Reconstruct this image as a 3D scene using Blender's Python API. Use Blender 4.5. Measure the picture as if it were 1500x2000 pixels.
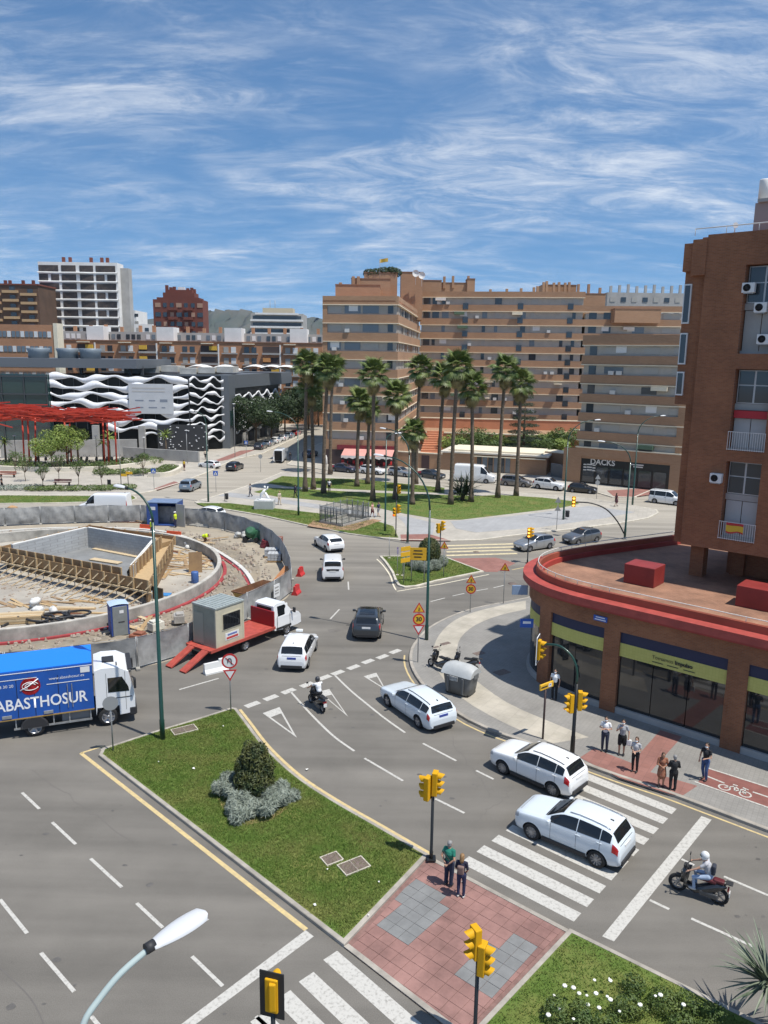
import bpy, bmesh, math, random
from mathutils import Vector, Matrix
from mathutils.geometry import tessellate_polygon
PI=math.pi; R=math.radians
scene=bpy.context.scene
for o in list(bpy.data.objects): bpy.data.objects.remove(o)
COL=scene.collection

# ------------------------------------------------------------------ camera
CAM_F=1510.0; CAM_YH=700.0; CAM_ROLL=0.014; CAM_H=18.0        # survey of the photograph (1500 x 2000)
CAM_TH=math.atan((1000-CAM_YH)/CAM_F)
cd=bpy.data.cameras.new('camera'); cam=bpy.data.objects.new('camera',cd); COL.objects.link(cam)
cd.sensor_fit='VERTICAL'; cd.sensor_height=24.0; cd.sensor_width=18.0; cd.lens=24.0*CAM_F/2000.0
cd.clip_start=0.1; cd.clip_end=20000
cam.matrix_world=Matrix.Translation((0,0,CAM_H)) @ Matrix.Rotation(PI/2-CAM_TH,4,'X') @ Matrix.Rotation(CAM_ROLL,4,'Z')
scene.camera=cam

# ------------------------------------------------------------------ sky, sun, exposure
SUN_EL=R(66.0); SUN_DIR=Vector((0.84,-0.54,0)).normalized()*math.cos(SUN_EL)+Vector((0,0,math.sin(SUN_EL)))   # towards the sun
world=bpy.data.worlds.new('World'); scene.world=world; world.use_nodes=True
nt=world.node_tree; nt.nodes.clear()
def N(nt,t,**k):
    n=nt.nodes.new(t)
    for a,b in k.items(): setattr(n,a,b)
    return n
out=N(nt,'ShaderNodeOutputWorld'); bg=N(nt,'ShaderNodeBackground'); bg.inputs['Strength'].default_value=0.104
sky=N(nt,'ShaderNodeTexSky',sky_type='NISHITA'); sky.sun_disc=False; sky.sun_elevation=SUN_EL
sky.sun_rotation=math.atan2(SUN_DIR.x,SUN_DIR.y); sky.altitude=0; sky.air_density=1.0; sky.dust_density=0.15; sky.ozone_density=1.6
geo=N(nt,'ShaderNodeTexCoord'); sep=N(nt,'ShaderNodeSeparateXYZ'); nt.links.new(geo.outputs['Generated'],sep.inputs[0])
def M2(op,a,b=None,clamp=False):
    n=N(nt,'ShaderNodeMath',operation=op); n.use_clamp=clamp
    for i,v in enumerate((a,b)):
        if v is None: continue
        if isinstance(v,(int,float)): n.inputs[i].default_value=v
        else: nt.links.new(v,n.inputs[i])
    return n.outputs[0]
zc=M2('MAXIMUM',sep.outputs['Z'],0.0); den=M2('ADD',zc,0.22)
cx=M2('DIVIDE',sep.outputs['X'],den); cy=M2('DIVIDE',sep.outputs['Y'],den)
comb=N(nt,'ShaderNodeCombineXYZ'); nt.links.new(cx,comb.inputs[0]); nt.links.new(cy,comb.inputs[1])
def cirrus(rot,scl,nscale,detail,dist,lo,hi,rough=0.62):
    mp=N(nt,'ShaderNodeMapping'); mp.inputs['Rotation'].default_value=(0,0,R(rot)); mp.inputs['Scale'].default_value=scl
    nt.links.new(comb.outputs[0],mp.inputs[0])
    nz=N(nt,'ShaderNodeTexNoise'); nz.inputs['Scale'].default_value=nscale; nz.inputs['Detail'].default_value=detail
    nz.inputs['Roughness'].default_value=rough; nz.inputs['Distortion'].default_value=dist
    nt.links.new(mp.outputs[0],nz.inputs['Vector'])
    mr=N(nt,'ShaderNodeMapRange'); mr.interpolation_type='SMOOTHSTEP'
    mr.inputs['From Min'].default_value=lo; mr.inputs['From Max'].default_value=hi
    nt.links.new(nz.outputs['Fac'],mr.inputs['Value']); return mr.outputs[0]
broad=cirrus(-20,(0.75,1.2,1),1.25,4,0.5,0.34,0.66)
fine=cirrus(-24,(0.9,1.9,1),3.6,14,0.7,0.38,0.76,0.70)
wisp=cirrus(-50,(0.7,2.6,1),4.6,13,0.5,0.44,0.82,0.70)
patch=cirrus(40,(0.9,1.2,1),1.5,3,0.4,0.36,0.62)
c1=M2('MULTIPLY',broad,fine); c2=M2('MULTIPLY',wisp,patch); c2=M2('MULTIPLY',c2,0.75); c3=M2('ADD',c1,c2)
veil=M2('MULTIPLY',broad,0.09); c3=M2('ADD',c3,veil)
c3=M2('MULTIPLY',c3,0.62); cl=M2('MINIMUM',c3,0.66)
svz=M2('MULTIPLY_ADD',zc,0.80); svz.node.inputs[2].default_value=0.15
svec=N(nt,'ShaderNodeCombineXYZ'); nt.links.new(sep.outputs['X'],svec.inputs[0]); nt.links.new(sep.outputs['Y'],svec.inputs[1]); nt.links.new(svz,svec.inputs[2]); nt.links.new(svec.outputs[0],sky.inputs['Vector'])
tint=N(nt,'ShaderNodeMixRGB',blend_type='MULTIPLY'); tint.inputs[0].default_value=1; nt.links.new(sky.outputs[0],tint.inputs[1]); tint.inputs[2].default_value=(0.74,1.05,1.24,1)
mixc=N(nt,'ShaderNodeMixRGB'); nt.links.new(cl,mixc.inputs[0]); nt.links.new(tint.outputs[0],mixc.inputs[1])
mixc.inputs[2].default_value=(9.0,9.3,9.7,1)
nt.links.new(mixc.outputs[0],bg.inputs['Color']); nt.links.new(bg.outputs[0],out.inputs['Surface'])

sl=bpy.data.lights.new('sun','SUN'); sl.energy=5.0; sl.angle=R(0.53); sl.color=(1.0,0.955,0.88)
sun=bpy.data.objects.new('sun',sl); COL.objects.link(sun); sun.rotation_euler=SUN_DIR.to_track_quat('Z','Y').to_euler(); sun.location=(60,-40,90)
scene.view_settings.view_transform='Standard'; scene.view_settings.look='None'; scene.view_settings.exposure=0.06; scene.view_settings.gamma=1.0
scene.view_settings.use_curve_mapping=False
scene.render.engine='CYCLES'

# ------------------------------------------------------------------ survey helpers (photo pixel of a ground point -> metres)
def _ray(px,py):
    u=px-750.0; v=py-1000.0; c,s=math.cos(CAM_ROLL),math.sin(CAM_ROLL)
    u2=c*u+s*v; v2=-s*u+c*v; ct,st=math.cos(CAM_TH),math.sin(CAM_TH)
    return Vector((u2/CAM_F, ct-(v2/CAM_F)*st, -st-(v2/CAM_F)*ct))
def G(px,py,z=0.0):
    d=_ray(px,py); t=(z-CAM_H)/d.z; return Vector((d.x*t,d.y*t,z))
def AT(px,py,Y):
    d=_ray(px,py); t=Y/d.y; return Vector((d.x*t,Y,CAM_H+d.z*t))
def catmull(pts,n=5,closed=False):
    out=[]; L=len(pts); rng=range(L if closed else L-1)
    for i in rng:
        p1=Vector(pts[i]); p2=Vector(pts[(i+1)%L])
        p0=Vector(pts[i-1]) if (closed or i>0) else p1*2-p2
        p3=Vector(pts[(i+2)%L]) if (closed or i+2<L) else p2*2-p1
        for k in range(n):
            t=k/n; out.append(0.5*((2*p1)+(p2-p0)*t+(2*p0-5*p1+4*p2-p3)*t*t+(3*p1-p0-3*p2+p3)*t**3))
    if not closed: out.append(Vector(pts[-1]))
    return out

# ------------------------------------------------------------------ materials
MATS={}
def mat(name,col,rough=0.8,var=0.0,scale=4.0,bump=0.0,bscale=None,metal=0.0,coat=0.0,col2=None,detail=6,spec=0.5,emit=0,stretch=None,space='Object',alpha=None,lo=0.35,hi=0.65):
    if name in MATS: return MATS[name]
    m=bpy.data.materials.new(name); m.use_nodes=True; MATS[name]=m
    t=m.node_tree; b=t.nodes['Principled BSDF']
    b.inputs['Roughness'].default_value=rough; b.inputs['Metallic'].default_value=metal
    b.inputs['Specular IOR Level'].default_value=spec
    if coat: b.inputs['Coat Weight'].default_value=coat; b.inputs['Coat Roughness'].default_value=0.04
    c=(col[0],col[1],col[2],1); b.inputs['Base Color'].default_value=c
    if emit: b.inputs['Emission Color'].default_value=c; b.inputs['Emission Strength'].default_value=emit
    if alpha is not None: b.inputs['Alpha'].default_value=alpha
    if var or col2 or bump:
        tc=N(t,'ShaderNodeTexCoord'); src=tc.outputs[space] if space!='World' else None
        if space=='World':
            g=N(t,'ShaderNodeNewGeometry'); src=g.outputs['Position']
        if stretch:
            mp=N(t,'ShaderNodeMapping'); mp.inputs['Scale'].default_value=stretch; t.links.new(src,mp.inputs[0]); src=mp.outputs[0]
        if var or col2:
            nz=N(t,'ShaderNodeTexNoise'); nz.inputs['Scale'].default_value=scale; nz.inputs['Detail'].default_value=detail; nz.inputs['Roughness'].default_value=0.65
            t.links.new(src,nz.inputs['Vector'])
            mr=N(t,'ShaderNodeMapRange'); mr.inputs['From Min'].default_value=lo; mr.inputs['From Max'].default_value=hi
            t.links.new(nz.outputs['Fac'],mr.inputs['Value'])
            mx=N(t,'ShaderNodeMixRGB'); t.links.new(mr.outputs[0],mx.inputs[0])
            if col2: mx.inputs[1].default_value=c; mx.inputs[2].default_value=(*col2,1)
            else:
                mx.inputs[1].default_value=(*[x*(1-var) for x in col],1); mx.inputs[2].default_value=(*[min(1,x*(1+var)) for x in col],1)
            t.links.new(mx.outputs[0],b.inputs['Base Color'])
        if bump:
            n2=N(t,'ShaderNodeTexNoise'); n2.inputs['Scale'].default_value=bscale or scale*6; n2.inputs['Detail'].default_value=4
            t.links.new(src,n2.inputs['Vector'])
            bp=N(t,'ShaderNodeBump'); bp.inputs['Strength'].default_value=bump; bp.inputs['Distance'].default_value=0.02
            t.links.new(n2.outputs['Fac'],bp.inputs['Height']); t.links.new(bp.outputs[0],b.inputs['Normal'])
    return m
def node_after(m):   # (tree, bsdf, link feeding base colour or constant)
    t=m.node_tree; return t,t.nodes['Principled BSDF']
def tile_mat(name,c1,c2,mortar,w,h,rough=0.85,msize=0.02,bump=0.3,off=0.5,dirt=0.25,rotz=0.0,plane='XY',dscale=0.35):
    """brick / paving pattern in world metres plus broad staining"""
    if name in MATS: return MATS[name]
    m=bpy.data.materials.new(name); m.use_nodes=True; MATS[name]=m; t=m.node_tree; b=t.nodes['Principled BSDF']
    g=N(t,'ShaderNodeNewGeometry'); sp=N(t,'ShaderNodeSeparateXYZ'); t.links.new(g.outputs['Position'],sp.inputs[0])
    cb=N(t,'ShaderNodeCombineXYZ')
    if plane=='XY': t.links.new(sp.outputs['X'],cb.inputs[0]); t.links.new(sp.outputs['Y'],cb.inputs[1])
    else:
        ad=N(t,'ShaderNodeMath',operation='SUBTRACT'); t.links.new(sp.outputs['X'],ad.inputs[0]); t.links.new(sp.outputs['Y'],ad.inputs[1])
        sc_=N(t,'ShaderNodeMath',operation='MULTIPLY'); sc_.inputs[1].default_value=0.75; t.links.new(ad.outputs[0],sc_.inputs[0]); t.links.new(sc_.outputs[0],cb.inputs[0]); t.links.new(sp.outputs['Z'],cb.inputs[1])
    mp=N(t,'ShaderNodeMapping'); mp.inputs['Rotation'].default_value=(0,0,rotz); t.links.new(cb.outputs[0],mp.inputs[0])
    br=N(t,'ShaderNodeTexBrick'); br.offset=off; br.inputs['Scale'].default_value=1.0; br.inputs['Mortar Size'].default_value=msize*0.5
    br.inputs['Brick Width'].default_value=w; br.inputs['Row Height'].default_value=h; br.inputs['Mortar Smooth'].default_value=0.2
    br.inputs['Color1'].default_value=(*c1,1); br.inputs['Color2'].default_value=(*c2,1); br.inputs['Mortar'].default_value=(*mortar,1)
    t.links.new(mp.outputs[0],br.inputs['Vector'])
    nz=N(t,'ShaderNodeTexNoise'); nz.inputs['Scale'].default_value=dscale; nz.inputs['Detail'].default_value=7; nz.inputs['Roughness'].default_value=0.7
    t.links.new(g.outputs['Position'],nz.inputs['Vector'])
    mr=N(t,'ShaderNodeMapRange'); mr.inputs['From Min'].default_value=0.3; mr.inputs['From Max'].default_value=0.7; mr.inputs['To Min'].default_value=1-dirt; mr.inputs['To Max'].default_value=1+dirt*0.6
    t.links.new(nz.outputs['Fac'],mr.inputs['Value'])
    mu=N(t,'ShaderNodeMixRGB',blend_type='MULTIPLY'); mu.inputs[0].default_value=1; t.links.new(br.outputs['Color'],mu.inputs[1]); t.links.new(mr.outputs[0],mu.inputs[2])
    t.links.new(mu.outputs[0],b.inputs['Base Color']); b.inputs['Roughness'].default_value=rough
    if bump:
        bp=N(t,'ShaderNodeBump'); bp.invert=True; bp.inputs['Strength'].default_value=bump; bp.inputs['Distance'].default_value=0.01
        t.links.new(br.outputs['Fac'],bp.inputs['Height']); t.links.new(bp.outputs[0],b.inputs['Normal'])
    return m

# ------------------------------------------------------------------ mesh builder
class MB:
    def __init__(s): s.v=[]; s.f=[]; s.sm=[]
    def add(s,vs,fs,smooth=False):
        o=len(s.v); s.v+= [Vector(p) for p in vs]; s.f+=[[i+o for i in f] for f in fs]; s.sm+=[smooth]*len(fs); return s
    def box(s,c,d,rz=0.0,rot=None,taper=1.0):
        c=Vector(c); hx,hy,hz=d[0]/2,d[1]/2,d[2]/2; m=rot if rot is not None else Matrix.Rotation(rz,3,'Z')
        vs=[]
        for z in (-hz,hz):
            k=1.0 if z<0 else taper
            for x,y in ((-hx,-hy),(hx,-hy),(hx,hy),(-hx,hy)): vs.append(c+m@Vector((x*k,y*k,z)))
        return s.add(vs,[[3,2,1,0],[4,5,6,7],[0,1,5,4],[1,2,6,5],[2,3,7,6],[3,0,4,7]])
    def bbox(s,c,d,b=0.02,rz=0.0,rot=None):
        """box with chamfered edges"""
        bm=bmesh.new(); bmesh.ops.create_cube(bm,size=1.0)
        for v in bm.verts: v.co=Vector((v.co.x*d[0],v.co.y*d[1],v.co.z*d[2]))
        bmesh.ops.bevel(bm,geom=bm.edges[:],offset=min(b,min(d)*0.45),segments=2,affect='EDGES',profile=0.6)
        m=rot if rot is not None else Matrix.Rotation(rz,3,'Z'); bm.verts.index_update()
        s.add([Vector(c)+m@v.co for v in bm.verts],[[v.index for v in f.verts] for f in bm.faces],False); bm.free(); return s
    def bar(s,a,b,w,h=None,up=Vector((0,0,1))):
        a=Vector(a); b=Vector(b); h=h or w; d=(b-a); L=d.length; d.normalize()
        if abs(d.dot(up))>0.99: up=Vector((1,0,0))
        x=d.cross(up).normalized(); y=x.cross(d); m=Matrix((d,x,y)).transposed()
        return s.box((a+b)/2,(L,w,h),rot=m)
    def prism(s,poly,z0,z1,bottom=False):
        n=len(poly); top=[Vector((p[0],p[1],z1)) for p in poly]; bot=[Vector((p[0],p[1],z0)) for p in poly]
        o=len(s.v); s.v+=top+bot
        for tri in tessellate_polygon([top]):
            a,b,c=[top[i] for i in tri]
            if (b-a).cross(c-a).z<0: tri=(tri[0],tri[2],tri[1])
            s.f.append([o+i for i in tri]); s.sm.append(False)
            if bottom: s.f.append([o+n+i for i in reversed(tri)]); s.sm.append(False)
        area=sum(poly[i][0]*poly[(i+1)%n][1]-poly[(i+1)%n][0]*poly[i][1] for i in range(n))
        for i in range(n):
            j=(i+1)%n; q=[o+i,o+n+i,o+n+j,o+j] if area>0 else [o+j,o+n+j,o+n+i,o+i]
            s.f.append(q); s.sm.append(False)
        return s
    def tube(s,pts,r,seg=8,cap=True,smooth=True):
        pts=[Vector(p) for p in pts]; rs=r if isinstance(r,(list,tuple)) else [r]*len(pts); o=len(s.v); prev=None
        for i,p in enumerate(pts):
            d=(pts[min(i+1,len(pts)-1)]-pts[max(i-1,0)]).normalized()
            if prev is None: x=d.orthogonal().normalized()
            else:
                x=prev-d*prev.dot(d); x=x.normalized() if x.length>1e-6 else d.orthogonal().normalized()
            prev=x; y=d.cross(x)
            for k in range(seg):
                a=2*PI*k/seg; s.v.append(p+(x*math.cos(a)+y*math.sin(a))*rs[i])
        for i in range(len(pts)-1):
            for k in range(seg):
                k2=(k+1)%seg; s.f.append([o+i*seg+k,o+i*seg+k2,o+(i+1)*seg+k2,o+(i+1)*seg+k]); s.sm.append(smooth)
        if cap:
            s.f.append([o+k for k in reversed(range(seg))]); s.sm.append(False)
            s.f.append([o+(len(pts)-1)*seg+k for k in range(seg)]); s.sm.append(False)
        return s
    def lathe(s,prof,c=(0,0,0),seg=16,axis='Z',smooth=True,rot=None,cap=True):
        """profile of (r,h) about an axis"""
        c=Vector(c); o=len(s.v)
        for r,h in prof:
            for k in range(seg):
                a=2*PI*k/seg; p=Vector((r*math.cos(a),r*math.sin(a),h))
                if axis=='Y': p=Vector((p.x,-p.z,p.y))
                elif axis=='X': p=Vector((p.z,p.y,-p.x))
                if rot is not None: p=rot@p
                s.v.append(c+p)
        for i in range(len(prof)-1):
            for k in range(seg):
                k2=(k+1)%seg; s.f.append([o+i*seg+k,o+i*seg+k2,o+(i+1)*seg+k2,o+(i+1)*seg+k]); s.sm.append(smooth)
        if cap and prof[0][0]>1e-5: s.f.append([o+k for k in reversed(range(seg))]); s.sm.append(False)
        if cap and prof[-1][0]>1e-5: s.f.append([o+(len(prof)-1)*seg+k for k in range(seg)]); s.sm.append(False)
        return s
    def ball(s,c,r,seg=10,rings=6,rot=None,jit=0.0,rnd=None):
        c=Vector(c); r=Vector(r) if not isinstance(r,(int,float)) else Vector((r,r,r)); o=len(s.v)
        for i in range(rings+1):
            t=PI*i/rings
            for k in range(seg):
                a=2*PI*k/seg; j=1+(rnd.uniform(-jit,jit) if rnd else 0); p=Vector((math.sin(t)*math.cos(a)*r.x*j,math.sin(t)*math.sin(a)*r.y*j,-math.cos(t)*r.z*j))
                s.v.append(c+(rot@p if rot is not None else p))
        for i in range(rings):
            for k in range(seg):
                k2=(k+1)%seg; s.f.append([o+i*seg+k,o+i*seg+k2,o+(i+1)*seg+k2,o+(i+1)*seg+k]); s.sm.append(True)
        return s
    def sheet(s,grid,smooth=True):
        """grid[i][j] of points"""
        o=len(s.v); n=len(grid[0])
        for row in grid: s.v+=[Vector(p) for p in row]
        for i in range(len(grid)-1):
            for j in range(n-1):
                s.f.append([o+i*n+j,o+i*n+j+1,o+(i+1)*n+j+1,o+(i+1)*n+j]); s.sm.append(smooth)
        return s
    def mesh(s,name='mesh'):
        me=bpy.data.meshes.new(name); me.from_pydata([tuple(p) for p in s.v],[],s.f)
        if any(s.sm): me.polygons.foreach_set('use_smooth',s.sm)
        me.update(); return me
    def build(s,name,m,parent=None,world=False,loc=None):
        if world and parent is not None:
            L=parent.location; s.v=[p-L for p in s.v]
        return link(name,s.mesh(name),m,parent,loc)
def link(name,me,m,parent=None,loc=None,rz=0.0):
    o=bpy.data.objects.new(name,me); COL.objects.link(o)
    if m is not None and (len(me.materials)==0): me.materials.append(m)
    if parent is not None: o.parent=parent
    if loc is not None: o.location=loc
    if rz: o.rotation_euler=(0,0,rz)
    return o
def tag(o,label,cat,group=None):
    o['label']=label; o['category']=cat
    if group: o['group']=group
    return o
def thing(name,loc,label,cat,group=None,rz=0.0):
    o=bpy.data.objects.new(name,None); COL.objects.link(o); o.location=loc; o.rotation_euler=(0,0,rz); o.empty_display_size=0.2
    return tag(o,label,cat,group)
def struct(o): o['kind']='structure'; return o
def stuff(o): o['kind']='stuff'; return o
KIDS={}
def copy_tree(o,parent=None,label=None,group=None):
    c=o.copy(); COL.objects.link(c); c.parent=parent
    if parent is not None: c.matrix_parent_inverse=o.matrix_parent_inverse
    if label: c['label']=label
    if group: c['group']=group
    for ch in [x for x in bpy.data.objects if x.parent==o]: copy_tree(ch,c)
    return c
def copy_tree_fast(o,kids,parent=None,label=None,group=None):
    c=o.copy(); COL.objects.link(c); c.parent=parent
    if label: c['label']=label
    if group: c['group']=group
    for ch in kids.get(o.name,()): copy_tree_fast(ch,kids,c)
    return c
def kid_map():
    k={}
    for x in bpy.data.objects:
        if x.parent is not None: k.setdefault(x.parent.name,[]).append(x)
    return k
def strip(pts,w,z,off=0.0):
    """flat ribbon along a polyline; off shifts it sideways (left positive)"""
    mb=MB(); g=[]
    for i,p in enumerate(pts):
        d=(Vector(pts[min(i+1,len(pts)-1)])-Vector(pts[max(i-1,0)])); d.z=0; d.normalize(); n=Vector((-d.y,d.x,0)); p=Vector((p[0],p[1],z))
        g.append([p+n*(off-w/2),p+n*(off+w/2)])
    o=0
    mb.v=[q for r in g for q in r]
    for i in range(len(g)-1): mb.f.append([2*i,2*i+2,2*i+3,2*i+1]); mb.sm.append(False)
    return mb
def ribbon3(pts,w,z0,z1,off=0.0,closed=False):
    """kerb-like ribbon with height"""
    mb=MB(); n=len(pts); L=[]; Rr=[]
    for i,p in enumerate(pts):
        a=Vector(pts[(i-1)%n] if closed else pts[max(i-1,0)]); b=Vector(pts[(i+1)%n] if closed else pts[min(i+1,n-1)])
        d=b-a; d.z=0; d.normalize(); nn=Vector((-d.y,d.x,0)); p=Vector((p[0],p[1],0))
        L.append(p+nn*(off+w/2)); Rr.append(p+nn*(off-w/2))
    for i in range(n):
        for q,z in ((Rr[i],z0),(Rr[i],z1),(L[i],z1),(L[i],z0)): mb.v.append(Vector((q.x,q.y,z)))
    for i in range(n if closed else n-1):
        j=(i+1)%n
        for k in range(4):
            k2=(k+1)%4; mb.f.append([4*i+k,4*j+k,4*j+k2,4*i+k2]); mb.sm.append(False)
    if not closed: mb.f+= [[0,1,2,3],[4*(n-1)+3,4*(n-1)+2,4*(n-1)+1,4*(n-1)]]; mb.sm+=[False,False]
    return mb
def inside(p,poly):
    c=False; n=len(poly)
    for i in range(n):
        a,b=poly[i],poly[(i+1)%n]
        if (a[1]>p[1])!=(b[1]>p[1]) and p[0]<(b[0]-a[0])*(p[1]-a[1])/(b[1]-a[1])+a[0]: c=not c
    return c
def clip_convex(poly,clip):
    outp=[Vector((p[0],p[1])) for p in poly]; n=len(clip)
    ar=sum(clip[i][0]*clip[(i+1)%n][1]-clip[(i+1)%n][0]*clip[i][1] for i in range(n)); sg=1 if ar>0 else -1
    for i in range(n):
        a=Vector((clip[i][0],clip[i][1])); b=Vector((clip[(i+1)%n][0],clip[(i+1)%n][1])); e=b-a; res=[]
        f=lambda p:sg*(e.x*(p.y-a.y)-e.y*(p.x-a.x))
        for k in range(len(outp)):
            p,q=outp[k],outp[(k+1)%len(outp)]; fp,fq=f(p),f(q)
            if fp>=0: res.append(p)
            if (fp>=0)!=(fq>=0): res.append(p+(q-p)*(fp/(fp-fq)))
        outp=res
        if len(outp)<3: return []
    return outp
def text_mesh(txt,size,font_bold=0.0,depth=0.0):
    """lettering as a mesh in the XZ plane facing -Y, centred"""
    cu=bpy.data.curves.new('lettering','FONT'); cu.body=txt; cu.size=size; cu.align_x='CENTER'; cu.align_y='CENTER'; cu.offset=font_bold; cu.resolution_u=3; cu.extrude=depth
    ts=bpy.data.scenes.new('lettering'); ob=bpy.data.objects.new('tmp',cu); ts.collection.objects.link(ob); ts.view_layers[0].update()
    dg=ts.view_layers[0].depsgraph; me=bpy.data.meshes.new_from_object(ob.evaluated_get(dg)); bpy.data.objects.remove(ob); bpy.data.scenes.remove(ts)
    me.transform(Matrix.Rotation(PI/2,4,'X')); me.materials.clear(); return me
# ================================================================== GROUND, ROADS, PAVEMENTS
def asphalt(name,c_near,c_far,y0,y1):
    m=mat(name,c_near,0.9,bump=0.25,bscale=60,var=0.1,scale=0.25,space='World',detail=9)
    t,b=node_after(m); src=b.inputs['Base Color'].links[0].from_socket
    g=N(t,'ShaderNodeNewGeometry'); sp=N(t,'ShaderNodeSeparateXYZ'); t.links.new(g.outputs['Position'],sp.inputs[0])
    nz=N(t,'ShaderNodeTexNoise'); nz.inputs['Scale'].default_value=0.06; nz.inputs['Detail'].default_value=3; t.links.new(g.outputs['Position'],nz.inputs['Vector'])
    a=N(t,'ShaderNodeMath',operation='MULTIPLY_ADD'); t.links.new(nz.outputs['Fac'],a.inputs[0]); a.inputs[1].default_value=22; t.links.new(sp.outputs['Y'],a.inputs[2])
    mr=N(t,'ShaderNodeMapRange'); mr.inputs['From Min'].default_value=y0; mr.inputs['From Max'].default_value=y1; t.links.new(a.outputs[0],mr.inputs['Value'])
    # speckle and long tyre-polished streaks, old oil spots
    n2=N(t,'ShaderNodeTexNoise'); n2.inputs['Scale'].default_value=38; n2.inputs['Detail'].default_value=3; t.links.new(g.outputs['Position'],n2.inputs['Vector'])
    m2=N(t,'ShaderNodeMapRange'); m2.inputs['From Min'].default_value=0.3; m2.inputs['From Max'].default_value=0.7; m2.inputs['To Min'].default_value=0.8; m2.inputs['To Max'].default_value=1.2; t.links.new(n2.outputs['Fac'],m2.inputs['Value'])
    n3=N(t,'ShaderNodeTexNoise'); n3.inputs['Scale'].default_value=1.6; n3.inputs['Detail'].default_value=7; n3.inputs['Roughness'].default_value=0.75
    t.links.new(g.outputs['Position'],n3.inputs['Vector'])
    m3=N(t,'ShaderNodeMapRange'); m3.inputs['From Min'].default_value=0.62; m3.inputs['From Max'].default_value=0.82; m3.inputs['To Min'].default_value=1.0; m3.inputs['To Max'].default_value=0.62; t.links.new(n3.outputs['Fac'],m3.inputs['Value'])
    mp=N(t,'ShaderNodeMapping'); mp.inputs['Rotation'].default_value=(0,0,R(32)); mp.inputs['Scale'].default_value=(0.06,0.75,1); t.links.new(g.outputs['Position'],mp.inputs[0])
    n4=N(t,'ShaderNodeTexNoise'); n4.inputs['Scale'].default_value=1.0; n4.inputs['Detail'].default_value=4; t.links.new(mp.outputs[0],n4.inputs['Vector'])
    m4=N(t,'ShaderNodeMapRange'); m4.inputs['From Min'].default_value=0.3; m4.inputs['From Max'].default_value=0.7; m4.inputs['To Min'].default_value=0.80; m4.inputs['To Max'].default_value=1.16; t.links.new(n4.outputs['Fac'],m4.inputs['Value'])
    mx=N(t,'ShaderNodeMixRGB'); t.links.new(mr.outputs[0],mx.inputs[0]); t.links.new(src,mx.inputs[1]); mx.inputs[2].default_value=(*c_far,1)  # far colour joins older bleached asphalt with painted-in grazing-angle brightening
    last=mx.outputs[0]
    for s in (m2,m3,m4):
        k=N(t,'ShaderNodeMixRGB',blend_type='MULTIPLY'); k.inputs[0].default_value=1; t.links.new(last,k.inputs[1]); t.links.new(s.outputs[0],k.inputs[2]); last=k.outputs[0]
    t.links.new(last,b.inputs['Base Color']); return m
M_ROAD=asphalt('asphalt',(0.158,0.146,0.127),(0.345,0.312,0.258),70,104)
M_PAVE=tile_mat('pavement_tiles',(0.245,0.235,0.215),(0.265,0.253,0.232),(0.20,0.19,0.175),0.2,0.2,off=0.0,msize=0.014,rotz=R(33),dirt=0.22)
M_PAVE_L=tile_mat('pale_paving',(0.40,0.37,0.315),(0.435,0.40,0.345),(0.32,0.295,0.25),0.5,0.5,off=0.0,msize=0.02,rotz=R(20),dirt=0.2)
M_PAVE_G=tile_mat('grey_paving',(0.33,0.33,0.33),(0.36,0.36,0.36),(0.27,0.27,0.27),0.5,0.5,off=0.0,msize=0.02,rotz=R(20),dirt=0.15)
M_REDPAVE=tile_mat('red_paving',(0.27,0.125,0.10),(0.29,0.14,0.115),(0.21,0.105,0.09),0.4,0.4,off=0.0,msize=0.02,rotz=R(33),dirt=0.25,dscale=0.8)
M_KERB=mat('kerb_stone',(0.34,0.31,0.265),0.9,var=0.22,scale=1.3,space='World',bump=0.2,bscale=30)
M_KERBL=mat('kerb_pale',(0.52,0.48,0.40),0.9,var=0.18,scale=1.1,space='World')
M_WHITEP=mat('road_paint_white',(0.49,0.475,0.435),0.75,col2=(0.26,0.245,0.22),scale=9,space='World',detail=12,lo=0.50,hi=0.70)
M_YELP=mat('road_paint_yellow',(0.62,0.48,0.22),0.8,col2=(0.46,0.36,0.2),scale=5,space='World',detail=8)
M_GRASS=mat('lawn',(0.085,0.142,0.020),0.95,col2=(0.185,0.18,0.05),scale=0.55,space='World',detail=8,bump=0.6,bscale=25,lo=0.42,hi=0.72)
M_BLADE=mat('grass_blade',(0.10,0.172,0.022),0.8,col2=(0.21,0.205,0.06),scale=0.6,space='World',detail=6,lo=0.42,hi=0.72)
M_SOIL=mat('bare_soil',(0.32,0.20,0.12),0.95,var=0.25,scale=2,space='World',bump=0.5)
M_IRON=mat('cast_iron',(0.16,0.12,0.10),0.7,var=0.25,scale=9,bump=0.3,bscale=40)

mb=MB(); mb.add([(-6000,-300,-0.06),(6000,-300,-0.06),(6000,9000,-0.06),(-6000,9000,-0.06)],[[0,1,2,3]])
struct(mb.build('ground',mat('earth',(0.22,0.20,0.16),0.95,var=0.25,scale=0.02,space='World')))
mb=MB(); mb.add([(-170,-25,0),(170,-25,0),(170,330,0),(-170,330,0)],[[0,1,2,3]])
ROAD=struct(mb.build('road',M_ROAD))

def px(*p,z=0): return [G(a,b,z) for a,b in p]
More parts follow.
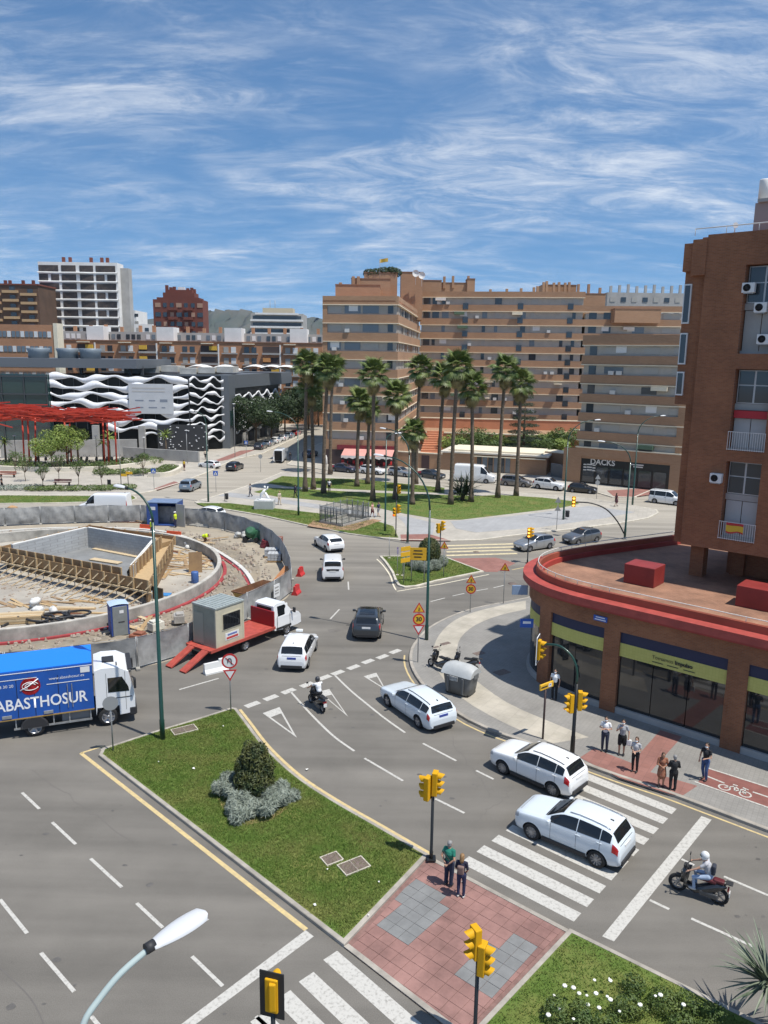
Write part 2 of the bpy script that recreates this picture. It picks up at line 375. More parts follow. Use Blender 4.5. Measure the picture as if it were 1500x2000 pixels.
# -------- median island with lawn, tiled crossing, lawn with roses
EDGE_R=catmull(px((462,1387),(480,1410),(520,1462),(580,1518),(650,1565),(740,1617),(838,1674)),4)     # side towards the right-hand road
EDGE_T=px((200,1466),(300,1433),(380,1409),(452,1386))
tipL=px((193,1479))[0]; a0=G(680,1846); a1=G(860,1998); dL=(a1-tipL).normalized(); 
cR=G(1112,1819); c2=G(1410,1966); dR=(c2-cR).normalized()
def on_left(t): return tipL+dL*t
LL=(a0-tipL).dot(dL)
lawnA=EDGE_T+EDGE_R+[on_left(LL)]+[tipL]
MED_END_L=on_left(LL+26); MED_END_R=cR+dR*22
crossing=[EDGE_R[-1],cR,on_left(LL+8.6),on_left(LL)]
cL2=G(905,2038); tcl=(cL2-tipL).dot(dL); crossing[2]=on_left(tcl)
lawnB=[cR,MED_END_R,MED_END_L,on_left(tcl)]
def inset(poly,d):
    n=len(poly); out=[]; ar=sum(poly[i][0]*poly[(i+1)%n][1]-poly[(i+1)%n][0]*poly[i][1] for i in range(n)); sg=1 if ar>0 else -1
    for i in range(n):
        a,b,c=Vector(poly[i-1][:2]),Vector(poly[i][:2]),Vector(poly[(i+1)%n][:2])
        d1=(b-a).normalized(); d2=(c-b).normalized(); n1=Vector((-d1.y,d1.x))*sg; n2=Vector((-d2.y,d2.x))*sg
        k=(n1+n2); L=k.length_squared; q=b+(k*(2*d/L) if L>0.4 else n1*d); out.append(Vector((q.x,q.y,0)))
    return out
def kerbed(name,poly,mtop,top=0.12,kw=0.16,kh=0.135,mk=None,parent_name='kerb'):
    """a raised area with a kerb ring of real height"""
    mb=MB(); mb.prism(inset(poly,kw),-0.02,top); o=struct(mb.build(name,mtop))
    outer=poly; inner=inset(poly,kw+0.002); k=MB(); n=len(poly)
    for i in range(n):
        for q,z in ((outer[i],-0.02),(outer[i],kh-0.02),(outer[i]+(inner[i]-outer[i])*0.12,kh),(inner[i],kh),(inner[i],0.02)):
            k.v.append(Vector((q[0],q[1],z)))
    for i in range(n):
        j=(i+1)%n
        for a in range(4): k.f.append([5*i+a,5*j+a,5*j+a+1,5*i+a+1]); k.sm.append(False)
    k.build(parent_name,mk or M_KERB,o); return o
LAWN_A=kerbed('lawn',lawnA,M_GRASS); LAWN_B=kerbed('lawn',lawnB,M_GRASS)

def blades(name,poly,n,seed,parent,h=(0.03,0.085),z=0.118,m=None,avoid=()):
    rnd=random.Random(seed); xs=[p[0] for p in poly]; ys=[p[1] for p in poly]; V=[]; F=[]
    pl=inset(poly,0.22); k=0
    while k<n:
        x=rnd.uniform(min(xs),max(xs)); y=rnd.uniform(min(ys),max(ys))
        if not inside((x,y),pl): continue
        k+=1
        for q in range(2):
            a=rnd.uniform(0,2*PI); hh=rnd.uniform(*h); w=rnd.uniform(0.008,0.018); lx,ly=math.cos(a)*w,math.sin(a)*w; bx,by=rnd.gauss(0,hh*0.5),rnd.gauss(0,hh*0.5); ox,oy=rnd.gauss(0,.03),rnd.gauss(0,.03)
            o=len(V); V+=[(x+ox-lx,y+oy-ly,z),(x+ox+lx,y+oy+ly,z),(x+ox+bx,y+oy+by,z+hh)]; F.append((o,o+1,o+2))
    me=bpy.data.meshes.new(name); me.from_pydata(V,[],F); me.update()
    return stuff(link(name,me,m or M_BLADE,parent))
blades('grass',lawnA,70000,1,LAWN_A); blades('grass',lawnB,45000,2,LAWN_B)

# tiled crossing between the two lawns: every tile its own piece
e1=(cR-EDGE_R[-1]).normalized(); e2=Vector((-e1.y,e1.x,0))
mb=MB(); mb.prism(crossing,-0.02,0.035); CROSS=struct(mb.build('crossing_pavement',mat('grout',(0.215,0.125,0.108),0.95,var=0.2,scale=5)))
greyA=px((816,1725),(880,1769),(796,1845),(734,1799)); greyB=px((989,1823),(1055,1857),(970,1949),(897,1910))
M_TR=[mat('red_tile_%d'%i,c,0.85,var=0.28,scale=0.7,space='World',bump=0.35,bscale=45,detail=9) for i,c in enumerate([(0.262,0.142,0.122),(0.268,0.147,0.126),(0.256,0.14,0.12)])]
M_TG=[mat('grey_tile_%d'%i,c,0.85,var=0.16,scale=1.2,space='World',bump=0.4,bscale=40) for i,c in enumerate([(0.19,0.192,0.188),(0.196,0.198,0.194)])]
TS=0.44; rnd=random.Random(5); cin=inset(crossing,0.17); tile_cache={}
o0=crossing[0]; full=MB().box((0,0,0),(TS-0.012,TS-0.012,0.04))
for i in range(-26,26):
    for j in range(-26,26):
        c=o0+e1*(i+0.5)*TS+e2*(j+0.5)*TS
        sq=[c+e1*sx*(TS/2-0.006)+e2*sy*(TS/2-0.006) for sx,sy in ((-1,-1),(1,-1),(1,1),(-1,1))]
        cl_=clip_convex(sq,cin)
        if len(cl_)<3: continue
        ar=abs(sum(cl_[k].x*cl_[(k+1)%len(cl_)].y-cl_[(k+1)%len(cl_)].x*cl_[k].y for k in range(len(cl_))))/2
        if ar<0.012: continue
        isg=inside(c,greyA) or inside(c,greyB); m=rnd.choice(M_TG if isg else M_TR); zt=0.052+rnd.uniform(-0.002,0.003)
        if ar>0.98*(TS-0.012)**2:
            if m.name not in tile_cache:
                me=full.mesh('tile'); me.materials.append(m); tile_cache[m.name]=me
            link('tile',tile_cache[m.name],None,CROSS,loc=(c.x,c.y,zt-0.02),rz=math.atan2(e1.y,e1.x))
        else: MB().prism(cl_,0.03,zt).build('tile',m,CROSS)
k=ribbon3([crossing[0],crossing[1]],0.16,-0.02,0.06,off=-0.08 if (crossing[2]-crossing[0]).dot(Vector((-e1.y,e1.x,0)))<0 else 0.08); k.build('kerb',M_KERB,CROSS)
k=ribbon3([crossing[3],crossing[2]],0.18,-0.02,0.06,off=0.09 if (crossing[0]-crossing[3]).dot(Vector((-dL.y,dL.x,0)))>0 else -0.09); k.build('kerb',M_KERB,CROSS)

# -------- right-hand pavement round the curved building
RK=px((1700,1695),(1500,1627),(1357,1573),(1290,1548),(1210,1522),(1133,1494),(1070,1471),(1012,1449),(970,1435),(916,1411),(880,1388),(845,1362),(820,1336),(805,1312),(799,1291),(802,1270),(811,1255),(826,1237),(850,1220),(886,1203),(925,1190),(985,1178),(1027,1170))
RK=[RK[0],RK[1]]+catmull(RK[2:],2)
rp=RK+[Vector((15,61,0)),Vector((24,66,0)),Vector((60,80,0)),Vector((75,80,0)),Vector((75,5,0)),Vector((30,5,0))]
RPAVE=kerbed('pavement',rp,M_PAVE,top=0.125,kw=0.18,kh=0.14)
def flat(name,poly,z,m,parent=None):
    mb=MB(); mb.prism(poly,z-0.02,z); return mb.build(name,m,parent)
ZP=0.125
flat('crossing_paving',px((1132,1480),(1160,1462),(1233,1490),(1290,1426),(1332,1439),(1270,1508),(1362,1535),(1330,1556),(1300,1548),(1210,1519),z=ZP),ZP+0.006,M_REDPAVE,RPAVE)
M_CYC=mat('cycle_lane_red',(0.21,0.085,0.07),0.9,var=0.15,scale=1.5,space='World')
cyc=px((1362,1530),(1383,1501),(1520,1545),(1520,1585),z=ZP); flat('cycle_lane',cyc,ZP+0.007,M_CYC,RPAVE)
M_PALEBAND=tile_mat('pale_band_paving',(0.42,0.385,0.315),(0.45,0.41,0.34),(0.36,0.33,0.28),0.6,0.6,off=0.0,msize=0.02,rotz=R(33),dirt=0.3)
band_in=px((1027,1190),(975,1202),(930,1220),(900,1245),(893,1275),(905,1300),(925,1325),(990,1372),(1080,1412),(1150,1440),z=ZP)
band_out=px((1027,1173),(985,1181),(925,1196),(886,1213),(858,1240),(845,1275),(855,1310),(900,1362),(985,1412),(1080,1452),z=ZP)
flat('paving_band',catmull(band_out,3)+list(reversed(catmull(band_in,3))),ZP+0.005,M_PALEBAND,RPAVE)
def paint(pts,w,name='painted_line',m=None,z=0.005,parent=None,off=0): return strip(pts,w,z,off).build(name,m or M_WHITEP,parent or ROAD)
for a,b in (((1357,1527),(1510,1581)),((1381,1500),(1510,1541)),((1380,1516),(1415,1530)),((1470,1547),(1512,1561))):
    paint([G(*a,ZP),G(*b,ZP)],0.10,z=ZP+0.012,parent=RPAVE)
# bicycle emblem on the cycle lane
bc=G(1435,1545,ZP); bd=(G(1500,1568,ZP)-G(1400,1535,ZP)).normalized(); bn=Vector((-bd.y,bd.x,0)); mbb=MB()
def ringp(c,r,w,n=14):
    for k in range(n):
        a,b=2*PI*k/n,2*PI*(k+1)/n; pts=[]
        for ang,rr in ((a,r-w),(b,r-w),(b,r),(a,r)): pts.append(c+bd*math.cos(ang)*rr+bn*math.sin(ang)*rr)
        mbb.add([(p.x,p.y,ZP+0.013) for p in pts],[[0,1,2,3]])
ringp(bc-bd*0.42,0.26,0.07); ringp(bc+bd*0.42,0.26,0.07)
def seg2(p,q,w=0.07):
    p=Vector(p);q=Vector(q); d=(q-p).normalized(); nn=Vector((-d.y,d.x,0)); mbb.add([(v.x,v.y,ZP+0.013) for v in (p-nn*w/2,q-nn*w/2,q+nn*w/2,p+nn*w/2)],[[0,1,2,3]])
P_=lambda a,b:bc+bd*a+bn*b
for s_ in ((P_(-.42,0),P_(-.1,.38)),(P_(-.1,.38),P_(.42,0)),(P_(-.1,.38),P_(0,0)),(P_(0,0),P_(.3,.42)),(P_(.3,.42),P_(.42,0)),(P_(-.2,.5),P_(0,.5)),(P_(.2,.5),P_(.45,.45))): seg2(*s_)
mbb.build('bicycle_emblem',M_WHITEP,RPAVE)
# drain covers on that pavement
for p,sx,sy in (((936,1276),0.75,0.45),((870,1257),0.7,0.35),((852,1264),0.4,0.2),((980,1313),0.9,0.6)):
    c=G(*p,ZP); MB().box((c.x,c.y,ZP+0.004),(sx,sy,0.016),rz=R(35)).build('drain_cover',M_IRON,RPAVE)

# -------- road paint
def dash(a,b,w=0.115,m=None,name='lane_dash'): paint([G(*a),G(*b)],w,name,m)
for a,b in (((43,1548),(77,1580)),((102,1606),(148,1649)),((177,1677),(238,1733)),((267,1764),(318,1812)),((375,1868),(435,1926)),((500,1985),(560,2040)),
            ((-60,1695),(-10,1745)),((0,1757),(53,1823)),((80,1861),(145,1937)),((178,1985),(240,2060)),
            ((645,1209),(663,1190)),((680,1136),(681,1152)),((350,1347),(427,1325)),
            ((841,1175),(869,1168)),((884,1164),(907,1159)),((930,1154),(953,1150)),((964,1148),(985,1143)),
            ((712,1481),(787,1525)),((826,1452),(891,1486)),((930,1505),(964,1522)),((850,1560),(907,1588)),
            ((1331,1678),(1356,1690)),((1269,1758),(1307,1776)),((1414,1712),(1510,1753)),((1350,1794),(1474,1850)),((1540,1880),(1640,1925))): dash(a,b)
def line(pts,w=0.12,m=None): paint(catmull(px(*pts),5),w,'lane_line',m)
line(((568,1351),(590,1376),(618,1406),(653,1439),(692,1467))); line(((654,1319),(684,1348),(719,1377),(753,1404),(791,1431)))
line(((600,2140),(380,1985),(240,1890)),0.03) if False else None
for (x,y) in ((520,880),(635,838),(745,797),(860,757),(970,712),(1052,682),(1150,648),(1240,612),(1330,583),(1410,550)):
    c=G(330+x/3.19,1100+y/3.19); d=(G(772,1272)-G(493,1376)).normalized(); paint([c-d*0.42,c+d*0.42],0.42,'give_way_dash')
def tri(ap,b1,b2):
    A_,B1,B2=G(*ap),G(*b1),G(*b2); mb=MB(); cen=(A_+B1+B2)/3; z=0.005
    base=(B2-B1).normalized(); h=(A_-(B1+B2)/2)
    inn=[(B1+B2)/2+h*0.20-base*(B2-B1).length*0.30,(B1+B2)/2+h*0.20+base*(B2-B1).length*0.30,A_-h*0.16]
    o=[B1,B2,A_]
    for i in range(3):
        j=(i+1)%3; mb.add([(p.x,p.y,z) for p in (o[i],o[j],inn[j],inn[i])],[[0,1,2,3]])
    mb.build('give_way_triangle',M_WHITEP,ROAD)
tri((580,1441),(513,1393),(546,1381)); tri((680,1400),(622,1351),(643,1346)); tri((754,1348),(710,1321),(735,1314))
def quadp(*p,name='stop_line'):
    mb=MB(); mb.add([(q.x,q.y,0.005) for q in px(*p)],[[0,1,2,3]]); mb.build(name,M_WHITEP,ROAD)
quadp((1370,1594),(1390,1601),(1199,1839),(1176,1829)); quadp((597,1817),(613,1829),(370,2010),(335,2015))
r1,r10,l1,l10=G(1317,1585),G(1128,1792),G(1138,1513),G(908,1679)
for i in range(10):
    t=i/9; a=l1.lerp(l10,t); b=r1.lerp(r10,t); paint([a,b],0.52,'zebra_stripe')
zd=(a1-a0).normalized()
for s_,L in (((645,1866),5.2),((598,1908),5.4),((552,1944),5.6),((505,1985),5.6)):
    c=G(*s_); paint([c,c+zd*L],0.55,'zebra_stripe')
paint([G(158,1471)]+[G(598,1816)],0.17,'edge_line',M_YELP); paint([G(158,1471),G(203,1457)],0.12,'edge_line',M_YELP)
paint([p for p in EDGE_R],0.15,'edge_line',M_YELP,off=0.18); paint(EDGE_T,0.12,'edge_line',M_KERBL,off=0.12)
paint([p for p in RK if 17<p.y<46],0.10,'edge_line',M_YELP,off=0.30)
paint(catmull(px((736,1092),(748,1104),(762,1124),(768,1142),(775,1155)),3)+px((860,1141),(955,1122)),0.12,'edge_line',mat('road_paint_cream',(0.66,0.60,0.46),0.8,var=0.15,scale=4,space='World'))
for y in (1065,1071,1077,1084): paint(px((872,y+1),(1010,y-3)),0.45,'zebra_stripe',mat('worn_yellow_paint',(0.56,0.48,0.30),0.85,var=0.2,scale=3,space='World'))
paint(px((1000,1113),(1040,1105)),0.12,'edge_line',M_YELP)
# tar seams in the carriageway
M_SEAM=mat('tar_seam',(0.13,0.12,0.11),0.85)
for pts,w in ((((0,1890),(60,1950),(90,2010)),0.035),(((930,1090),(985,1120),(1040,1150)),0.05),):
    paint(catmull(px(*pts),4),w,'tar_seam',M_SEAM)

# -------- triangular sign island
tri_px=((741,1088),(751,1099),(764,1118),(771,1136),(777,1145),(790,1149),(815,1147),(852,1137),(945,1118),(871,1090),(815,1088))
TRI=[*px(*tri_px)]; TISL=kerbed('lawn',TRI,M_GRASS,mk=M_KERBL,kw=0.2); blades('grass',TRI,14000,3,TISL)
flat('red_crossing',px((876,1091),(968,1089),(1007,1100),(971,1117),(949,1117)),0.008,M_REDPAVE,ROAD)

# -------- palm park
pk=px((380,982),(400,991),(450,998),(510,1008),(600,1028),(680,1044),(740,1052),(780,1056),(881,1058),(941,1056),(993,1049),(1047,1042),(1100,1037),(1213,1023),(1267,1013),(1287,1003),(1283,997),(1240,989),(1150,975),(1000,962),(900,956),(800,946),(700,936),(620,929),(548,924),(505,942),(445,962))
PARK=kerbed('park_pavement',pk,M_PAVE_L,kw=0.25,mk=M_KERBL)
flat('grey_path',catmull(px((425,968),(520,978),(620,993),(735,1010),(735,1003),(620,985),(520,970),(450,962),z=ZP),1),ZP+0.006,M_PAVE_G,PARK)
flat('grey_path',catmull(px((800,1044),(790,1022),(775,1008),(800,1010),(850,1022),(845,1044),z=ZP),1),ZP+0.006,M_PAVE_G,PARK)
flat('grey_path',px((880,1018),(1000,1008),(1150,988),(1240,1000),(1180,1012),(1060,1029),(930,1040),(890,1032),z=ZP),ZP+0.006,M_PAVE_G,PARK)
flat('red_crossing',px((782,1044),(838,1043),(881,1056),(783,1055),z=ZP),ZP+0.007,M_REDPAVE,PARK)
lawns=[((384,983),(448,983),(536,993),(624,1003),(735,1018),(768,1028),(778,1050),(740,1049),(680,1041),(600,1025),(510,1005),(450,995),(400,989)),
 ((521,944),(551,930),(620,934),(695,936),(769,943),(868,953),(868,963),(713,957),(620,953),(560,950)),
 ((496,961),(527,953),(620,957),(713,962),(868,967),(930,969),(975,967),(1060,972),(1117,979),(1131,984),(1100,991),(993,1004),(900,1015),(861,1015),(788,1003),(739,992),(620,977),(540,970))]
for i,l in enumerate(lawns):
    pl=px(*l,z=ZP); mb=MB(); mb.prism(pl,0.05,ZP+0.03); o=struct(mb.build('lawn',M_GRASS)); blades('grass',pl,12000,20+i,o,h=(0.05,0.12),z=ZP+0.028)
flat('bare_earth',px((600,1028),(612,1017),(667,1030),(728,1014),(745,1017),(690,1037),(640,1034),z=ZP),ZP+0.045,M_SOIL,PARK)
# -------- pavement along the apartment building and the shop corner
bk=px((560,908),(640,919),(740,926),(860,937),(1000,949),(1110,959),(1165,963),(1195,972),(1240,973),(1275,958),(1350,957))+[Vector((70,118,0)),Vector((70,190,0)),Vector((-10,190,0)),Vector((-16,150,0))]
kerbed('pavement',bk,M_PAVE_L,kw=0.25,mk=M_KERBL)
flat('red_paving',px((1185,958),(1290,952),(1270,966),(1235,971),(1198,969),z=ZP),ZP+0.006,M_REDPAVE)
struct(bpy.data.objects['red_paving'])
# -------- plaza in front of the shopping centre
pz=px((300,960),(354,944),(407,923),(459,898),(515,886),(527,880),(600,846))+[Vector((-24,230,0)),Vector((-120,230,0)),Vector((-120,95,0))]+px((-150,968),(0,968),(160,969),(255,968),(285,963))
PLAZA=kerbed('plaza',pz,M_PAVE_L,kw=0.3,mk=M_KERBL)
flat('red_crossing',px((300,955),(340,940),(352,943),(308,957),z=ZP),ZP+0.007,M_REDPAVE,PLAZA)
flat('red_paving',px((405,905),(470,880),(500,878),(445,898),z=ZP),ZP+0.007,M_REDPAVE,PLAZA)
strip_px=((-100,970),(0,969),(160,970),(262,970),(268,975),(255,980),(100,984),(0,985),(-120,988))
pl=px(*strip_px); sl_=kerbed('lawn',pl,M_GRASS,mk=M_KERBL); blades('grass',pl,8000,31,sl_,h=(0.05,0.12))
# grates in the median lawn
for p,s_,n in (((648,1678),(0.62,0.5),1),((691,1692),(0.95,0.62),2),((360,1426),(1.1,0.6),2),((1372,1595),(0.0,0.0),0)):
    if not n: continue
    c=G(*p,z=0.12); d=R(33); t=tag(MB().box((0,0,0.01),(s_[0],s_[1],0.05),rz=0).build('manhole_cover',M_IRON),['','small square rusty inspection cover in the median lawn','rusty double inspection cover in the median lawn'][n] if p[1]>1500 else 'grey stone double cover by the tall lamp in the lawn','cover')
    t.location=(c.x,c.y,0.125); t.rotation_euler=(0,0,d)
    k=MB()
    for sx,sy,dx,dy in ((1,0,0.04,s_[1]+0.08),(-1,0,0.04,s_[1]+0.08),(0,1,s_[0],0.04),(0,-1,s_[0],0.04)): k.box((sx*(s_[0]/2+0.02),sy*(s_[1]/2+0.02),0.01),(dx,dy,0.06))
    k.build('frame',M_KERBL,t)
    if n==2: MB().box((0,0,0.037),(0.02,s_[1],0.006)).build('joint',M_KERB,t)
# litter scraps on the grass
rnd=random.Random(77)
for i,(x,y) in enumerate([(378,1503),(436,1420),(520,1478),(600,1500),(640,1700),(615,1770),(310,1490),(740,1725),(905,1720),(1190,1915),(720,1790)]):
    c=G(x,y,0.13); s_=rnd.uniform(0.06,0.2); mb=MB(); mb.add([(-s_/2,-s_/3,0),(s_/2,-s_/4,0.02),(s_/3,s_/3,0.0),(-s_/3,s_/4,0.03)],[[0,1,2],[0,2,3]])
    o=tag(mb.build('paper_scrap',mat('paper',(0.75,0.74,0.7),0.8)),'small white scrap of paper lying on the grass','litter','paper scraps on the lawns'); o.location=(c.x,c.y,0.185 if inside(c,lawnA) or inside(c,lawnB) else 0.07); o.rotation_euler=(0,0,rnd.uniform(0,6))

# covers, trench patches, cracks and oil in the carriageway
M_PATCH=mat('asphalt_patch',(0.15,0.138,0.122),0.9,var=0.15,scale=1.5,space='World',bump=0.3,bscale=60); M_OIL=mat('oil_stain',(0.105,0.098,0.09),0.7,var=0.25,scale=4,space='World')
for (x,y),r_ in (((1001,1140),.36),((930,1078),.32),((1040,1103),.3)):
    c=G(x,y); mb=MB(); mb.lathe([(r_,0.001),(r_,.007),(0.001,.008)],c=(c.x,c.y,0),seg=20,cap=False); o=mb.build('manhole_cover',M_IRON,ROAD)
for q in (((640,1230),(690,1222),(693,1228),(643,1237)),):
    mb=MB(); mb.add([(p.x,p.y,.003) for p in px(*q)],[[0,1,2,3]]); mb.build('trench_patch',M_PATCH,ROAD)
rr_=random.Random(91)
def crack(p,q,seed):
    r=random.Random(seed); a,b=G(*p),G(*q); pts=[a.lerp(b,i/14)+Vector((r.gauss(0,.10),r.gauss(0,.10),0)) for i in range(15)]; strip(pts,.022,.0035).build('road_crack',M_SEAM,ROAD)
for i,(p,q) in enumerate((((60,1500),(250,1640)),((880,1440),(960,1560)),((560,1300),(700,1330)),((1000,1545),(930,1600)))): crack(p,q,i)
for i in range(60):
    x,y=rr_.choice(((rr_.uniform(0,600),rr_.uniform(1560,1990)),(rr_.uniform(560,1000),rr_.uniform(1330,1600)),(rr_.uniform(1150,1500),rr_.uniform(1620,1850)),(rr_.uniform(500,760),rr_.uniform(1130,1330)))); c=G(x,y)
    if inside(c,lawnA) or inside(c,lawnB) or inside(c,crossing) or inside(c,rp): continue
    mb=MB(); n=11; rx=rr_.uniform(.03,.13); ry=rx*rr_.uniform(.5,1); mb.v=[Vector((c.x+math.cos(2*PI*k/n)*rx*rr_.uniform(.7,1.2),c.y+math.sin(2*PI*k/n)*ry*rr_.uniform(.7,1.2),.0042)) for k in range(n)]; mb.f=[list(range(n))]; mb.sm=[False]; mb.build('oil_spot',M_OIL,ROAD)
# ================================================================== VEHICLES
def pchip(xs,ys):
    n=len(xs); h=[xs[i+1]-xs[i] for i in range(n-1)]; d=[(ys[i+1]-ys[i])/h[i] for i in range(n-1)]; m=[0]*n
    for i in range(1,n-1):
        if d[i-1]*d[i]>0:
            w1=2*h[i]+h[i-1]; w2=h[i]+2*h[i-1]; m[i]=(w1+w2)/(w1/d[i-1]+w2/d[i])
    m[0]=d[0]; m[-1]=d[-1]
    def f(x):
        x=min(max(x,xs[0]),xs[-1]); i=0
        while i<n-2 and x>xs[i+1]: i+=1
        t=(x-xs[i])/h[i]; t2=t*t; t3=t2*t
        return ys[i]*(2*t3-3*t2+1)+h[i]*m[i]*(t3-2*t2+t)+ys[i+1]*(-2*t3+3*t2)+h[i]*m[i+1]*(t3-t2)
    return f
# stations: (x, ztop, zbelt, zbot, halfwidth) nose to tail; ws=(base,top) rw=(top,base) station indices
CARS={
 'hatch':dict(L=4.2,st=[(2.08,.62,.56,.30,.62),(2.02,.74,.66,.22,.74),(1.75,.86,.76,.19,.84),(1.1,.97,.88,.18,.885),(.78,1.02,.92,.18,.89),(.02,1.43,.95,.18,.89),(-.5,1.475,.97,.18,.89),(-1.2,1.42,1.0,.18,.885),(-1.62,1.33,1.02,.19,.87),(-1.93,1.0,.95,.24,.83),(-2.03,.86,.78,.28,.79),(-2.08,.66,.58,.32,.72)],ws=(4,5),rw=(8,9),wb=2.55,R=.31,roof=.60),
 'suv':dict(L=4.3,st=[(2.13,.74,.66,.36,.64),(2.07,.88,.78,.27,.76),(1.8,1.0,.9,.24,.86),(1.15,1.1,1.0,.23,.90),(.85,1.14,1.03,.23,.905),(.08,1.55,1.05,.23,.905),(-.5,1.6,1.07,.23,.905),(-1.25,1.565,1.1,.23,.90),(-1.7,1.48,1.12,.25,.885),(-1.98,1.1,1.04,.30,.85),(-2.08,.94,.86,.33,.81),(-2.13,.72,.64,.37,.74)],ws=(4,5),rw=(8,9),wb=2.6,R=.34,roof=.62),
 'wagon':dict(L=4.78,st=[(2.36,.62,.56,.30,.64),(2.30,.74,.66,.22,.77),(2.0,.85,.76,.19,.88),(1.3,.95,.87,.18,.92),(.95,1.0,.91,.18,.925),(.15,1.4,.93,.18,.925),(-.5,1.45,.95,.18,.925),(-1.5,1.41,.98,.18,.92),(-2.0,1.34,1.0,.19,.90),(-2.24,1.0,.94,.24,.87),(-2.32,.86,.78,.28,.83),(-2.37,.66,.58,.32,.76)],ws=(4,5),rw=(8,9),wb=2.8,R=.33,roof=.62),
 'mpv':dict(L=4.5,st=[(2.22,.66,.6,.30,.64),(2.16,.78,.7,.22,.77),(1.9,.92,.82,.19,.86),(1.45,1.03,.92,.18,.885),(1.2,1.08,.96,.18,.89),(.2,1.55,.97,.18,.89),(-.4,1.62,.98,.18,.89),(-1.3,1.58,1.0,.18,.885),(-1.85,1.5,1.02,.19,.875),(-2.1,1.06,.96,.24,.85),(-2.17,.88,.8,.28,.81),(-2.21,.66,.58,.32,.74)],ws=(4,5),rw=(8,9),wb=2.75,R=.31,roof=.64),
 'sedan':dict(L=4.5,st=[(2.22,.62,.56,.30,.64),(2.16,.74,.66,.22,.76),(1.85,.84,.75,.19,.86),(1.2,.93,.85,.18,.89),(.85,.98,.89,.18,.895),(.1,1.38,.91,.18,.895),(-.4,1.42,.92,.18,.895),(-.9,1.36,.93,.18,.89),(-1.1,1.3,.94,.18,.885),(-1.75,1.0,.94,.2,.86),(-2.16,.94,.84,.26,.80),(-2.22,.66,.58,.32,.74)],ws=(4,5),rw=(8,9),wb=2.65,R=.31,roof=.60),
 'lav':dict(L=4.4,st=[(2.17,.72,.66,.32,.66),(2.1,.86,.78,.24,.80),(1.85,.98,.88,.2,.88),(1.45,1.08,.98,.19,.90),(1.25,1.12,1.0,.19,.905),(.55,1.72,1.02,.19,.905),(0,1.80,1.03,.19,.905),(-1.4,1.79,1.04,.19,.90),(-2.06,1.74,1.05,.21,.885),(-2.14,1.2,1.05,.27,.87),(-2.18,.95,.85,.3,.85),(-2.2,.66,.58,.34,.8)],ws=(4,5),rw=(8,9),wb=2.72,R=.32,roof=.70),
 'van':dict(L=6.3,st=[(3.12,.95,.8,.36,.70),(3.05,1.12,.95,.28,.86),(2.75,1.3,1.1,.24,.95),(2.4,1.42,1.22,.23,.975),(2.2,1.5,1.28,.23,.98),(1.35,2.45,1.35,.23,.99),(.9,2.66,1.36,.23,.99),(-1.5,2.7,1.36,.23,.99),(-3.02,2.66,1.36,.25,.98),(-3.1,1.6,1.3,.3,.97),(-3.13,1.2,1.0,.33,.95),(-3.15,.75,.65,.37,.9)],ws=(4,5),rw=(8,9),wb=3.7,R=.35,roof=.80),
}
M_GLASS=mat('car_glass',(0.012,0.014,0.016),0.06,spec=0.7)
M_TYRE=mat('tyre_rubber',(0.018,0.018,0.018),0.85); M_RIM=mat('alloy_rim',(0.42,0.42,0.43),0.35,metal=0.7)
M_BLACKP=mat('black_plastic',(0.025,0.025,0.027),0.6); M_TAIL=mat('tail_lamp_red',(0.42,0.012,0.015),0.15,coat=0.6); M_HEADL=mat('headlamp_glass',(0.35,0.37,0.40),0.08,coat=0.8)
M_PLATE=mat('number_plate',(0.72,0.72,0.70),0.5); M_PLATEB=mat('number_plate_blue',(0.05,0.08,0.32),0.5); M_CHROME=mat('chrome',(0.6,0.6,0.62),0.15,metal=1.0)
M_DARK=mat('wheel_well',(0.008,0.008,0.008),0.95)
def paintm(n,c,rough=0.28,metal=0.0): return mat('car_paint_'+n,c,rough,metal=metal,coat=1.0)
P_WHITE=paintm('white',(0.78,0.79,0.79)); P_PEARL=paintm('pearl',(0.66,0.72,0.76)); P_SILVER=paintm('silver',(0.42,0.44,0.46),0.3,0.6); P_GREY=paintm('grey',(0.15,0.155,0.16),0.3,0.5)
P_BLACK=paintm('black',(0.012,0.012,0.014)); P_NAVY=paintm('navy',(0.018,0.026,0.055)); P_DGREY=paintm('dark_grey',(0.045,0.052,0.06),0.28,0.4); P_RED=paintm('red',(0.32,0.02,0.02)); P_BLUEGREY=paintm('blue_grey',(0.22,0.28,0.34),0.3,0.4)
WHEELS={}
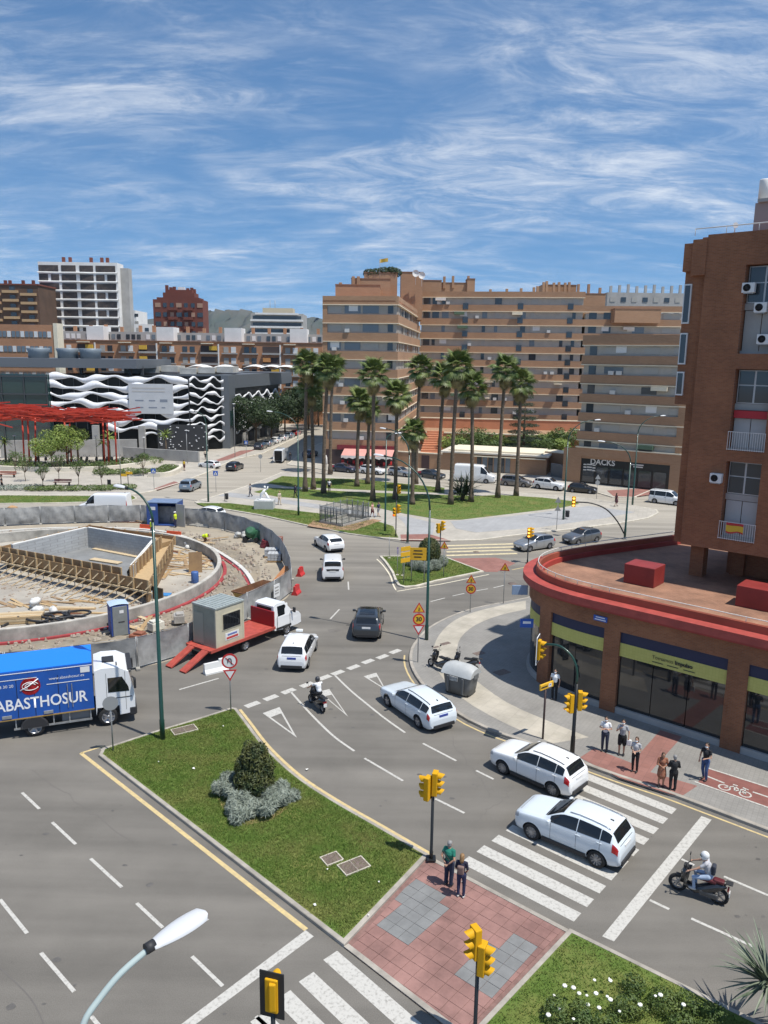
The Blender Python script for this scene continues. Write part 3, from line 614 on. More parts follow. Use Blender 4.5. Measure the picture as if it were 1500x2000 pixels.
def wheel_meshes(Rw,style=0):
    k=(round(Rw,3),style)
    if k in WHEELS: return WHEELS[k]
    w=0.20 if Rw<0.4 else 0.28
    t=MB().lathe([(Rw*.66,-w/2),(Rw*.9,-w/2),(Rw*.985,-w*.36),(Rw,-w*.2),(Rw,w*.2),(Rw*.985,w*.36),(Rw*.9,w/2),(Rw*.66,w/2)],seg=22,axis='Y',cap=False).mesh('tyre'); t.materials.append(M_TYRE)
    r=MB(); r.lathe([(Rw*.67,-w*.42),(Rw*.69,w*.44),(Rw*.62,w*.40),(Rw*.6,w*.12),(0.001,w*.10)],seg=20,axis='Y',cap=False)
    # axis Y maps h -> -... face both sides
    ns=10 if style==0 else 5
    for i in range(ns):
        a=2*PI*i/ns
        for side in (-1,1):
            p0=Vector((math.cos(a)*Rw*.10,side*w*.40,math.sin(a)*Rw*.10)); p1=Vector((math.cos(a)*Rw*.63,side*w*.43,math.sin(a)*Rw*.63)); r.bar(p0,p1,Rw*(.085 if ns==10 else .16),0.02,up=Vector((0,1,0)))
    for side in (-1,1): r.lathe([(0.001,side*w*.46),(Rw*.14,side*w*.44),(Rw*.15,side*w*.3)],seg=10,axis='Y')
    rm=r.mesh('rim'); rm.materials.append(M_RIM)
    d=MB().lathe([(0.001,-w*.3),(Rw*.66,-w*.3),(Rw*.66,w*.3),(0.001,w*.3)],seg=16,axis='Y').mesh('brake_disc'); d.materials.append(M_DARK)
    WHEELS[k]=(t,rm,d); return WHEELS[k]
def add_wheel(parent,x,y,Rw,style=0,name='wheel'):
    t,r,d=wheel_meshes(Rw,style); o=link(name,t,None,parent,loc=(x,y,Rw)); link('rim',r,None,o); return o
class Shell:
    def __init__(s,spec):
        st=spec['st']; us=list(range(len(st))); s.f=[pchip(us,[q[k] for q in st]) for k in range(5)]; s.n=len(st)-1; s.roof=spec['roof']; s.zr=max(q[1] for q in st)
        s.vk=[0,1,2,3,4,5,6,7,8]
    def ring(s,u):
        x,zt,zb,z0,w=[f(u) for f in s.f]; zb=min(zb,zt-0.02)
        t=max(0,min(1,(zt-zb)/(s.zr-zb+1e-6))); wr=(w*.80)*(1-t)+s.roof*t; hm=zb+(zt-zb)*.5
        return [(x,0,z0),(x,w*.9,z0),(x,w*.985,z0+(zb-z0)*.28),(x,w,z0+(zb-z0)*.68),(x,w*.965,zb),(x,(w*.965*.5+wr*.5)*1.012,hm),(x,wr,zt-(zt-zb)*.10-0.004),(x,wr*.55,zt-0.008),(x,0,zt)]
    def P(s,u,v):
        side=1 if v>=0 else -1; v=abs(v); c=s.ring(u); i=min(int(v),7); t=v-i
        if i in (0,):
            a,b=Vector(c[0]),Vector(c[1]); p=a.lerp(b,t)
        else:
            p1,p2=Vector(c[i]),Vector(c[i+1]); p0=Vector(c[i-1]) if i>1 else p1; p3=Vector(c[i+2]) if i<7 else Vector((p1.x,-c[7][1],c[7][2])) if i==7 else p2
            if i==6: p3=Vector(c[8])
            p=0.5*((2*p1)+(p2-p0)*t+(2*p0-5*p1+4*p2-p3)*t*t+(3*p1-p0-3*p2+p3)*t**3)
            if i in (1,): p=p1.lerp(p2,t)
        return Vector((p.x,p.y*side,p.z))
    def nrm(s,u,v):
        e=0.03; uu=min(max(u,e),s.n-e); a=s.P(uu+e,v)-s.P(uu-e,v); vv=v
        b=s.P(uu,vv+e)-s.P(uu,vv-e) if 0.1<abs(vv)<7.95 else Vector((0,1 if True else -1,0))
        if abs(vv)>=7.95: return Vector((-a.z,0,a.x)).normalized()*(1 if Vector((-a.z,0,a.x)).z>0 or abs(a.x)<1e-4 else -1) if abs(a.x)>1e-5 else Vector((-1 if u>s.n/2 else 1,0,0))
        n=a.cross(b).normalized(); p=s.P(u,v); c=Vector((p.x*0.6,0,0.8))
        if n.dot(p-c)<0: n=-n
        return n
    def patch(s,u0,u1,v0,v1,nu=6,nv=4,off=0.006,fu=None):
        mb=MB(); g=[]
        for i in range(nu+1):
            u=u0+(u1-u0)*i/nu; row=[]
            for j in range(nv+1):
                v=v0+(v1-v0)*j/nv; row.append(s.P(u,v)+s.nrm(u,v)*off)
            g.append(row)
        return mb.sheet(g)
    def top_patch(s,u0,u1,vlim,nu=6,off=0.006):
        """patch across the roof line from +vlim to -vlim"""
        mb=MB(); g=[]
        for i in range(nu+1):
            u=u0+(u1-u0)*i/nu; row=[]
            for j in range(9):
                k=(j-4)/4; v=8-(8-vlim)*abs(k); v=v if k<=0 else -v
                p=s.P(u,v); e=0.04; a=s.P(min(u+e,s.n),8)-s.P(max(u-e,0),8); nn=Vector((-a.z,0,a.x)); nn=nn.normalized() if nn.length>1e-6 else Vector((0,0,1))
                if nn.z<0 and a.x>0: nn=-nn
                if a.x<0 and nn.dot(Vector((0,0,1)))<0: nn=-nn
                row.append(p+nn*off)
            g.append(row)
        return mb.sheet(g)
def body_mesh(sh,wb,Rw,name='body'):
    us=[]; n=sh.n
    for i in range(n):
        k=6 if i in (3,4,5,6,7) else 4
        us+= [i+j/k for j in range(k)]
    us.append(n); vs=[0.6,1,1.25,1.5,1.75,2,2.33,2.67,3,3.33,3.67,4,4.33,4.67,5,5.33,5.67,6,6.25,6.5,6.75,7,7.33,7.67]
    full=vs+[8]+[-v for v in reversed(vs)]
    # extra density near the wheels
    pts=[[sh.P(u,v) for v in full] for u in us]
    dens=[]; 
    for i in range(len(us)-1):
        dens.append(us[i]); x0,x1=pts[i][8].x,pts[i+1][8].x
        near=any(abs((x0+x1)/2-cx)<Rw*1.6 for cx in (wb/2,-wb/2)); m=max(1,int(abs(x0-x1)/0.06)) if near else 1
        dens+=[us[i]+(us[i+1]-us[i])*k/m for k in range(1,m)]
    dens.append(us[-1]); pts=[[sh.P(u,v) for v in full] for u in dens]
    mb=MB(); mb.sheet(pts); V=mb.v; Ra=Rw*1.16; keep=[]; ks=[]
    for f in mb.f:
        c=sum((V[i] for i in f),Vector())/4; cut=False
        for cx in (wb/2,-wb/2):
            if (Vector((c.x-cx,c.z-Rw)).length<Ra) and abs(c.y)>0.5: cut=True
        if not cut: keep.append(f); ks.append(True)
    # pull the rim of each opening on to the arch circle
    used=set(); cnt={}
    for f in keep:
        for a,b in zip(f,f[1:]+f[:1]): e=(min(a,b),max(a,b)); cnt[e]=cnt.get(e,0)+1
    for e,c in cnt.items():
        if c==1:
            for i in e:
                p=V[i]
                for cx in (wb/2,-wb/2):
                    q=Vector((p.x-cx,p.z-Rw))
                    if abs(p.y)>0.5 and q.length<Ra*1.35 and p.z>0.2 and q.length>1e-3: q=q.normalized()*Ra; V[i]=Vector((cx+q.x,p.y,max(Rw+q.y,p.z if p.z<0.25 else Rw+q.y)))
    mb.f=keep; mb.sm=ks; nv=len(full)
    mb.f.append([i for i in range(nv)][::-1]); mb.sm.append(False); mb.f.append([(len(pts)-1)*nv+i for i in range(nv)]); mb.sm.append(False)
    return mb
MODELS={}
def make_car(kind,label,paint,key,cladding=False,rails=False,style=0,plate=M_PLATE,extras=None,dark_roof=None,scale=1.0,hl=M_HEADL,name='car',cat='car',solid_side=False,rear_glass=True,group=None):
    spec=CARS[kind]; sh=Shell(spec); wb=spec['wb']; Rw=spec['R']; root=thing(name,(0,0,0),label,cat,group); n=sh.n; b,t=spec['ws']; rt,rb=spec['rw']
    body=body_mesh(sh,wb,Rw).build('body',paint,root)
    # wells
    for cx in (wb/2,-wb/2):
        MB().lathe([(Rw*1.15,-0.7),(Rw*1.15,0.7)],c=(cx,0,Rw),seg=20,axis='Y',smooth=True,cap=False).build('wheel_well',M_DARK,root)
    MB().box((0,0,Rw*.75),(spec['L']*.86,1.3,Rw*.5)).build('underbody',M_DARK,root)
    sh.top_patch(b+.12,t-.10,6.15,off=0.008).build('windscreen',M_GLASS,root)
    if rear_glass: sh.top_patch(rt+.12,rb-.12 if kind not in('lav','van') else rb-.25,6.2 if kind!='sedan' else 6.3,off=0.010).build('rear_window',M_GLASS,root)
    ends=(t-.62,rt+.18)
    cuts={'hatch':(5.9,),'suv':(5.95,7.2),'wagon':(5.75,7.0),'mpv':(5.9,7.1),'sedan':(6.0,),'lav':(5.95,7.0),'van':(5.9,)}[kind]
    for sd in (1,-1):
        e=[ends[0]]+list(cuts)+[ends[1]]
        if solid_side: e=[ends[0],cuts[0]]
        for i in range(len(e)-1):
            sh.patch(e[i]+(.0 if i==0 else .05),e[i+1],sd*4.16,sd*5.78,nu=8,nv=4,off=0.007).build('side_window',M_GLASS,root)
        # lights
        sh.patch(n-2.6,n-1.35,sd*3.05,sd*4.35,nu=5,nv=3,off=0.008).build('tail_lamp',M_TAIL,root) if kind not in('lav','van') else sh.patch(n-2.95,n-1.6,sd*3.6,sd*4.9,nu=5,nv=3,off=0.010).build('tail_lamp',M_TAIL,root)
        sh.patch(0.75,1.75,sd*3.35,sd*4.6,nu=5,nv=3,off=0.008).build('headlamp',hl,root)
        # mirror
        m=MB(); mu=t-.62; p=sh.P(mu,sd*4.3); m.bbox((p.x-0.02,p.y+sd*0.13,p.z+0.04),(0.12,0.2,0.14),0.04); m.bar((p.x,p.y-sd*.02,p.z),(p.x,p.y+sd*.08,p.z+.01),0.05); m.build('mirror',paint if style!=9 else M_BLACKP,root)
        # door handles and shut lines
        for hx in ((cuts[0]+.12),)+((cuts[1]+.02,) if len(cuts)>1 and not solid_side else ()):
            p=sh.P(hx,sd*3.72); MB().bbox((p.x,p.y+sd*0.012,p.z),(0.2,0.03,0.035),0.01).build('door_handle',paint if kind!='lav' else M_BLACKP,root)
        for du in (t-.55,cuts[0]+.02)+((cuts[1]+.05,) if len(cuts)>1 else ()):
            mbd=MB(); g=[]
            for j in range(9):
                v=1.5+j*(4.1-1.5)/8; p=sh.P(du,sd*v); q=sh.P(du+.02,sd*v); nn=Vector((0,sd,0)); g.append([p+nn*.003,Vector((p.x-0.012,p.y,p.z))+nn*.003])
            mbd.sheet(g).build('door_seam',M_DARK,root)
        if cladding: sh.patch(1.3,n-1.0,sd*1.0,sd*1.85,nu=26,nv=2,off=0.006).build('sill_trim',M_BLACKP,root) if False else MB().box((0,sd*(spec['st'][5][4]*.955),spec['st'][5][3]+.07),(wb-2.5*Rw,0.07,0.16)).build('sill_trim',M_BLACKP,root)
        if rails:
            pts=[sh.P(u,sd*6.35)+Vector((0,0,.035)) for u in (t+.25,t+.9,t+1.6,rt-.6,rt-.15)]; MB().tube(pts,0.016,6).build('roof_rail',M_BLACKP if rails==1 else M_CHROME,root)
        for cx in (wb/2,-wb/2):
            add_wheel(root,cx,sd*(spec['st'][5][4]-0.10),Rw,style if style!=9 else 0)
    xr=spec['st'][-1][0]; zb_=spec['st'][-2][1]
    MB().box((spec['st'][-2][0]-0.012,0,(spec['st'][-2][1]*.62+.3)),(0.03,0.52,0.12)).build('number_plate',plate,root)
    MB().box((xr+0.02,0,spec['st'][-1][3]+.03),(0.16,1.25,0.16)).build('rear_bumper_trim',M_BLACKP,root)
    xf=spec['st'][0][0]; MB().box((xf-0.03,0,spec['st'][0][3]+.08),(0.12,1.0,0.17)).build('grille',M_BLACKP,root)
    MB().box((xf+0.03,0,spec['st'][0][3]+.16),(0.02,0.5,0.11)).build('number_plate',M_PLATE,root)
    p=sh.P(rt-.35,8); MB().bbox((p.x+.1,0,p.z+.03),(0.14,0.035,0.06),0.015).build('aerial_fin',M_BLACKP,root)
    sh.top_patch(1.62,1.66,6.3,nu=1,off=0.004).build('bonnet_seam',M_DARK,root); sh.top_patch(b-.03,b+.10,6.3,nu=1,off=0.005).build('cowl',M_BLACKP,root)
    if rear_glass: sh.top_patch(n-1.62,n-1.52,6.4,nu=1,off=0.006).build('tailgate_seam',M_DARK,root)
    if dark_roof: sh.top_patch(t+.2,rt-.6,6.6,off=0.012).build('sunroof',M_GLASS,root)
    MODELS[key]=root; return root
def put(o,c,heading,s=1.0): o.location=(c.x,c.y,0.0); o.rotation_euler=(0,0,heading); o.scale=(s,s,s); return o
def by_wheels(kind,f,r,side,hw=None,z=0):
    """centre and heading from the near-side tyre contacts (photo points)"""
    a,b=G(*f),G(*r); d=(a-b); d.z=0; d.normalize(); n=Vector((-d.y,d.x,0)); w=(hw or CARS[kind]['st'][5][4])-0.1
    return (a+b)/2-n*w*(1 if side=='L' else -1), math.atan2(d.y,d.x)
def by_rear(kind,r,ahead):
    a=G(*r); d=G(*ahead)-a; d.normalize(); return a+d*(CARS[kind]['L']/2), math.atan2(d.y,d.x)
C=make_car('suv','white crossover with black sill trim driving over the zebra crossing',P_PEARL,'scross',cladding=True,rails=2); put(C,*by_wheels('suv',(1039,1639),(1164,1693),'L'))
C=make_car('suv','white crossover with black roof rails beside the tall kerbside traffic light mast',P_WHITE,'arona',cladding=True,rails=1); put(C,*by_wheels('suv',(982,1512),(1078,1555),'L'),0.97)
C=make_car('wagon','white estate car with blue rear plate passing the grey waste container',P_PEARL,'skoda',rails=1,style=1,plate=M_PLATEB); put(C,*by_wheels('wagon',(758,1379),(818,1421),'L'))
C=make_car('mpv','white taxi minivan with blue rear plate and roof light on the roundabout',P_WHITE,'taxi',plate=M_PLATEB); put(C,*by_rear('mpv',(569,1314),(592,1268)))
MB().bbox((0.35,0,1.66),(0.2,0.42,0.14),0.04).build('taxi_sign',mat('taxi_sign_white',(0.7,0.72,0.7),0.4),C)
C=make_car('suv','dark grey large sport utility car with glass roof on the roundabout',P_DGREY,'q5',dark_roof=True,style=1); put(C,*by_rear('suv',(715,1253),(727,1195)),1.05)
C=make_car('lav','white small van seen from behind with large dark rear window',P_WHITE,'doblo',solid_side=True,style=9); put(C,*by_rear('lav',(650,1137),(649,1085)))
MB().box((-2.175,0,1.0),(0.03,1.0,0.16)).build('rear_trim',M_BLACKP,C)
C=make_car('hatch','white three-door hatchback turning beside the park lawn',P_WHITE,'seat'); put(C,*by_wheels('hatch',(617,1066),(637,1078),'L'))
C=make_car('hatch','silver hatchback waiting at the far traffic lights',P_SILVER,'p308',style=1); put(C,*by_wheels('hatch',(1034,1078),(1073,1072),'L'))
C=make_car('hatch','dark grey hatchback following the silver hatchback',P_GREY,'p208',style=1); put(C,*by_wheels('hatch',(1127,1065),(1166,1059),'L'))
for s_ in ('p308','p208'): pass
C=make_car('lav','white passenger van with roof bars and side windows by the shop corner',P_WHITE,'kangoo',rails=1); put(C,*by_wheels('lav',(1320,988),(1278,983),'R'))
C=make_car('hatch','small black hatchback parked in front of the black shopfront',P_BLACK,'black',group='cars parked along the apartment building'); put(C,*by_wheels('hatch',(1152,965),(1118,962),'R'),0.95)
C=make_car('suv','white sport utility car parked by the low brick gatehouse',P_WHITE,'tiguan',rails=1,group='cars parked along the apartment building'); put(C,*by_wheels('suv',(1086,959),(1050,955),'R'),1.05)
C=make_car('mpv','grey people carrier parked between the tall white van and the white sport utility car',paintm('warm_grey',(0.19,0.185,0.18),0.3,0.5),'gvan',group='cars parked along the apartment building'); put(C,*by_wheels('mpv',(1021,952),(989,949),'R'))
C=make_car('van','tall white panel van parked in front of the gatehouse',P_WHITE,'sprinter',solid_side=True,style=9,cat='van',name='panel_van',rear_glass=False,group='cars parked along the apartment building'); put(C,*by_wheels('van',(954,945),(897,941),'R'))
C=make_car('sedan','dark grey saloon parked behind the tall white van',P_DGREY,'gsed',group='cars parked along the apartment building'); put(C,*by_wheels('sedan',(852,937),(821,933),'R'))
C=make_car('hatch','silver hatchback parked in front of the pink awning',P_SILVER,'shat',group='cars parked along the apartment building'); put(C,*by_wheels('hatch',(790,932),(765,929),'R'))
C=make_car('hatch','white hatchback parked in front of the pink awning',P_WHITE,'whit',group='cars parked along the apartment building'); put(C,*by_wheels('hatch',(738,928),(707,925),'R'))
C=make_car('sedan','navy blue saloon parked before the bar entrance',P_NAVY,'nsed',group='cars parked along the apartment building'); put(C,*by_wheels('sedan',(682,924),(651,921),'R'))
C=make_car('mpv','silver people carrier driving away up the side street',P_BLUEGREY,'picasso'); put(C,*by_wheels('mpv',(389,954.5),(378,959.5),'R'))
C=make_car('hatch','small white city car coming down the side street past the shopping centre',P_WHITE,'fiat'); put(C,*by_wheels('hatch',(393,914),(412,916),'L'),0.9)
C=make_car('hatch','black hatchback driving up the side street',P_BLACK,'bhat'); put(C,*by_wheels('hatch',(474,916),(462,920.5),'R'))
C=make_car('van','white delivery van with its rear doors open in the side street',P_WHITE,'dvan',solid_side=True,style=9,cat='van',name='delivery_van',rear_glass=False); put(C,*by_rear('van',(543,905),(562,887)),0.88)
MB().box((-3.13,0,1.45),(0.06,1.5,1.9)).build('load_opening',M_DARK,C)
for sd in (1,-1): MB().box((-3.5,sd*0.92,1.5),(0.75,0.05,2.0),rz=sd*R(12)).build('rear_door',P_WHITE,C)
src={'a':('suv',P_DGREY,'dark grey sport utility car, first of the row parked under the street trees'),'b':('hatch',P_SILVER,'silver hatchback, second of the row parked under the street trees'),'c':('hatch',P_WHITE,'white hatchback, third of the row parked under the street trees'),'d':('sedan',P_WHITE,'white saloon, fourth of the row parked under the street trees'),'e':('hatch',P_BLUEGREY,'blue grey hatchback, fifth of the row parked under the street trees'),'f':('hatch',P_RED,'red hatchback, last of the row parked under the street trees')}
for i,(k,(kind,pt,lb)) in enumerate(src.items()):
    C=make_car(kind,lb,pt,'row'+k,group='cars parked along the side street'); a=G(521,878); b=G(588,851); d=(b-a).normalized(); p=a+d*(i*5.7); put(C,p+Vector((-1.2,0,0)),math.atan2(d.y,d.x))
C=make_car('suv','dark car parked in the shade at the foot of the apartment block corner',P_NAVY,'shade'); p=G(606,893); put(C,p,R(75))
C=make_car('hatch','white hatchback passing behind the grey site hoarding',P_WHITE,'hid'); p=G(404,1013); put(C,p,R(160))
C=make_car('van','white van passing behind the far site hoarding',P_WHITE,'hidv',solid_side=True,style=9,cat='van',name='panel_van',rear_glass=False); p=G(206,1003); put(C,p,R(178),0.92)
C=make_car('hatch','white hatchback parked round the corner beyond the white passenger van',P_WHITE,'corner'); p=G(1350,982); put(C,p,R(60))
# ------------------------------------------------------------------ delivery lorry with blue box
M_LBLUE=mat('lorry_blue',(0.012,0.085,0.36),0.4,var=0.1,scale=1.2); M_LTOP=mat('lorry_roof_blue',(0.012,0.20,0.78),0.45); M_CABW=mat('cab_white',(0.76,0.77,0.77),0.35,coat=0.6)
M_STEEL=mat('galvanised_steel',(0.36,0.37,0.37),0.5,metal=0.6,var=0.15,scale=6); M_REDD=mat('flatbed_red',(0.40,0.07,0.05),0.6,var=0.2,scale=2.5); M_WLET=mat('lettering_white',(0.8,0.8,0.8),0.6)
c,h=by_wheels('van',(213,1416),(70,1437),'R',hw=1.2); fw=G(213,1416); rw=G(70,1437); WB=(fw-rw).length
LO=thing('delivery_lorry',(c.x,c.y,0),'blue box lorry with white cab and large white lettering on its side','lorry',rz=h)
xb1=WB/2-0.62; xb0=xb1-7.2; bz0,bz1=1.02,3.42; bw=1.25
MB().bbox(((xb0+xb1)/2,0,(bz0+bz1)/2),(xb1-xb0,2*bw,bz1-bz0),0.03).build('cargo_box',M_LBLUE,LO)
MB().bbox(((xb0+xb1)/2,0,bz1+.02),(xb1-xb0-.02,2*bw-.04,0.05),0.02).build('box_roof',M_LTOP,LO)
MB().box(((xb0+xb1)/2,-bw-.006,bz1-.10),(xb1-xb0,0.02,0.03)).build('box_trim',M_WLET,LO)
MB().box(((xb0+xb1)/2,-bw-.006,bz0+.02),(xb1-xb0,0.02,0.06)).build('box_trim',mat('ochre_rail',(0.35,0.22,0.06),0.6),LO)
sy=-bw-0.012
def letter(txt,x,z,size,parent,y,m,bold=0.0,rz=0.0,name='lettering',sx=1.0):
    me=text_mesh(txt,size,bold); me.transform(Matrix.Diagonal((sx,1,1,1))); me.materials.append(m); o=link(name,me,None,parent,loc=(x,y,z)); o.rotation_euler=(0,0,rz); return o
letter('ABASTHOSUR',xb1-2.3,1.75,0.78,LO,sy,M_WLET,0.012,sx=0.82); letter('www.abasthosur.es',xb1-1.15,2.86,0.2,LO,sy,M_WLET); letter('902 78 30 20',xb1-4.0,2.72,0.2,LO,sy,M_WLET)
MB().box((xb1-1.1,sy,2.60),(1.9,0.006,0.03)).build('stripe',M_WLET,LO); MB().box((xb1-4.3,sy,3.02),(3.7,0.006,0.03)).build('stripe',M_WLET,LO)
em=MB(); em.lathe([(0.001,0.0),(0.44,0.0)],c=(xb1-2.75,sy-.002,2.62),seg=24,axis='Y'); em.build('emblem',mat('emblem_red',(0.5,0.02,0.025),0.5),LO)
ln=MB()
for k,(a,r_) in enumerate(((0.35,0.34),(0.25,0.22))):
    pts=[Vector((xb1-2.75+math.cos(a+t)*r_*1.05,sy-.012,2.62+math.sin(a+t)*r_*.6)) for t in [i*0.35 for i in range(17 if k==0 else 12)]]; ln.tube(pts,0.018,5)
ln.tube([(xb1-3.2,sy-.012,2.45),(xb1-2.85,sy-.012,2.62),(xb1-2.4,sy-.012,2.95)],0.03,5); ln.build('emblem_drawing',M_WLET,LO)
for x in (xb1-1.55,xb1-2.6,xb1-3.35,xb1-4.4,xb1-5.2,xb1-6.2): MB().box((x,-bw-.004,2.05),(0.025,0.012,1.9)).build('door_seam',M_DARK,LO)
for x in (xb1-2.05,xb1-3.85,xb1-5.6): MB().bbox((x,-bw-.02,1.2),(0.42,0.05,0.16),0.02).build('latch',M_STEEL,LO)
for x in (xb1-0.95,xb1-1.15): MB().bar((x,-bw-.03,1.3),(x,-bw-.03,2.5),0.03).build('lock_rod',M_STEEL,LO)
MB().box((xb1-.32,-bw-.006,3.12),(0.42,0.015,0.28)).build('notice_plate',M_PLATE,LO)
MB().box(((xb0+WB/2)/2+.4,0,0.86),(WB/2-xb0+1.2,0.9,0.2)).build('chassis',M_DARK,LO)
# cab
cf=WB/2+1.28; pr=[(WB/2-.55,0.62),(WB/2-.55,2.95),(WB/2-.2,3.05),(WB/2+.55,3.02),(cf-.25,2.75),(cf-.03,1.75),(cf+.02,1.35),(cf,0.55),(WB/2+.55,0.50),(WB/2+.55,1.0),(WB/2-.5,1.0)]
mb=MB(); n=len(pr); w=1.2
cab=MB(); ribs=[]
for yy,k in ((-w,0.985),(-w+.06,1.0),(w-.06,1.0),(w,0.985)):
    ribs.append([Vector(((p[0]-WB/2-.3)*k+WB/2+.3,yy,(p[1]-1.7)*k+1.7)) for p in pr])
for i in range(3):
    for j in range(n):
        j2=(j+1)%n; o=len(cab.v); cab.v+=[ribs[i][j],ribs[i][j2],ribs[i+1][j2],ribs[i+1][j]]; cab.f.append([o,o+3,o+2,o+1]); cab.sm.append(False)
for r_ in (ribs[0],ribs[3]):
    o=len(cab.v); cab.v+=r_; cab.f+= [[o+i for i in t] for t in tessellate_polygon([r_])]; cab.sm+=[False]*(len(cab.f)-len(cab.sm))
cab.build('cab',M_CABW,LO)
def ypoly(pts,y,t=0.012):
    mb=MB(); s_=-1 if y<0 else 1; a=[Vector((p[0],y,p[1])) for p in pts]; b=[Vector((p[0],y+s_*t,p[1])) for p in pts]; n=len(pts)
    o=0; mb.v=a+b
    for tr in tessellate_polygon([a]): mb.f.append([i+n for i in tr]); mb.sm.append(False)
    for i in range(n): mb.f.append([i,(i+1)%n,n+(i+1)%n,n+i]); mb.sm.append(False)
    return mb
for sd in (-1,1):
    ypoly([(WB/2+.05,1.75),(WB/2+.05,2.5),(WB/2+.72,2.5),(cf-.28,1.95),(cf-.25,1.72)],sd*w*1.0).build('side_window',M_GLASS,LO)
    mm=MB(); mm.bbox((cf+.02,sd*(w+.17),2.15),(0.12,0.22,0.5),0.04); mm.bar((cf-.1,sd*w,2.45),(cf,sd*(w+.15),2.4),0.05); mm.build('mirror',M_BLACKP,LO)
    for x in (WB/2-.02,cf-.42): MB().box((x,sd*(w+.002),1.75),(0.015,0.01,2.0)).build('door_seam',M_DARK,LO)
    MB().box((WB/2+.55,sd*(w+.005),1.42),(1.2,0.012,0.04)).build('trim_line',M_BLACKP,LO)
    MB().bbox((cf-.12,sd*.95,.62),(0.3,0.55,0.42),0.05).build('bumper_corner',M_BLACKP,LO)
MB().bbox((cf-.02,0,.62),(0.2,2.3,0.4),0.05).build('bumper',M_BLACKP,LO)
mb=MB(); d=Vector((cf-.03,0,1.78))-Vector((cf-.25,0,2.72)); mb.add([(cf-.245+.012,-1.08,2.70),(cf-.025+.012,-1.08,1.80),(cf-.025+.012,1.08,1.80),(cf-.245+.012,1.08,2.70)],[[0,1,2,3]]); mb.build('windscreen',M_GLASS,LO)
MB().box((WB/2+.12,-.1,3.06),(0.55,0.75,0.05)).build('roof_hatch',M_BLACKP,LO)
MB().tube([(WB/2+.5,y,3.05+.0) for y in (-1.0,-.6)],0.03,6).build('roof_horn',M_BLACKP,LO)
vis=MB(); vis.box((cf-.17,0,2.80),(.22,2.2,.05)); vis.build('sun_visor',M_BLACKP,LO)
for sx in (WB/2,-WB/2):
    for sd in (-1,1): add_wheel(LO,sx,sd*1.06,0.47,1)
for sd in (-1,1):
    a=MB(); a.lathe([(0.55,-0.2),(0.62,-0.2),(0.62,0.2),(0.55,0.2)],c=(-WB/2,sd*1.06,0.47),seg=18,axis='Y'); a.v=[v if v.z>0.5 else Vector((v.x,v.y,0.5)) for v in a.v]; a.build('mudguard',M_BLACKP,LO)
    g=MB(); g.bar((-WB/2-.9,sd*1.2,.52),(WB/2-.75,sd*1.2,.52),0.04,0.09)
    for x in (-WB/2-.8,-WB/2+.85,-.1,WB/2-.8): g.bar((x,sd*1.18,.52),(x,sd*1.15,1.0),0.05)
    g.build('side_guard',M_STEEL,LO)
    MB().bbox((0.2,sd*.8,.72),(1.3,0.5,0.45),0.05).build('fuel_tank',M_BLACKP if sd>0 else mat('tank_grey',(0.2,0.2,0.2),0.5),LO)

# ------------------------------------------------------------------ flatbed truck carrying the site cabin
fw,rw=G(559,1239),G(479,1271); d=(fw-rw).normalized(); n_=Vector((-d.y,d.x,0)); c=(fw+rw)/2+n_*0.95; h=math.atan2(d.y,d.x); WB=(fw-rw).length
FT=thing('flatbed_truck',(c.x,c.y,0),'white cab recovery truck with red flat bed and lowered loading ramps','truck',rz=h)
x0=-WB/2-2.9; x1=WB/2-1.15
MB().box(((x0+x1)/2,0,.80),(x1-x0,2.15,0.12)).build('flat_bed',M_REDD,FT)
for sd in (-1,1): MB().bar((x0,sd*1.09,.82),(x1,sd*1.09,.82),0.06,0.18).build('bed_rail',M_REDD,FT)
MB().box(((x0+x1)/2+.4,0,.6),(x1-x0+1.2,0.7,0.25)).build('chassis',M_DARK,FT)
MB().bbox((x1-.06,0,1.35),(0.1,2.1,1.1),0.03).build('headboard',mat('headboard_red',(0.30,0.015,0.02),0.5),FT)
for sd in (-.62,.62):
    r_=MB(); r_.bar((x0,sd,.80),(x0-1.75,sd,.06),0.52,0.09); r_.build('loading_ramp',M_REDD,FT)
pr=[(x1+.05,.55),(x1+.05,1.35),(x1+.12,2.15),(x1+.35,2.25),(x1+1.15,2.22),(x1+1.75,1.5),(x1+2.35,1.30),(x1+2.55,1.05),(x1+2.58,.5),(x1+2.2,.45),(x1+1.0,.45)]
cab=MB(); ribs=[[Vector((p[0],yy,p[1])) for p in pr] for yy in (-.98,.98)]; nn=len(pr)
for j in range(nn):
    j2=(j+1)%nn; inset_=lambda p:0.84 if p[1]>1.9 else (0.95 if p[1]>1.3 else 1.0)
    o=len(cab.v); a,b=pr[j],pr[j2]; cab.v+=[Vector((a[0],-.98*inset_(a),a[1])),Vector((b[0],-.98*inset_(b),b[1])),Vector((b[0],.98*inset_(b),b[1])),Vector((a[0],.98*inset_(a),a[1]))]; cab.f.append([o,o+3,o+2,o+1]); cab.sm.append(False)
for sd in (-1,1):
    r_=[Vector((p[0],sd*.98*(0.84 if p[1]>1.9 else (0.95 if p[1]>1.3 else 1.0)),p[1])) for p in pr]; o=len(cab.v); cab.v+=r_
    for tr in tessellate_polygon([r_]): cab.f.append([o+i for i in tr]); cab.sm.append(False)
cab.build('cab',M_CABW,FT)
def slopewin(pts,sd,parent,name):
    mb=MB(); vs=[Vector((p[0],sd*(.98*(0.95+(0.84-.95)*((p[1]-1.35)/.8))+.012),p[1])) for p in pts]; mb.v=vs
    for tr in tessellate_polygon([vs]): mb.f.append(list(tr)); mb.sm.append(False)
    return mb.build(name,M_GLASS,parent)
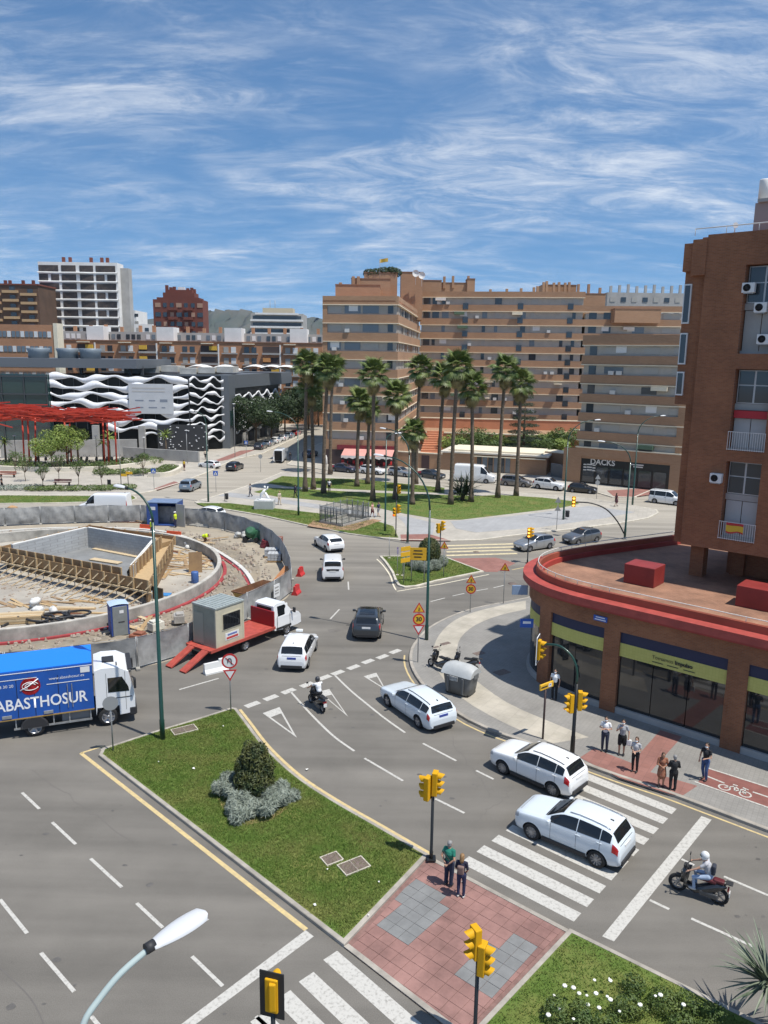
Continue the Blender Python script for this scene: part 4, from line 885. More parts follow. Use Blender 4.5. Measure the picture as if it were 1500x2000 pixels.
for sd in (-1,1):
    slopewin([(x1+.42,1.42),(x1+.42,2.08),(x1+1.1,2.08),(x1+1.6,1.5),(x1+1.6,1.42)],sd,FT,'side_window')
    m=MB(); m.bbox((x1+1.72,sd*1.16,1.6),(0.1,0.2,0.34),0.03); m.bar((x1+1.6,sd*.93,1.5),(x1+1.7,sd*1.12,1.55),0.05); m.build('mirror',M_BLACKP,FT)
    MB().box((x1+.3,sd*.99,1.0),(0.015,0.02,1.0)).build('door_seam',M_DARK,FT); MB().box((x1+1.5,sd*.99,1.0),(0.015,0.02,0.9)).build('door_seam',M_DARK,FT)
    MB().box((x1+.9,sd*.99,.62),(1.4,0.03,0.14)).build('side_trim',M_BLACKP,FT)
    MB().bbox((x1+2.5,sd*.72,.98),(0.14,0.4,0.24),0.04).build('headlamp',M_HEADL,FT)
    for sx,r2 in ((WB/2,0.96),(-WB/2,0.92)): add_wheel(FT,sx,sd*r2,0.35,1)
MB().bbox((x1+2.55,0,.58),(0.16,1.9,0.3),0.05).build('bumper',M_BLACKP,FT)
mb=MB(); mb.add([(x1+1.19,-.74,2.15),(x1+1.76,-.86,1.54),(x1+1.76,.86,1.54),(x1+1.19,.74,2.15)],[[0,1,2,3]]); mb.build('windscreen',M_GLASS,FT)
mb=MB(); mb.add([(x1+.075,-.68,1.5),(x1+.115,-.66,2.05),(x1+.115,.66,2.05),(x1+.075,.68,1.5)],[[0,1,2,3]]); mb.v=[v+Vector((-.012,0,0)) for v in mb.v]; mb.build('rear_window',M_GLASS,FT)
# the cabin it carries
M_CREAM=mat('cabin_cream',(0.50,0.46,0.34),0.6,var=0.08,scale=1.5); M_CABG=mat('cabin_greygreen',(0.27,0.28,0.22),0.6,var=0.1,scale=1.5)
cx=-WB/2-1.25; CBN=thing('site_cabin',(c.x+d.x*cx,c.y+d.y*cx,0.86),'cream prefabricated cabin with dark window standing on the red flat bed','cabin',rz=h)
W_,D_,H_=2.25,2.0,2.45
MB().box((0,0,H_/2),(W_,D_,H_)).build('shell',M_CREAM,CBN)
MB().box((-W_/2-.008,0,H_/2),(0.03,D_-.16,H_-.2)).build('end_panel',M_CABG,CBN)
ro=MB(); ro.box((0,0,H_+.03),(W_+.1,D_+.1,0.08))
for i in range(9): ro.box((-W_/2+.15+i*W_*.108,0,H_+.085),(0.03,D_,0.03))
ro.build('roof',mat('cabin_roof',(0.40,0.44,0.42),0.5,metal=0.3,var=0.1,scale=2),CBN)
MB().box((.12,-D_/2-.01,1.5),(1.5,0.03,1.05)).build('window_frame',M_CREAM,CBN); MB().box((.12,-D_/2-.025,1.5),(1.38,0.03,.93)).build('window',M_GLASS,CBN)
bars=MB()
for i in range(11): bars.bar((-.5+i*.125,-D_/2-.05,1.05),(-.5+i*.125,-D_/2-.05,1.95),0.015)
bars.build('window_bars',M_BLACKP,CBN)
MB().box((-W_/2-.03,.45,1.05),(0.03,.8,1.95)).build('door',mat('cabin_door',(0.33,0.33,0.26),0.6),CBN)
for sx in (-1,1):
    for sy_ in (-1,1): MB().box((sx*(W_/2-.03),sy_*(D_/2-.03),H_/2),(0.1,0.1,H_)).build('corner_post',M_CREAM,CBN)
MB().box((.15,-D_/2-.022,.62),(.75,.012,.10)).build('plate_line',mat('print_blue',(0.12,0.16,0.4),0.6),CBN); MB().box((.15,-D_/2-.022,.42),(.95,.012,.13)).build('plate_line',mat('print_red',(0.5,0.06,0.05),0.6),CBN)
MB().box((.15,-D_/2-.008,.52),(1.1,0.02,.45)).build('notice_plate',M_PLATE,CBN)

# ------------------------------------------------------------------ scooters
M_SEAT=mat('scooter_seat',(0.02,0.02,0.02),0.5); M_SEATR=mat('seat_maroon',(0.10,0.015,0.02),0.5)
def scooter(name,label,big=True,box=False,seat=M_SEAT,group=None):
    S=thing(name,(0,0,0),label,'scooter',group); wb=1.34; r=.31 if big else .24
    for x in (wb/2,-wb/2):
        t=MB().lathe([(r*.68,-.05),(r*.9,-.06),(r,-.03),(r,.03),(r*.9,.06),(r*.68,.05)],seg=18,axis='Y',cap=False).build('wheel',M_TYRE,S,loc=(x,0,r))
        rim=MB(); rim.lathe([(r*.7,-.03),(r*.72,.03),(r*.62,.03),(r*.62,-.03)],seg=16,axis='Y',cap=False)
        for i in range(5): a=2*PI*i/5; rim.bar((0,0,0),(math.cos(a)*r*.68,0,math.sin(a)*r*.68),0.05,0.03,up=Vector((0,1,0)))
        rim.build('rim',M_RIM,t)
    b=MB(); b.tube([(wb/2-.12,0,.42),(wb/2-.22,0,.78),(wb/2-.26,0,.98)],[.10,.15,.09],10); b.tube([(wb/2-.2,0,.40),(.1,0,.28),(-.25,0,.42),(-.62,0,.66),(-.86,0,.74)],[.12,.15,.2,.17,.07],10); b.build('bodywork',paintm('scooter_black',(0.02,0.02,0.022)),S)
    sh_=MB(); g=[]
    for i in range(6):
        t=i/5; z=.42+t*.62; w=.16+.06*math.sin(t*PI); g.append([(wb/2-.26-.1*t-.04,-w,z),(wb/2-.14-.12*t,-w*.4,z),(wb/2-.14-.12*t,w*.4,z),(wb/2-.26-.1*t-.04,w,z)])
    sh_.sheet(g).build('leg_shield',paintm('scooter_black',(0.02,0.02,0.022)),S)
    st=MB(); st.bbox((-.28,0,.80),(.55,.28,.12),.05); st.bbox((-.62,0,.86),(.34,.24,.12),.05); st.build('seat',seat,S)
    f=MB(); f.tube([(wb/2,.07,r),(wb/2-.2,.07,.85)],.025,6); f.tube([(wb/2,-.07,r),(wb/2-.2,-.07,.85)],.025,6); f.build('fork',M_STEEL,S)
    hb=MB(); hb.tube([(wb/2-.36,.36,1.06),(wb/2-.27,.2,1.05),(wb/2-.26,-.2,1.05),(wb/2-.36,-.36,1.06)],.018,6); hb.bbox((wb/2-.22,0,1.04),(.14,.22,.14),.04); hb.build('handlebar',M_BLACKP,S)
    for sd in (-1,1):
        m=MB(); m.tube([(wb/2-.3,sd*.24,1.06),(wb/2-.28,sd*.32,1.28)],.008,5); m.bbox((wb/2-.28,sd*.34,1.32),(.03,.12,.09),.02); m.build('mirror',M_BLACKP,S)
    MB().bbox((wb/2-.06,0,.62+.0),(.3,.12,.06),.03).build('front_mudguard',M_BLACKP,S)
    MB().bbox((-.93,0,.66),(.06,.2,.1),.02).build('tail_lamp',M_TAIL,S); MB().box((-.98,0,.5),(.02,.18,.16)).build('number_plate',M_PLATE,S)
    e=MB(); e.tube([(-.2,-.17,.3),(-.75,-.2,.36)],[.04,.07],8); e.build('exhaust',M_STEEL,S)
    MB().bbox((-.35,.13,.32),(.6,.12,.2),.05).build('engine',mat('engine_grey',(0.12,0.12,0.12),0.5,metal=0.5),S)
    rk=MB(); rk.bar((-.78,.08,.86),(-1.0,.08,.9),.02); rk.bar((-.78,-.08,.86),(-1.0,-.08,.9),.02); rk.bbox((-.95,0,.9),(.22,.24,.04),.02); rk.build('luggage_rack',M_BLACKP,S)
    if box: MB().bbox((-.88,0,1.06),(.36,.40,.3),.08).build('top_box',paintm('scooter_black',(0.02,0.02,0.022)),S)
    return S
def seg_place(o,f,r):
    a,b=G(*f),G(*r); d=(a-b).normalized(); c=(a+b)/2; o.location=(c.x,c.y,0); o.rotation_euler=(0,0,math.atan2(d.y,d.x)); return o
SC1=scooter('scooter','black scooter with maroon seat ridden by a person in white helmet',seat=M_SEATR); seg_place(SC1,(1321,1737),(1404,1766))
SC2=scooter('scooter','black scooter ridden over the give way line by a person in dark helmet',big=False); seg_place(SC2,(609,1374),(628,1390))
SC3=scooter('scooter','black scooter parked on the pavement behind the grey waste container',big=False); SC3.location=(*G(856,1308,0.125)[:2],0.13); SC3.rotation_euler=(R(8),0,R(130))
SC4=copy_tree(SC3,None,'black moped parked against the far end of the grey waste container'); p=G(905,1312,0.125); SC4.location=(p.x,p.y,0.13); SC4.rotation_euler=(R(8),0,R(160))

# ------------------------------------------------------------------ waste container
M_BIN=mat('bin_grey',(0.13,0.135,0.135),0.6,var=0.12,scale=2.5); M_LID=mat('bin_lid',(0.44,0.45,0.44),0.45,var=0.08,scale=2)
c=(G(866,1352,.125)+G(914,1366,.125))/2; dd=(G(914,1366,.125)-G(866,1352,.125)).normalized(); BIN=thing('waste_container',(c.x-dd.y*.55,c.y+dd.x*.55,.125),'large grey waste container with rounded pale lid on the kerb','container',rz=math.atan2(dd.y,dd.x))
g=[]; mb=MB(); Wb,Db,Hb=1.75,1.25,1.15
for z,k in ((.10,.84),(.55,.93),(1.0,1.0),(Hb,1.03)):
    r_=[]
    for i in range(20):
        a=2*PI*i/20; q=Vector((math.copysign(abs(math.cos(a))**.45,math.cos(a))*Wb/2*k,math.copysign(abs(math.sin(a))**.45,math.sin(a))*Db/2*k,z)); r_.append(q)
    g.append(r_+[r_[0]])
mb.sheet(g); mb.f.append(list(range(20))[::-1]); mb.sm.append(False); mb.build('bin_body',M_BIN,BIN)
mb=MB(); g=[]
for i in range(9):
    t=-1+2*i/8; row=[]
    for j in range(13):
        a=PI*j/12; yy=-math.cos(a); row.append((math.copysign(min(1,abs(t)*1.0),t)*Wb/2*1.04,yy*Db/2*1.04,Hb+.02+(.55*(max(0,1-abs(yy)**2.6)))*(1-.32*max(0,abs(t)-.55)**1.2/.38)))
    g.append(row)
mb.sheet(g)
for r_ in (g[0],g[-1]): o=len(mb.v); mb.v+=[Vector(p) for p in r_]; mb.f.append([o+i for i in range(len(r_))]); mb.sm.append(False)
mb.build('lid',M_LID,BIN)
for sx in (-.45,.45): MB().bbox((sx,-Db/2*1.0-.02,.65),(.12,.10,.9),.03).build('rib',M_BIN,BIN)
MB().bbox((Wb/2+.02,0,1.15),(.12,.5,.28),.04).build('lifting_bracket',M_BIN,BIN)
MB().bbox((-.1,-Db/2-.03,1.0),(.5,.06,.26),.03).build('slot',mat('torn_notice',(0.55,0.55,0.52),0.7,col2=(0.2,0.2,0.2),scale=8),BIN)
for sx in (-1,1):
    for sy_ in (-1,1): MB().lathe([(.1,-.03),(.1,.03)],c=(sx*.6,sy_*.4,.1),seg=10,axis='Y').build('castor',M_TYRE,BIN)

# ------------------------------------------------------------------ street lamps
M_GREEN=mat('lamp_green',(0.010,0.050,0.036),0.35,coat=0.3); M_POLEG=mat('pole_grey',(0.33,0.34,0.34),0.5,metal=0.4); M_LAMPW=mat('lamp_head_white',(0.56,0.57,0.58),0.45); M_LENS=mat('lamp_lens',(0.5,0.5,0.48),0.2)
M_PALEG=mat('pole_pale',(0.42,0.50,0.48),0.45)
def lamp_head(parent,p,d,L=.75,m=None,w=.15):
    d=Vector(d).normalized(); x=d; y=Vector((-d.y,d.x,0)).normalized(); z=x.cross(y); rot=Matrix((x,y,z)).transposed()
    mb=MB(); g=[]
    for i in range(12):
        t=i/11; wd=w*(.42+.75*math.sin(min(1,t*.95+.12)*PI*.72)) if t<.97 else w*.35; row=[]
        for j in range(11):
            a=PI*j/10; row.append(Vector(p)+rot@Vector((t*L,-math.cos(a)*wd,math.sin(a)*wd*.55)))
        g.append(row)
    mb.sheet(g); o=len(mb.v); mb.f.append([i for i in range(11)]); mb.sm.append(False); mb.f.append([11*11+i for i in range(11)][::-1]); mb.sm.append(False)
    mb.build('lamp_head',m or M_LAMPW,parent)
    mb=MB(); g=[]
    for i in range(10):
        t=.12+.84*i/9; wd=w*(.42+.75*math.sin(min(1,t*.95+.12)*PI*.72)) if t<.97 else w*.35; g.append([Vector(p)+rot@Vector((t*L,-wd*.93,-.012)),Vector(p)+rot@Vector((t*L,0,-.05)),Vector(p)+rot@Vector((t*L,wd*.93,-.012))])
    mb.sheet(g).build('lens',M_LENS,parent)
    q=Vector(p)+rot@Vector((-.02,0,.01)); MB().tube([q-d*.06,q+d*.05],w*.52,10).build('collar',M_BLACKP,parent)
def street_lamp(base,H,ang,reach,label,m=M_GREEN,r0=.10,r1=.055,head=.75,lift=1.4,group='street lamps'):
    b=G(*base) if not isinstance(base,Vector) else base; T=thing('street_lamp',(b.x,b.y,0.0),label,'street lamp',group); dx,dy=math.cos(R(ang)),math.sin(R(ang))
    MB().tube([(0,0,0),(0,0,1.1),(0,0,1.15),(0,0,H-lift)],[r0*1.25,r0*1.2,r0,r1*1.15],12).build('pole',m,T)
    pts=[]
    for i in range(9):
        a=PI/2*i/8; pts.append((dx*reach*(1-math.cos(a)),dy*reach*(1-math.cos(a)),H-lift+lift*math.sin(a)))
    MB().tube(pts,[r1*1.15-(r1*.45)*i/8 for i in range(9)],10).build('arm',m,T)
    e=Vector(pts[-1]); lamp_head(T,e,(dx,dy,0.06),head); MB().bbox((0,0,.03),(.4,.4,.1),.02).build('base_plate',M_STEEL,T); return T
street_lamp((318,1448),12.05,150,1.6,'tall dark green street lamp on the median lawn by the blue lorry')
street_lamp((833,1253),11.9,155,3.2,'tall dark green street lamp on the pavement corner near the 30 sign',lift=3.2)
street_lamp((796,1061),11.2,150,2.6,'dark green street lamp behind the yellow direction signs',lift=2.4)
street_lamp((752,1040),10.4,20,0.9,'dark green street lamp on the end of the park lawn strip',lift=.6)
street_lamp((407,982),11.3,160,1.6,'dark street lamp at the left tip of the park')
street_lamp((583,1009),11.9,165,3.0,'dark street lamp on the lawn strip right of the white statue',lift=2.0)
street_lamp((1100,1017),11.5,10,3.0,'dark street lamp on the paved corner right of the park lawn',lift=2.4)
street_lamp((1235,988),11.4,10,2.8,'dark street lamp beside the shop corner crossing',lift=2.2)
TL8=street_lamp((1220,1053),10.0,168,2.6,'dark street lamp carrying a curved traffic signal arm behind the red parapet',lift=2.0)
# the near lamp, its head just above the road on the left
hp=AT(297,1848,7.6); he=AT(402,1782,8.12); hd=(he-hp).normalized(); ap=[AT(150,2075,7.05),AT(163,2000,7.15),AT(195,1950,7.28),AT(238,1899,7.42),hp]
NL=thing('street_lamp',(ap[0].x-.05,ap[0].y-.1,0),'pale grey street lamp with big white head over the left road','street lamp','street lamps')
L0=Vector(NL.location); zt_=ap[0].z-.6
MB().tube([(0,0,0),(0,0,1.2),(0,0,zt_)],[.12,.1,.06],12).build('pole',M_PALEG,NL); MB().tube(catmull([Vector((0,0,zt_))]+[p-L0 for p in ap],4),.036,10).build('arm',M_PALEG,NL)
lamp_head(NL,hp-L0,hd,(he-hp).length,w=.122)

# ------------------------------------------------------------------ traffic lights
M_TY=mat('signal_yellow',(0.62,0.33,0.010),0.6,spec=0.2); M_TB=mat('signal_pole_black',(0.012,0.013,0.013),0.4); M_LR=mat('signal_red_lit',(0.9,0.06,0.02),0.3,emit=2.5); M_LO=mat('signal_lens_dark',(0.03,0.02,0.015),0.6,spec=0.2); M_LA=mat('signal_amber_lit',(1.0,0.45,0.08),0.3,emit=3.0); M_BACK=mat('signal_backboard',(0.02,0.02,0.02),0.6)
def signal_head(parent,p,ang,n=3,s=1.0,lit=None,back=False,rim=None):
    p=Vector(p); d=Vector((math.cos(R(ang)),math.sin(R(ang)),0)); y=Vector((-d.y,d.x,0)); rot=Matrix((d,y,Vector((0,0,1)))).transposed(); u=.30*s; Hh=u*n
    hb=MB(); hb.bbox(p+rot@Vector((-.03*s,0,0)),(.20*s,.32*s,Hh),.03,rot=rot); 
    H_=hb.build('signal_head',M_TY,parent)
    for i in range(n):
        zc=Hh/2-u*(i+.5); c=p+rot@Vector((.075*s,0,zc)); v=MB(); g=[]
        for a_ in range(11):
            a=PI*(-.12+1.24*a_/10); L=.24*s*(.55+.45*math.sin(max(0,min(PI,a)))); g.append([c+rot@Vector((0,math.cos(a)*.125*s,math.sin(a)*.125*s)),c+rot@Vector((L,math.cos(a)*.118*s,math.sin(a)*.118*s-.02*s))])
        v.sheet(g); v.build('visor',M_TY,H_)
        l=MB(); l.lathe([(.001,.02*s),(.08*s,.012*s),(.105*s,0)],c=c+d*.004,seg=14,axis='X',rot=Matrix.Rotation(R(ang),3,'Z')); l.build('lens',(M_LA if lit=='all' else M_LR) if (lit=='all' or lit==i) else M_LO,H_)
    if back:
        bb=MB(); bb.bbox(p+rot@Vector((-.06*s,0,0)),(.03,.62*s,Hh+.34*s),.012,rot=rot); bb.build('backboard',M_BACK,H_)
        if rim: 
            rr=MB(); hw,hh=.31*s,(Hh+.34*s)/2; q=[rot@Vector((-.06*s,a,b)) for a,b in ((-hw,-hh),(hw,-hh),(hw,hh),(-hw,hh))]
            for i in range(4): rr.bar(p+q[i],p+q[(i+1)%4],.03)
            rr.build('backboard_rim',M_WLET,H_)
    return H_
def traffic_post(base,H,heads,label,r=.055,z0=0.0,m=M_TB):
    b=G(*base,z=z0) if not isinstance(base,Vector) else base; T=thing('traffic_light',(b.x,b.y,z0),label,'traffic light','traffic lights')
    MB().tube([(0,0,0),(0,0,.3),(0,0,.32),(0,0,H)],[r*1.35,r*1.3,r,r],10).build('post',m,T); MB().bbox((0,0,.015),(.34,.34,.05),.01).build('base_plate',M_TB,T)
    for (dx,dy,z,ang,lit) in heads:
        MB().bar((0,0,z-.36),(dx*.8,dy*.8,z-.36),.05).build('bracket',m,T); signal_head(T,(dx,dy,z),ang,lit=lit)
    return T
traffic_post((842,1677),2.95,[(.10,.06,2.98,-15,None),(-.22,.02,2.82,150,None)],'black traffic light post at the median corner by the standing couple',z0=.12)
b2=Vector((2.62,17.55,0.06)); traffic_post(b2,2.7,[(-.10,.06,3.02,205,None),(.14,-.02,2.60,-25,None)],'black traffic light post with two yellow heads on the red tiled crossing',z0=.06)
T3=thing('traffic_light',(-2.46,15.62,0),'traffic light with black backboard above the left zebra crossing','traffic light','traffic lights')
MB().tube([(0,0,0),(0,0,.32),(0,0,2.9)],[.075,.06,.055],10).build('post',M_TB,T3); signal_head(T3,(0,.06,3.28),75,back=True); MB().bbox((0.01,-.08,3.3),(.16,.14,.74),.03).build('rear_housing',M_TY,T3); MB().bar((0,0,2.8),(0,.05,3.0),.05).build('bracket',M_TB,T3)
# tall mast with curved arm
b=G(1117,1478,.125); T4=thing('traffic_light',(b.x,b.y,.125),'tall black traffic light mast with curved arm over the road near the zebra crossing','traffic light','traffic lights')
MB().tube([(0,0,0),(0,0,1.0),(0,0,1.05),(0,0,3.6)],[.11,.1,.085,.075],12).build('mast',M_TB,T4)
ad=Vector((-0.80,0.60,0)); pts=[Vector((0,0,3.6)),Vector((0,0,4.3))+ad*.05,Vector((0,0,4.85))+ad*.35,Vector((0,0,5.15))+ad*.9,Vector((0,0,5.1))+ad*1.5,Vector((0,0,4.95))+ad*1.95]
MB().tube(catmull(pts,4),.055,10).build('arm',M_GREEN,T4); signal_head(T4,Vector((0,0,4.75))+ad*2.05+Vector((.1,-.1,0)),-22,back=True,rim=True,s=1.05)
for q,ang,lit in ((Vector((-.24,.05,2.62)),200,2),(Vector((.24,.05,2.75)),-10,None)):
    MB().bar((0,0,q.z-.3),(q.x*.8,q.y*.8,q.z-.3),.045).build('bracket',M_TB,T4); signal_head(T4,q,ang,lit=lit)
traffic_post((773,1048),5.2,[(.25,.0,4.9,-60,None),(-.16,0,2.55,240,2),(.22,.1,2.85,-30,None)],'dark traffic light post with three heads on the park lawn tip',z0=.12)
traffic_post((859,1089),2.95,[(-.2,0,2.75,120,None),(.18,0,3.0,-20,None)],'traffic light post with yellow heads behind the round bush',z0=.12)
traffic_post((1030,1100),2.6,[(0,-.1,2.85,250,'all'),(.2,.05,2.85,-10,None)],'traffic light with lit amber lamps in front of the silver hatchback')
pts=[Vector((0,0,.4)),Vector((-.9,.1,1.9)),Vector((-2.1,.3,3.1)),Vector((-3.6,.5,3.65)),Vector((-5.2,.7,3.7))]
MB().tube(catmull(pts,4),.07,8).build('signal_arm',M_TB,TL8); signal_head(TL8,(-5.35,.62,3.75),255,lit='all',s=1.2)
# ------------------------------------------------------------------ traffic signs
M_SRED=mat('sign_red',(0.52,0.03,0.03),0.45); M_SWH=mat('sign_white',(0.75,0.75,0.73),0.45); M_SYEL=mat('sign_yellow',(0.72,0.42,0.03),0.5); M_SBLUE=mat('sign_blue',(0.02,0.10,0.42),0.45); M_SBACK=mat('sign_back',(0.36,0.37,0.37),0.5,metal=0.4); M_SBLK=mat('sign_black',(0.02,0.02,0.02),0.5)
def plate_poly(parent,pts,m,y,name,z=0): 
    mb=MB(); vs=[Vector((p[0],y,p[1]+z)) for p in pts]; mb.v=vs
    for tr in tessellate_polygon([vs]):
        a,b,c_=[vs[i] for i in tr]
        if (b-a).cross(c_-a).y>0: tr=(tr[0],tr[2],tr[1])
        mb.f.append(list(tr)); mb.sm.append(False)
    return mb.build(name,m,parent)
def circ(r,n=24): return [(math.cos(2*PI*i/n)*r,math.sin(2*PI*i/n)*r) for i in range(n)]
def trip(r,up=True,round_=.0): return [(math.cos(PI/2*(1 if up else -1)+2*PI*i/3)*r,math.sin(PI/2*(1 if up else -1)+2*PI*i/3)*r) for i in range(3)]
def solid(parent,pts,t,m,name,z):
    mb=MB(); n=len(pts)
    a=[Vector((p[0],-t/2,p[1]+z)) for p in pts]; b=[Vector((p[0],t/2,p[1]+z)) for p in pts]; mb.v=a+b
    for tr in tessellate_polygon([a]): mb.f+= [list(tr),[i+n for i in tr]]; mb.sm+=[False]*2
    for i in range(n): mb.f.append([i,(i+1)%n,n+(i+1)%n,n+i]); mb.sm.append(False)
    return mb.build(name,m,parent)
def sign(base,plates,label,H,face=0,z0=0.0,m=M_POLEG,r=.032,cat='traffic sign'):
    b=G(*base,z=z0) if not isinstance(base,Vector) else base; S=thing('traffic_sign',(b.x,b.y,z0),label,cat,rz=R(face)); MB().tube([(0,.04,0),(0,.04,H)],r,8).build('post',m,S)
    for kind,z,s in plates:
        if kind=='danger_y': P0=solid(S,trip(s),.02,M_SRED,'plate',z); plate_poly(P0,trip(s*.72),M_SYEL,-.014,'face',z); plate_poly(P0,[(-.10*s,-.26*s),(-.02*s,.28*s),(.05*s,.28*s),(.02*s,-.26*s)],M_SBLK,-.018,'symbol',z); plate_poly(P0,[(.08*s,-.26*s),(.09*s,.20*s),(.16*s,.1*s),(.16*s,-.26*s)],M_SBLK,-.018,'symbol',z)
        elif kind=='limit_y': P0=solid(S,circ(s),.02,M_SRED,'plate',z); plate_poly(P0,circ(s*.76),M_SYEL,-.014,'face',z); letter('30',0,z,s*1.0,P0,-.02,M_SBLK,.012)
        elif kind=='yield': P0=solid(S,trip(s,False),.02,M_SRED,'plate',z); plate_poly(P0,trip(s*.66,False),M_SWH,-.014,'face',z)
        elif kind=='no_uturn':
            P0=solid(S,circ(s),.02,M_SRED,'plate',z); plate_poly(P0,circ(s*.78),M_SWH,-.014,'face',z)
            q=MB(); q.tube([(.22*s,-.02,z-.42*s),(.22*s,-.02,z+.12*s),(.15*s,-.02,z+.32*s),(0,-.02,z+.38*s),(-.15*s,-.02,z+.32*s),(-.22*s,-.02,z+.1*s),(-.22*s,-.02,z-.2*s)],.055*s,6); q.build('arrow',M_SBLK,P0); q=MB(); q.bar((-.5*s,-.028,z+.5*s),(.5*s,-.028,z-.5*s),.09*s,.01,up=Vector((0,1,0))); q.build('bar',M_SRED,P0)
        elif kind=='back_round': solid(S,circ(s),.02,M_SBACK,'plate',z)
        elif kind=='back_tri': solid(S,trip(s),.02,M_SBACK,'plate',z)
        elif kind=='ped': P0=solid(S,[(-s,-s),(s,-s),(s,s),(-s,s)],.02,M_SBLUE,'plate',z); plate_poly(P0,[(-.75*s,-.62*s),(.75*s,-.62*s),(0,.75*s)],M_SWH,-.014,'face',z); plate_poly(P0,[(-.16*s,-.5*s),(.16*s,-.5*s),(.05*s,.3*s),(-.05*s,.3*s)],M_SBLK,-.018,'symbol',z)
    return S
sign((816,1294),[('danger_y',3.35,.42),('limit_y',2.72,.36),('yield',2.15,.42)],'yellow roadworks warning, 30 limit and give way signs on one post','sign' and 3.6,face=4,z0=.125)
sign((918,1196),[('danger_y',2.4,.42),('limit_y',1.75,.36)],'yellow roadworks warning sign above a yellow round sign on one post',2.6,face=-8,z0=.125)
sign((983,1179),[('danger_y',2.75,.42)],'single yellow roadworks triangle on the pavement behind the curved building',2.9,face=-10,z0=.125)
sign((866,1127),[('danger_y',2.65,.42)],'single yellow roadworks triangle beside the grey shrubs on the sign island',2.8,face=-8,z0=.12)
sign((451,1390),[('no_uturn',2.75,.40),('yield',2.08,.40)],'no turning back sign above a give way sign at the median tip',3.0,face=10,z0=.12)
sign((221,1467),[('back_round',2.35,.34)],'grey back of a round traffic sign at the left tip of the median',2.65,face=20,z0=.12)
sign((422,962),[('ped',2.6,.32)],'blue pedestrian crossing sign at the park tip',2.9,z0=.12); sign((301,957),[('ped',2.6,.32)],'blue pedestrian crossing sign on the plaza corner',2.9,z0=.12)
sign((481,892),[('ped',2.6,.32)],'blue pedestrian crossing sign beside the street trees',2.9,z0=.12)
sign((509,922),[('back_round',2.5,.34)],'grey back of a round sign in the side street mouth',2.8)
sign((1087,1035),[('back_tri',3.2,.42),('back_tri',2.3,.40)],'grey backs of two triangular signs on the paved park corner',3.5,z0=.12); sign((1165,975),[('back_tri',2.9,.42),('back_round',2.2,.3)],'grey sign backs at the kerb in front of the black shopfront',3.2,z0=.12)
sign((560,905),[('back_round',2.4,.3)],'grey round sign back behind the open delivery van',2.7)
# yellow direction boards and slim posts on the sign island
M_BOARD=mat('direction_board',(0.70,0.40,0.02),0.5)
b=G(803,1136,.12); S=thing('direction_sign',(b.x,b.y,.12),'large yellow direction board on two posts before the round bush','direction sign',rz=R(-5))
for x in (0,1.05): MB().tube([(x,.04,0),(x,.04,2.75)],.04,8).build('post',M_POLEG,S)
MB().bbox((.52,-.0,2.35),(1.35,.04,1.05),.012).build('board',M_BOARD,S)
for z,t in ((2.62,.7),(2.36,.8),(2.10,.6)): MB().box((.5,-.024,z),(t,.01,.09)).build('board_line',M_SBLK,S)
b=G(789,1140,.12); S=thing('direction_sign',(b.x,b.y,.12),'narrow yellow direction boards stacked on a post at the sign island','direction sign',rz=R(35))
MB().tube([(0,.04,0),(0,.04,3.1)],.04,8).build('post',M_POLEG,S)
for z in (2.9,2.45,1.95): MB().bbox((.1,0,z),(.95,.035,.36),.012).build('board',M_BOARD,S)
for i,(x,y) in enumerate(((776,1123),(786,1124),(760,1090))):
    b=G(x,y,.12); S=thing('marker_post',(b.x,b.y,.12),['slim grey post with purple top plate on the sign island','slim grey post standing right of the purple topped post','slim pale post at the left corner of the sign island'][i],'post'); MB().tube([(0,0,0),(0,0,2.3 if i<2 else 2.0)],.025,6).build('shaft',M_POLEG,S)
    if i==0: MB().bbox((0,0,2.1),(.12,.03,.6),.02).build('plate',mat('purple_plate',(0.16,0.10,0.3),0.5),S)
    MB().bbox((0,0,.02),(.24,.24,.05),.01).build('foot',M_KERBL,S)
# yellow parking board on a post
b=G(1060,1443,.125); dpb=(G(1090,1337,2.7)-G(1056,1350,2.7)).normalized(); S=thing('parking_sign',(b.x,b.y,.125),'yellow parking board on a dark post on the right pavement','sign',rz=math.atan2(dpb.y,dpb.x))
MB().tube([(0,0,0),(0,0,2.55)],.05,8).build('post',mat('post_brown',(0.05,0.03,0.028),0.5),S); MB().bbox((0.05,0,2.72),(.95,.09,.30),.03).build('board',M_SYEL,S); MB().box((.25,-.05,2.72),(.2,.012,.18)).build('panel',M_SWH,S); letter('P',.25,2.72,.16,S,-.06,M_SBLUE,.006)
MB().box((-.15,-.05,2.72),(.45,.012,.06)).build('board_line',M_SBLK,S)
# litter bins, benches
def litter_bin(px_,label,z=.125):
    b=G(*px_,z=z); T=thing('litter_bin',(b.x,b.y,z),label,'litter bin'); MB().lathe([(.17,.25),(.21,.3),(.22,.95),(.2,1.0),(.17,1.0)],seg=14).build('drum',M_BLACKP,T); MB().tube([(-.26,0,0),(-.26,0,1.1)],.03,6).build('post',M_BLACKP,T)
litter_bin((443,979),'dark litter bin on the grey path near the white statue'); litter_bin((1108,1014),'dark litter bin fixed beside the lamp on the paved corner'); litter_bin((214,951),'dark litter bin on the plaza near the hedge')
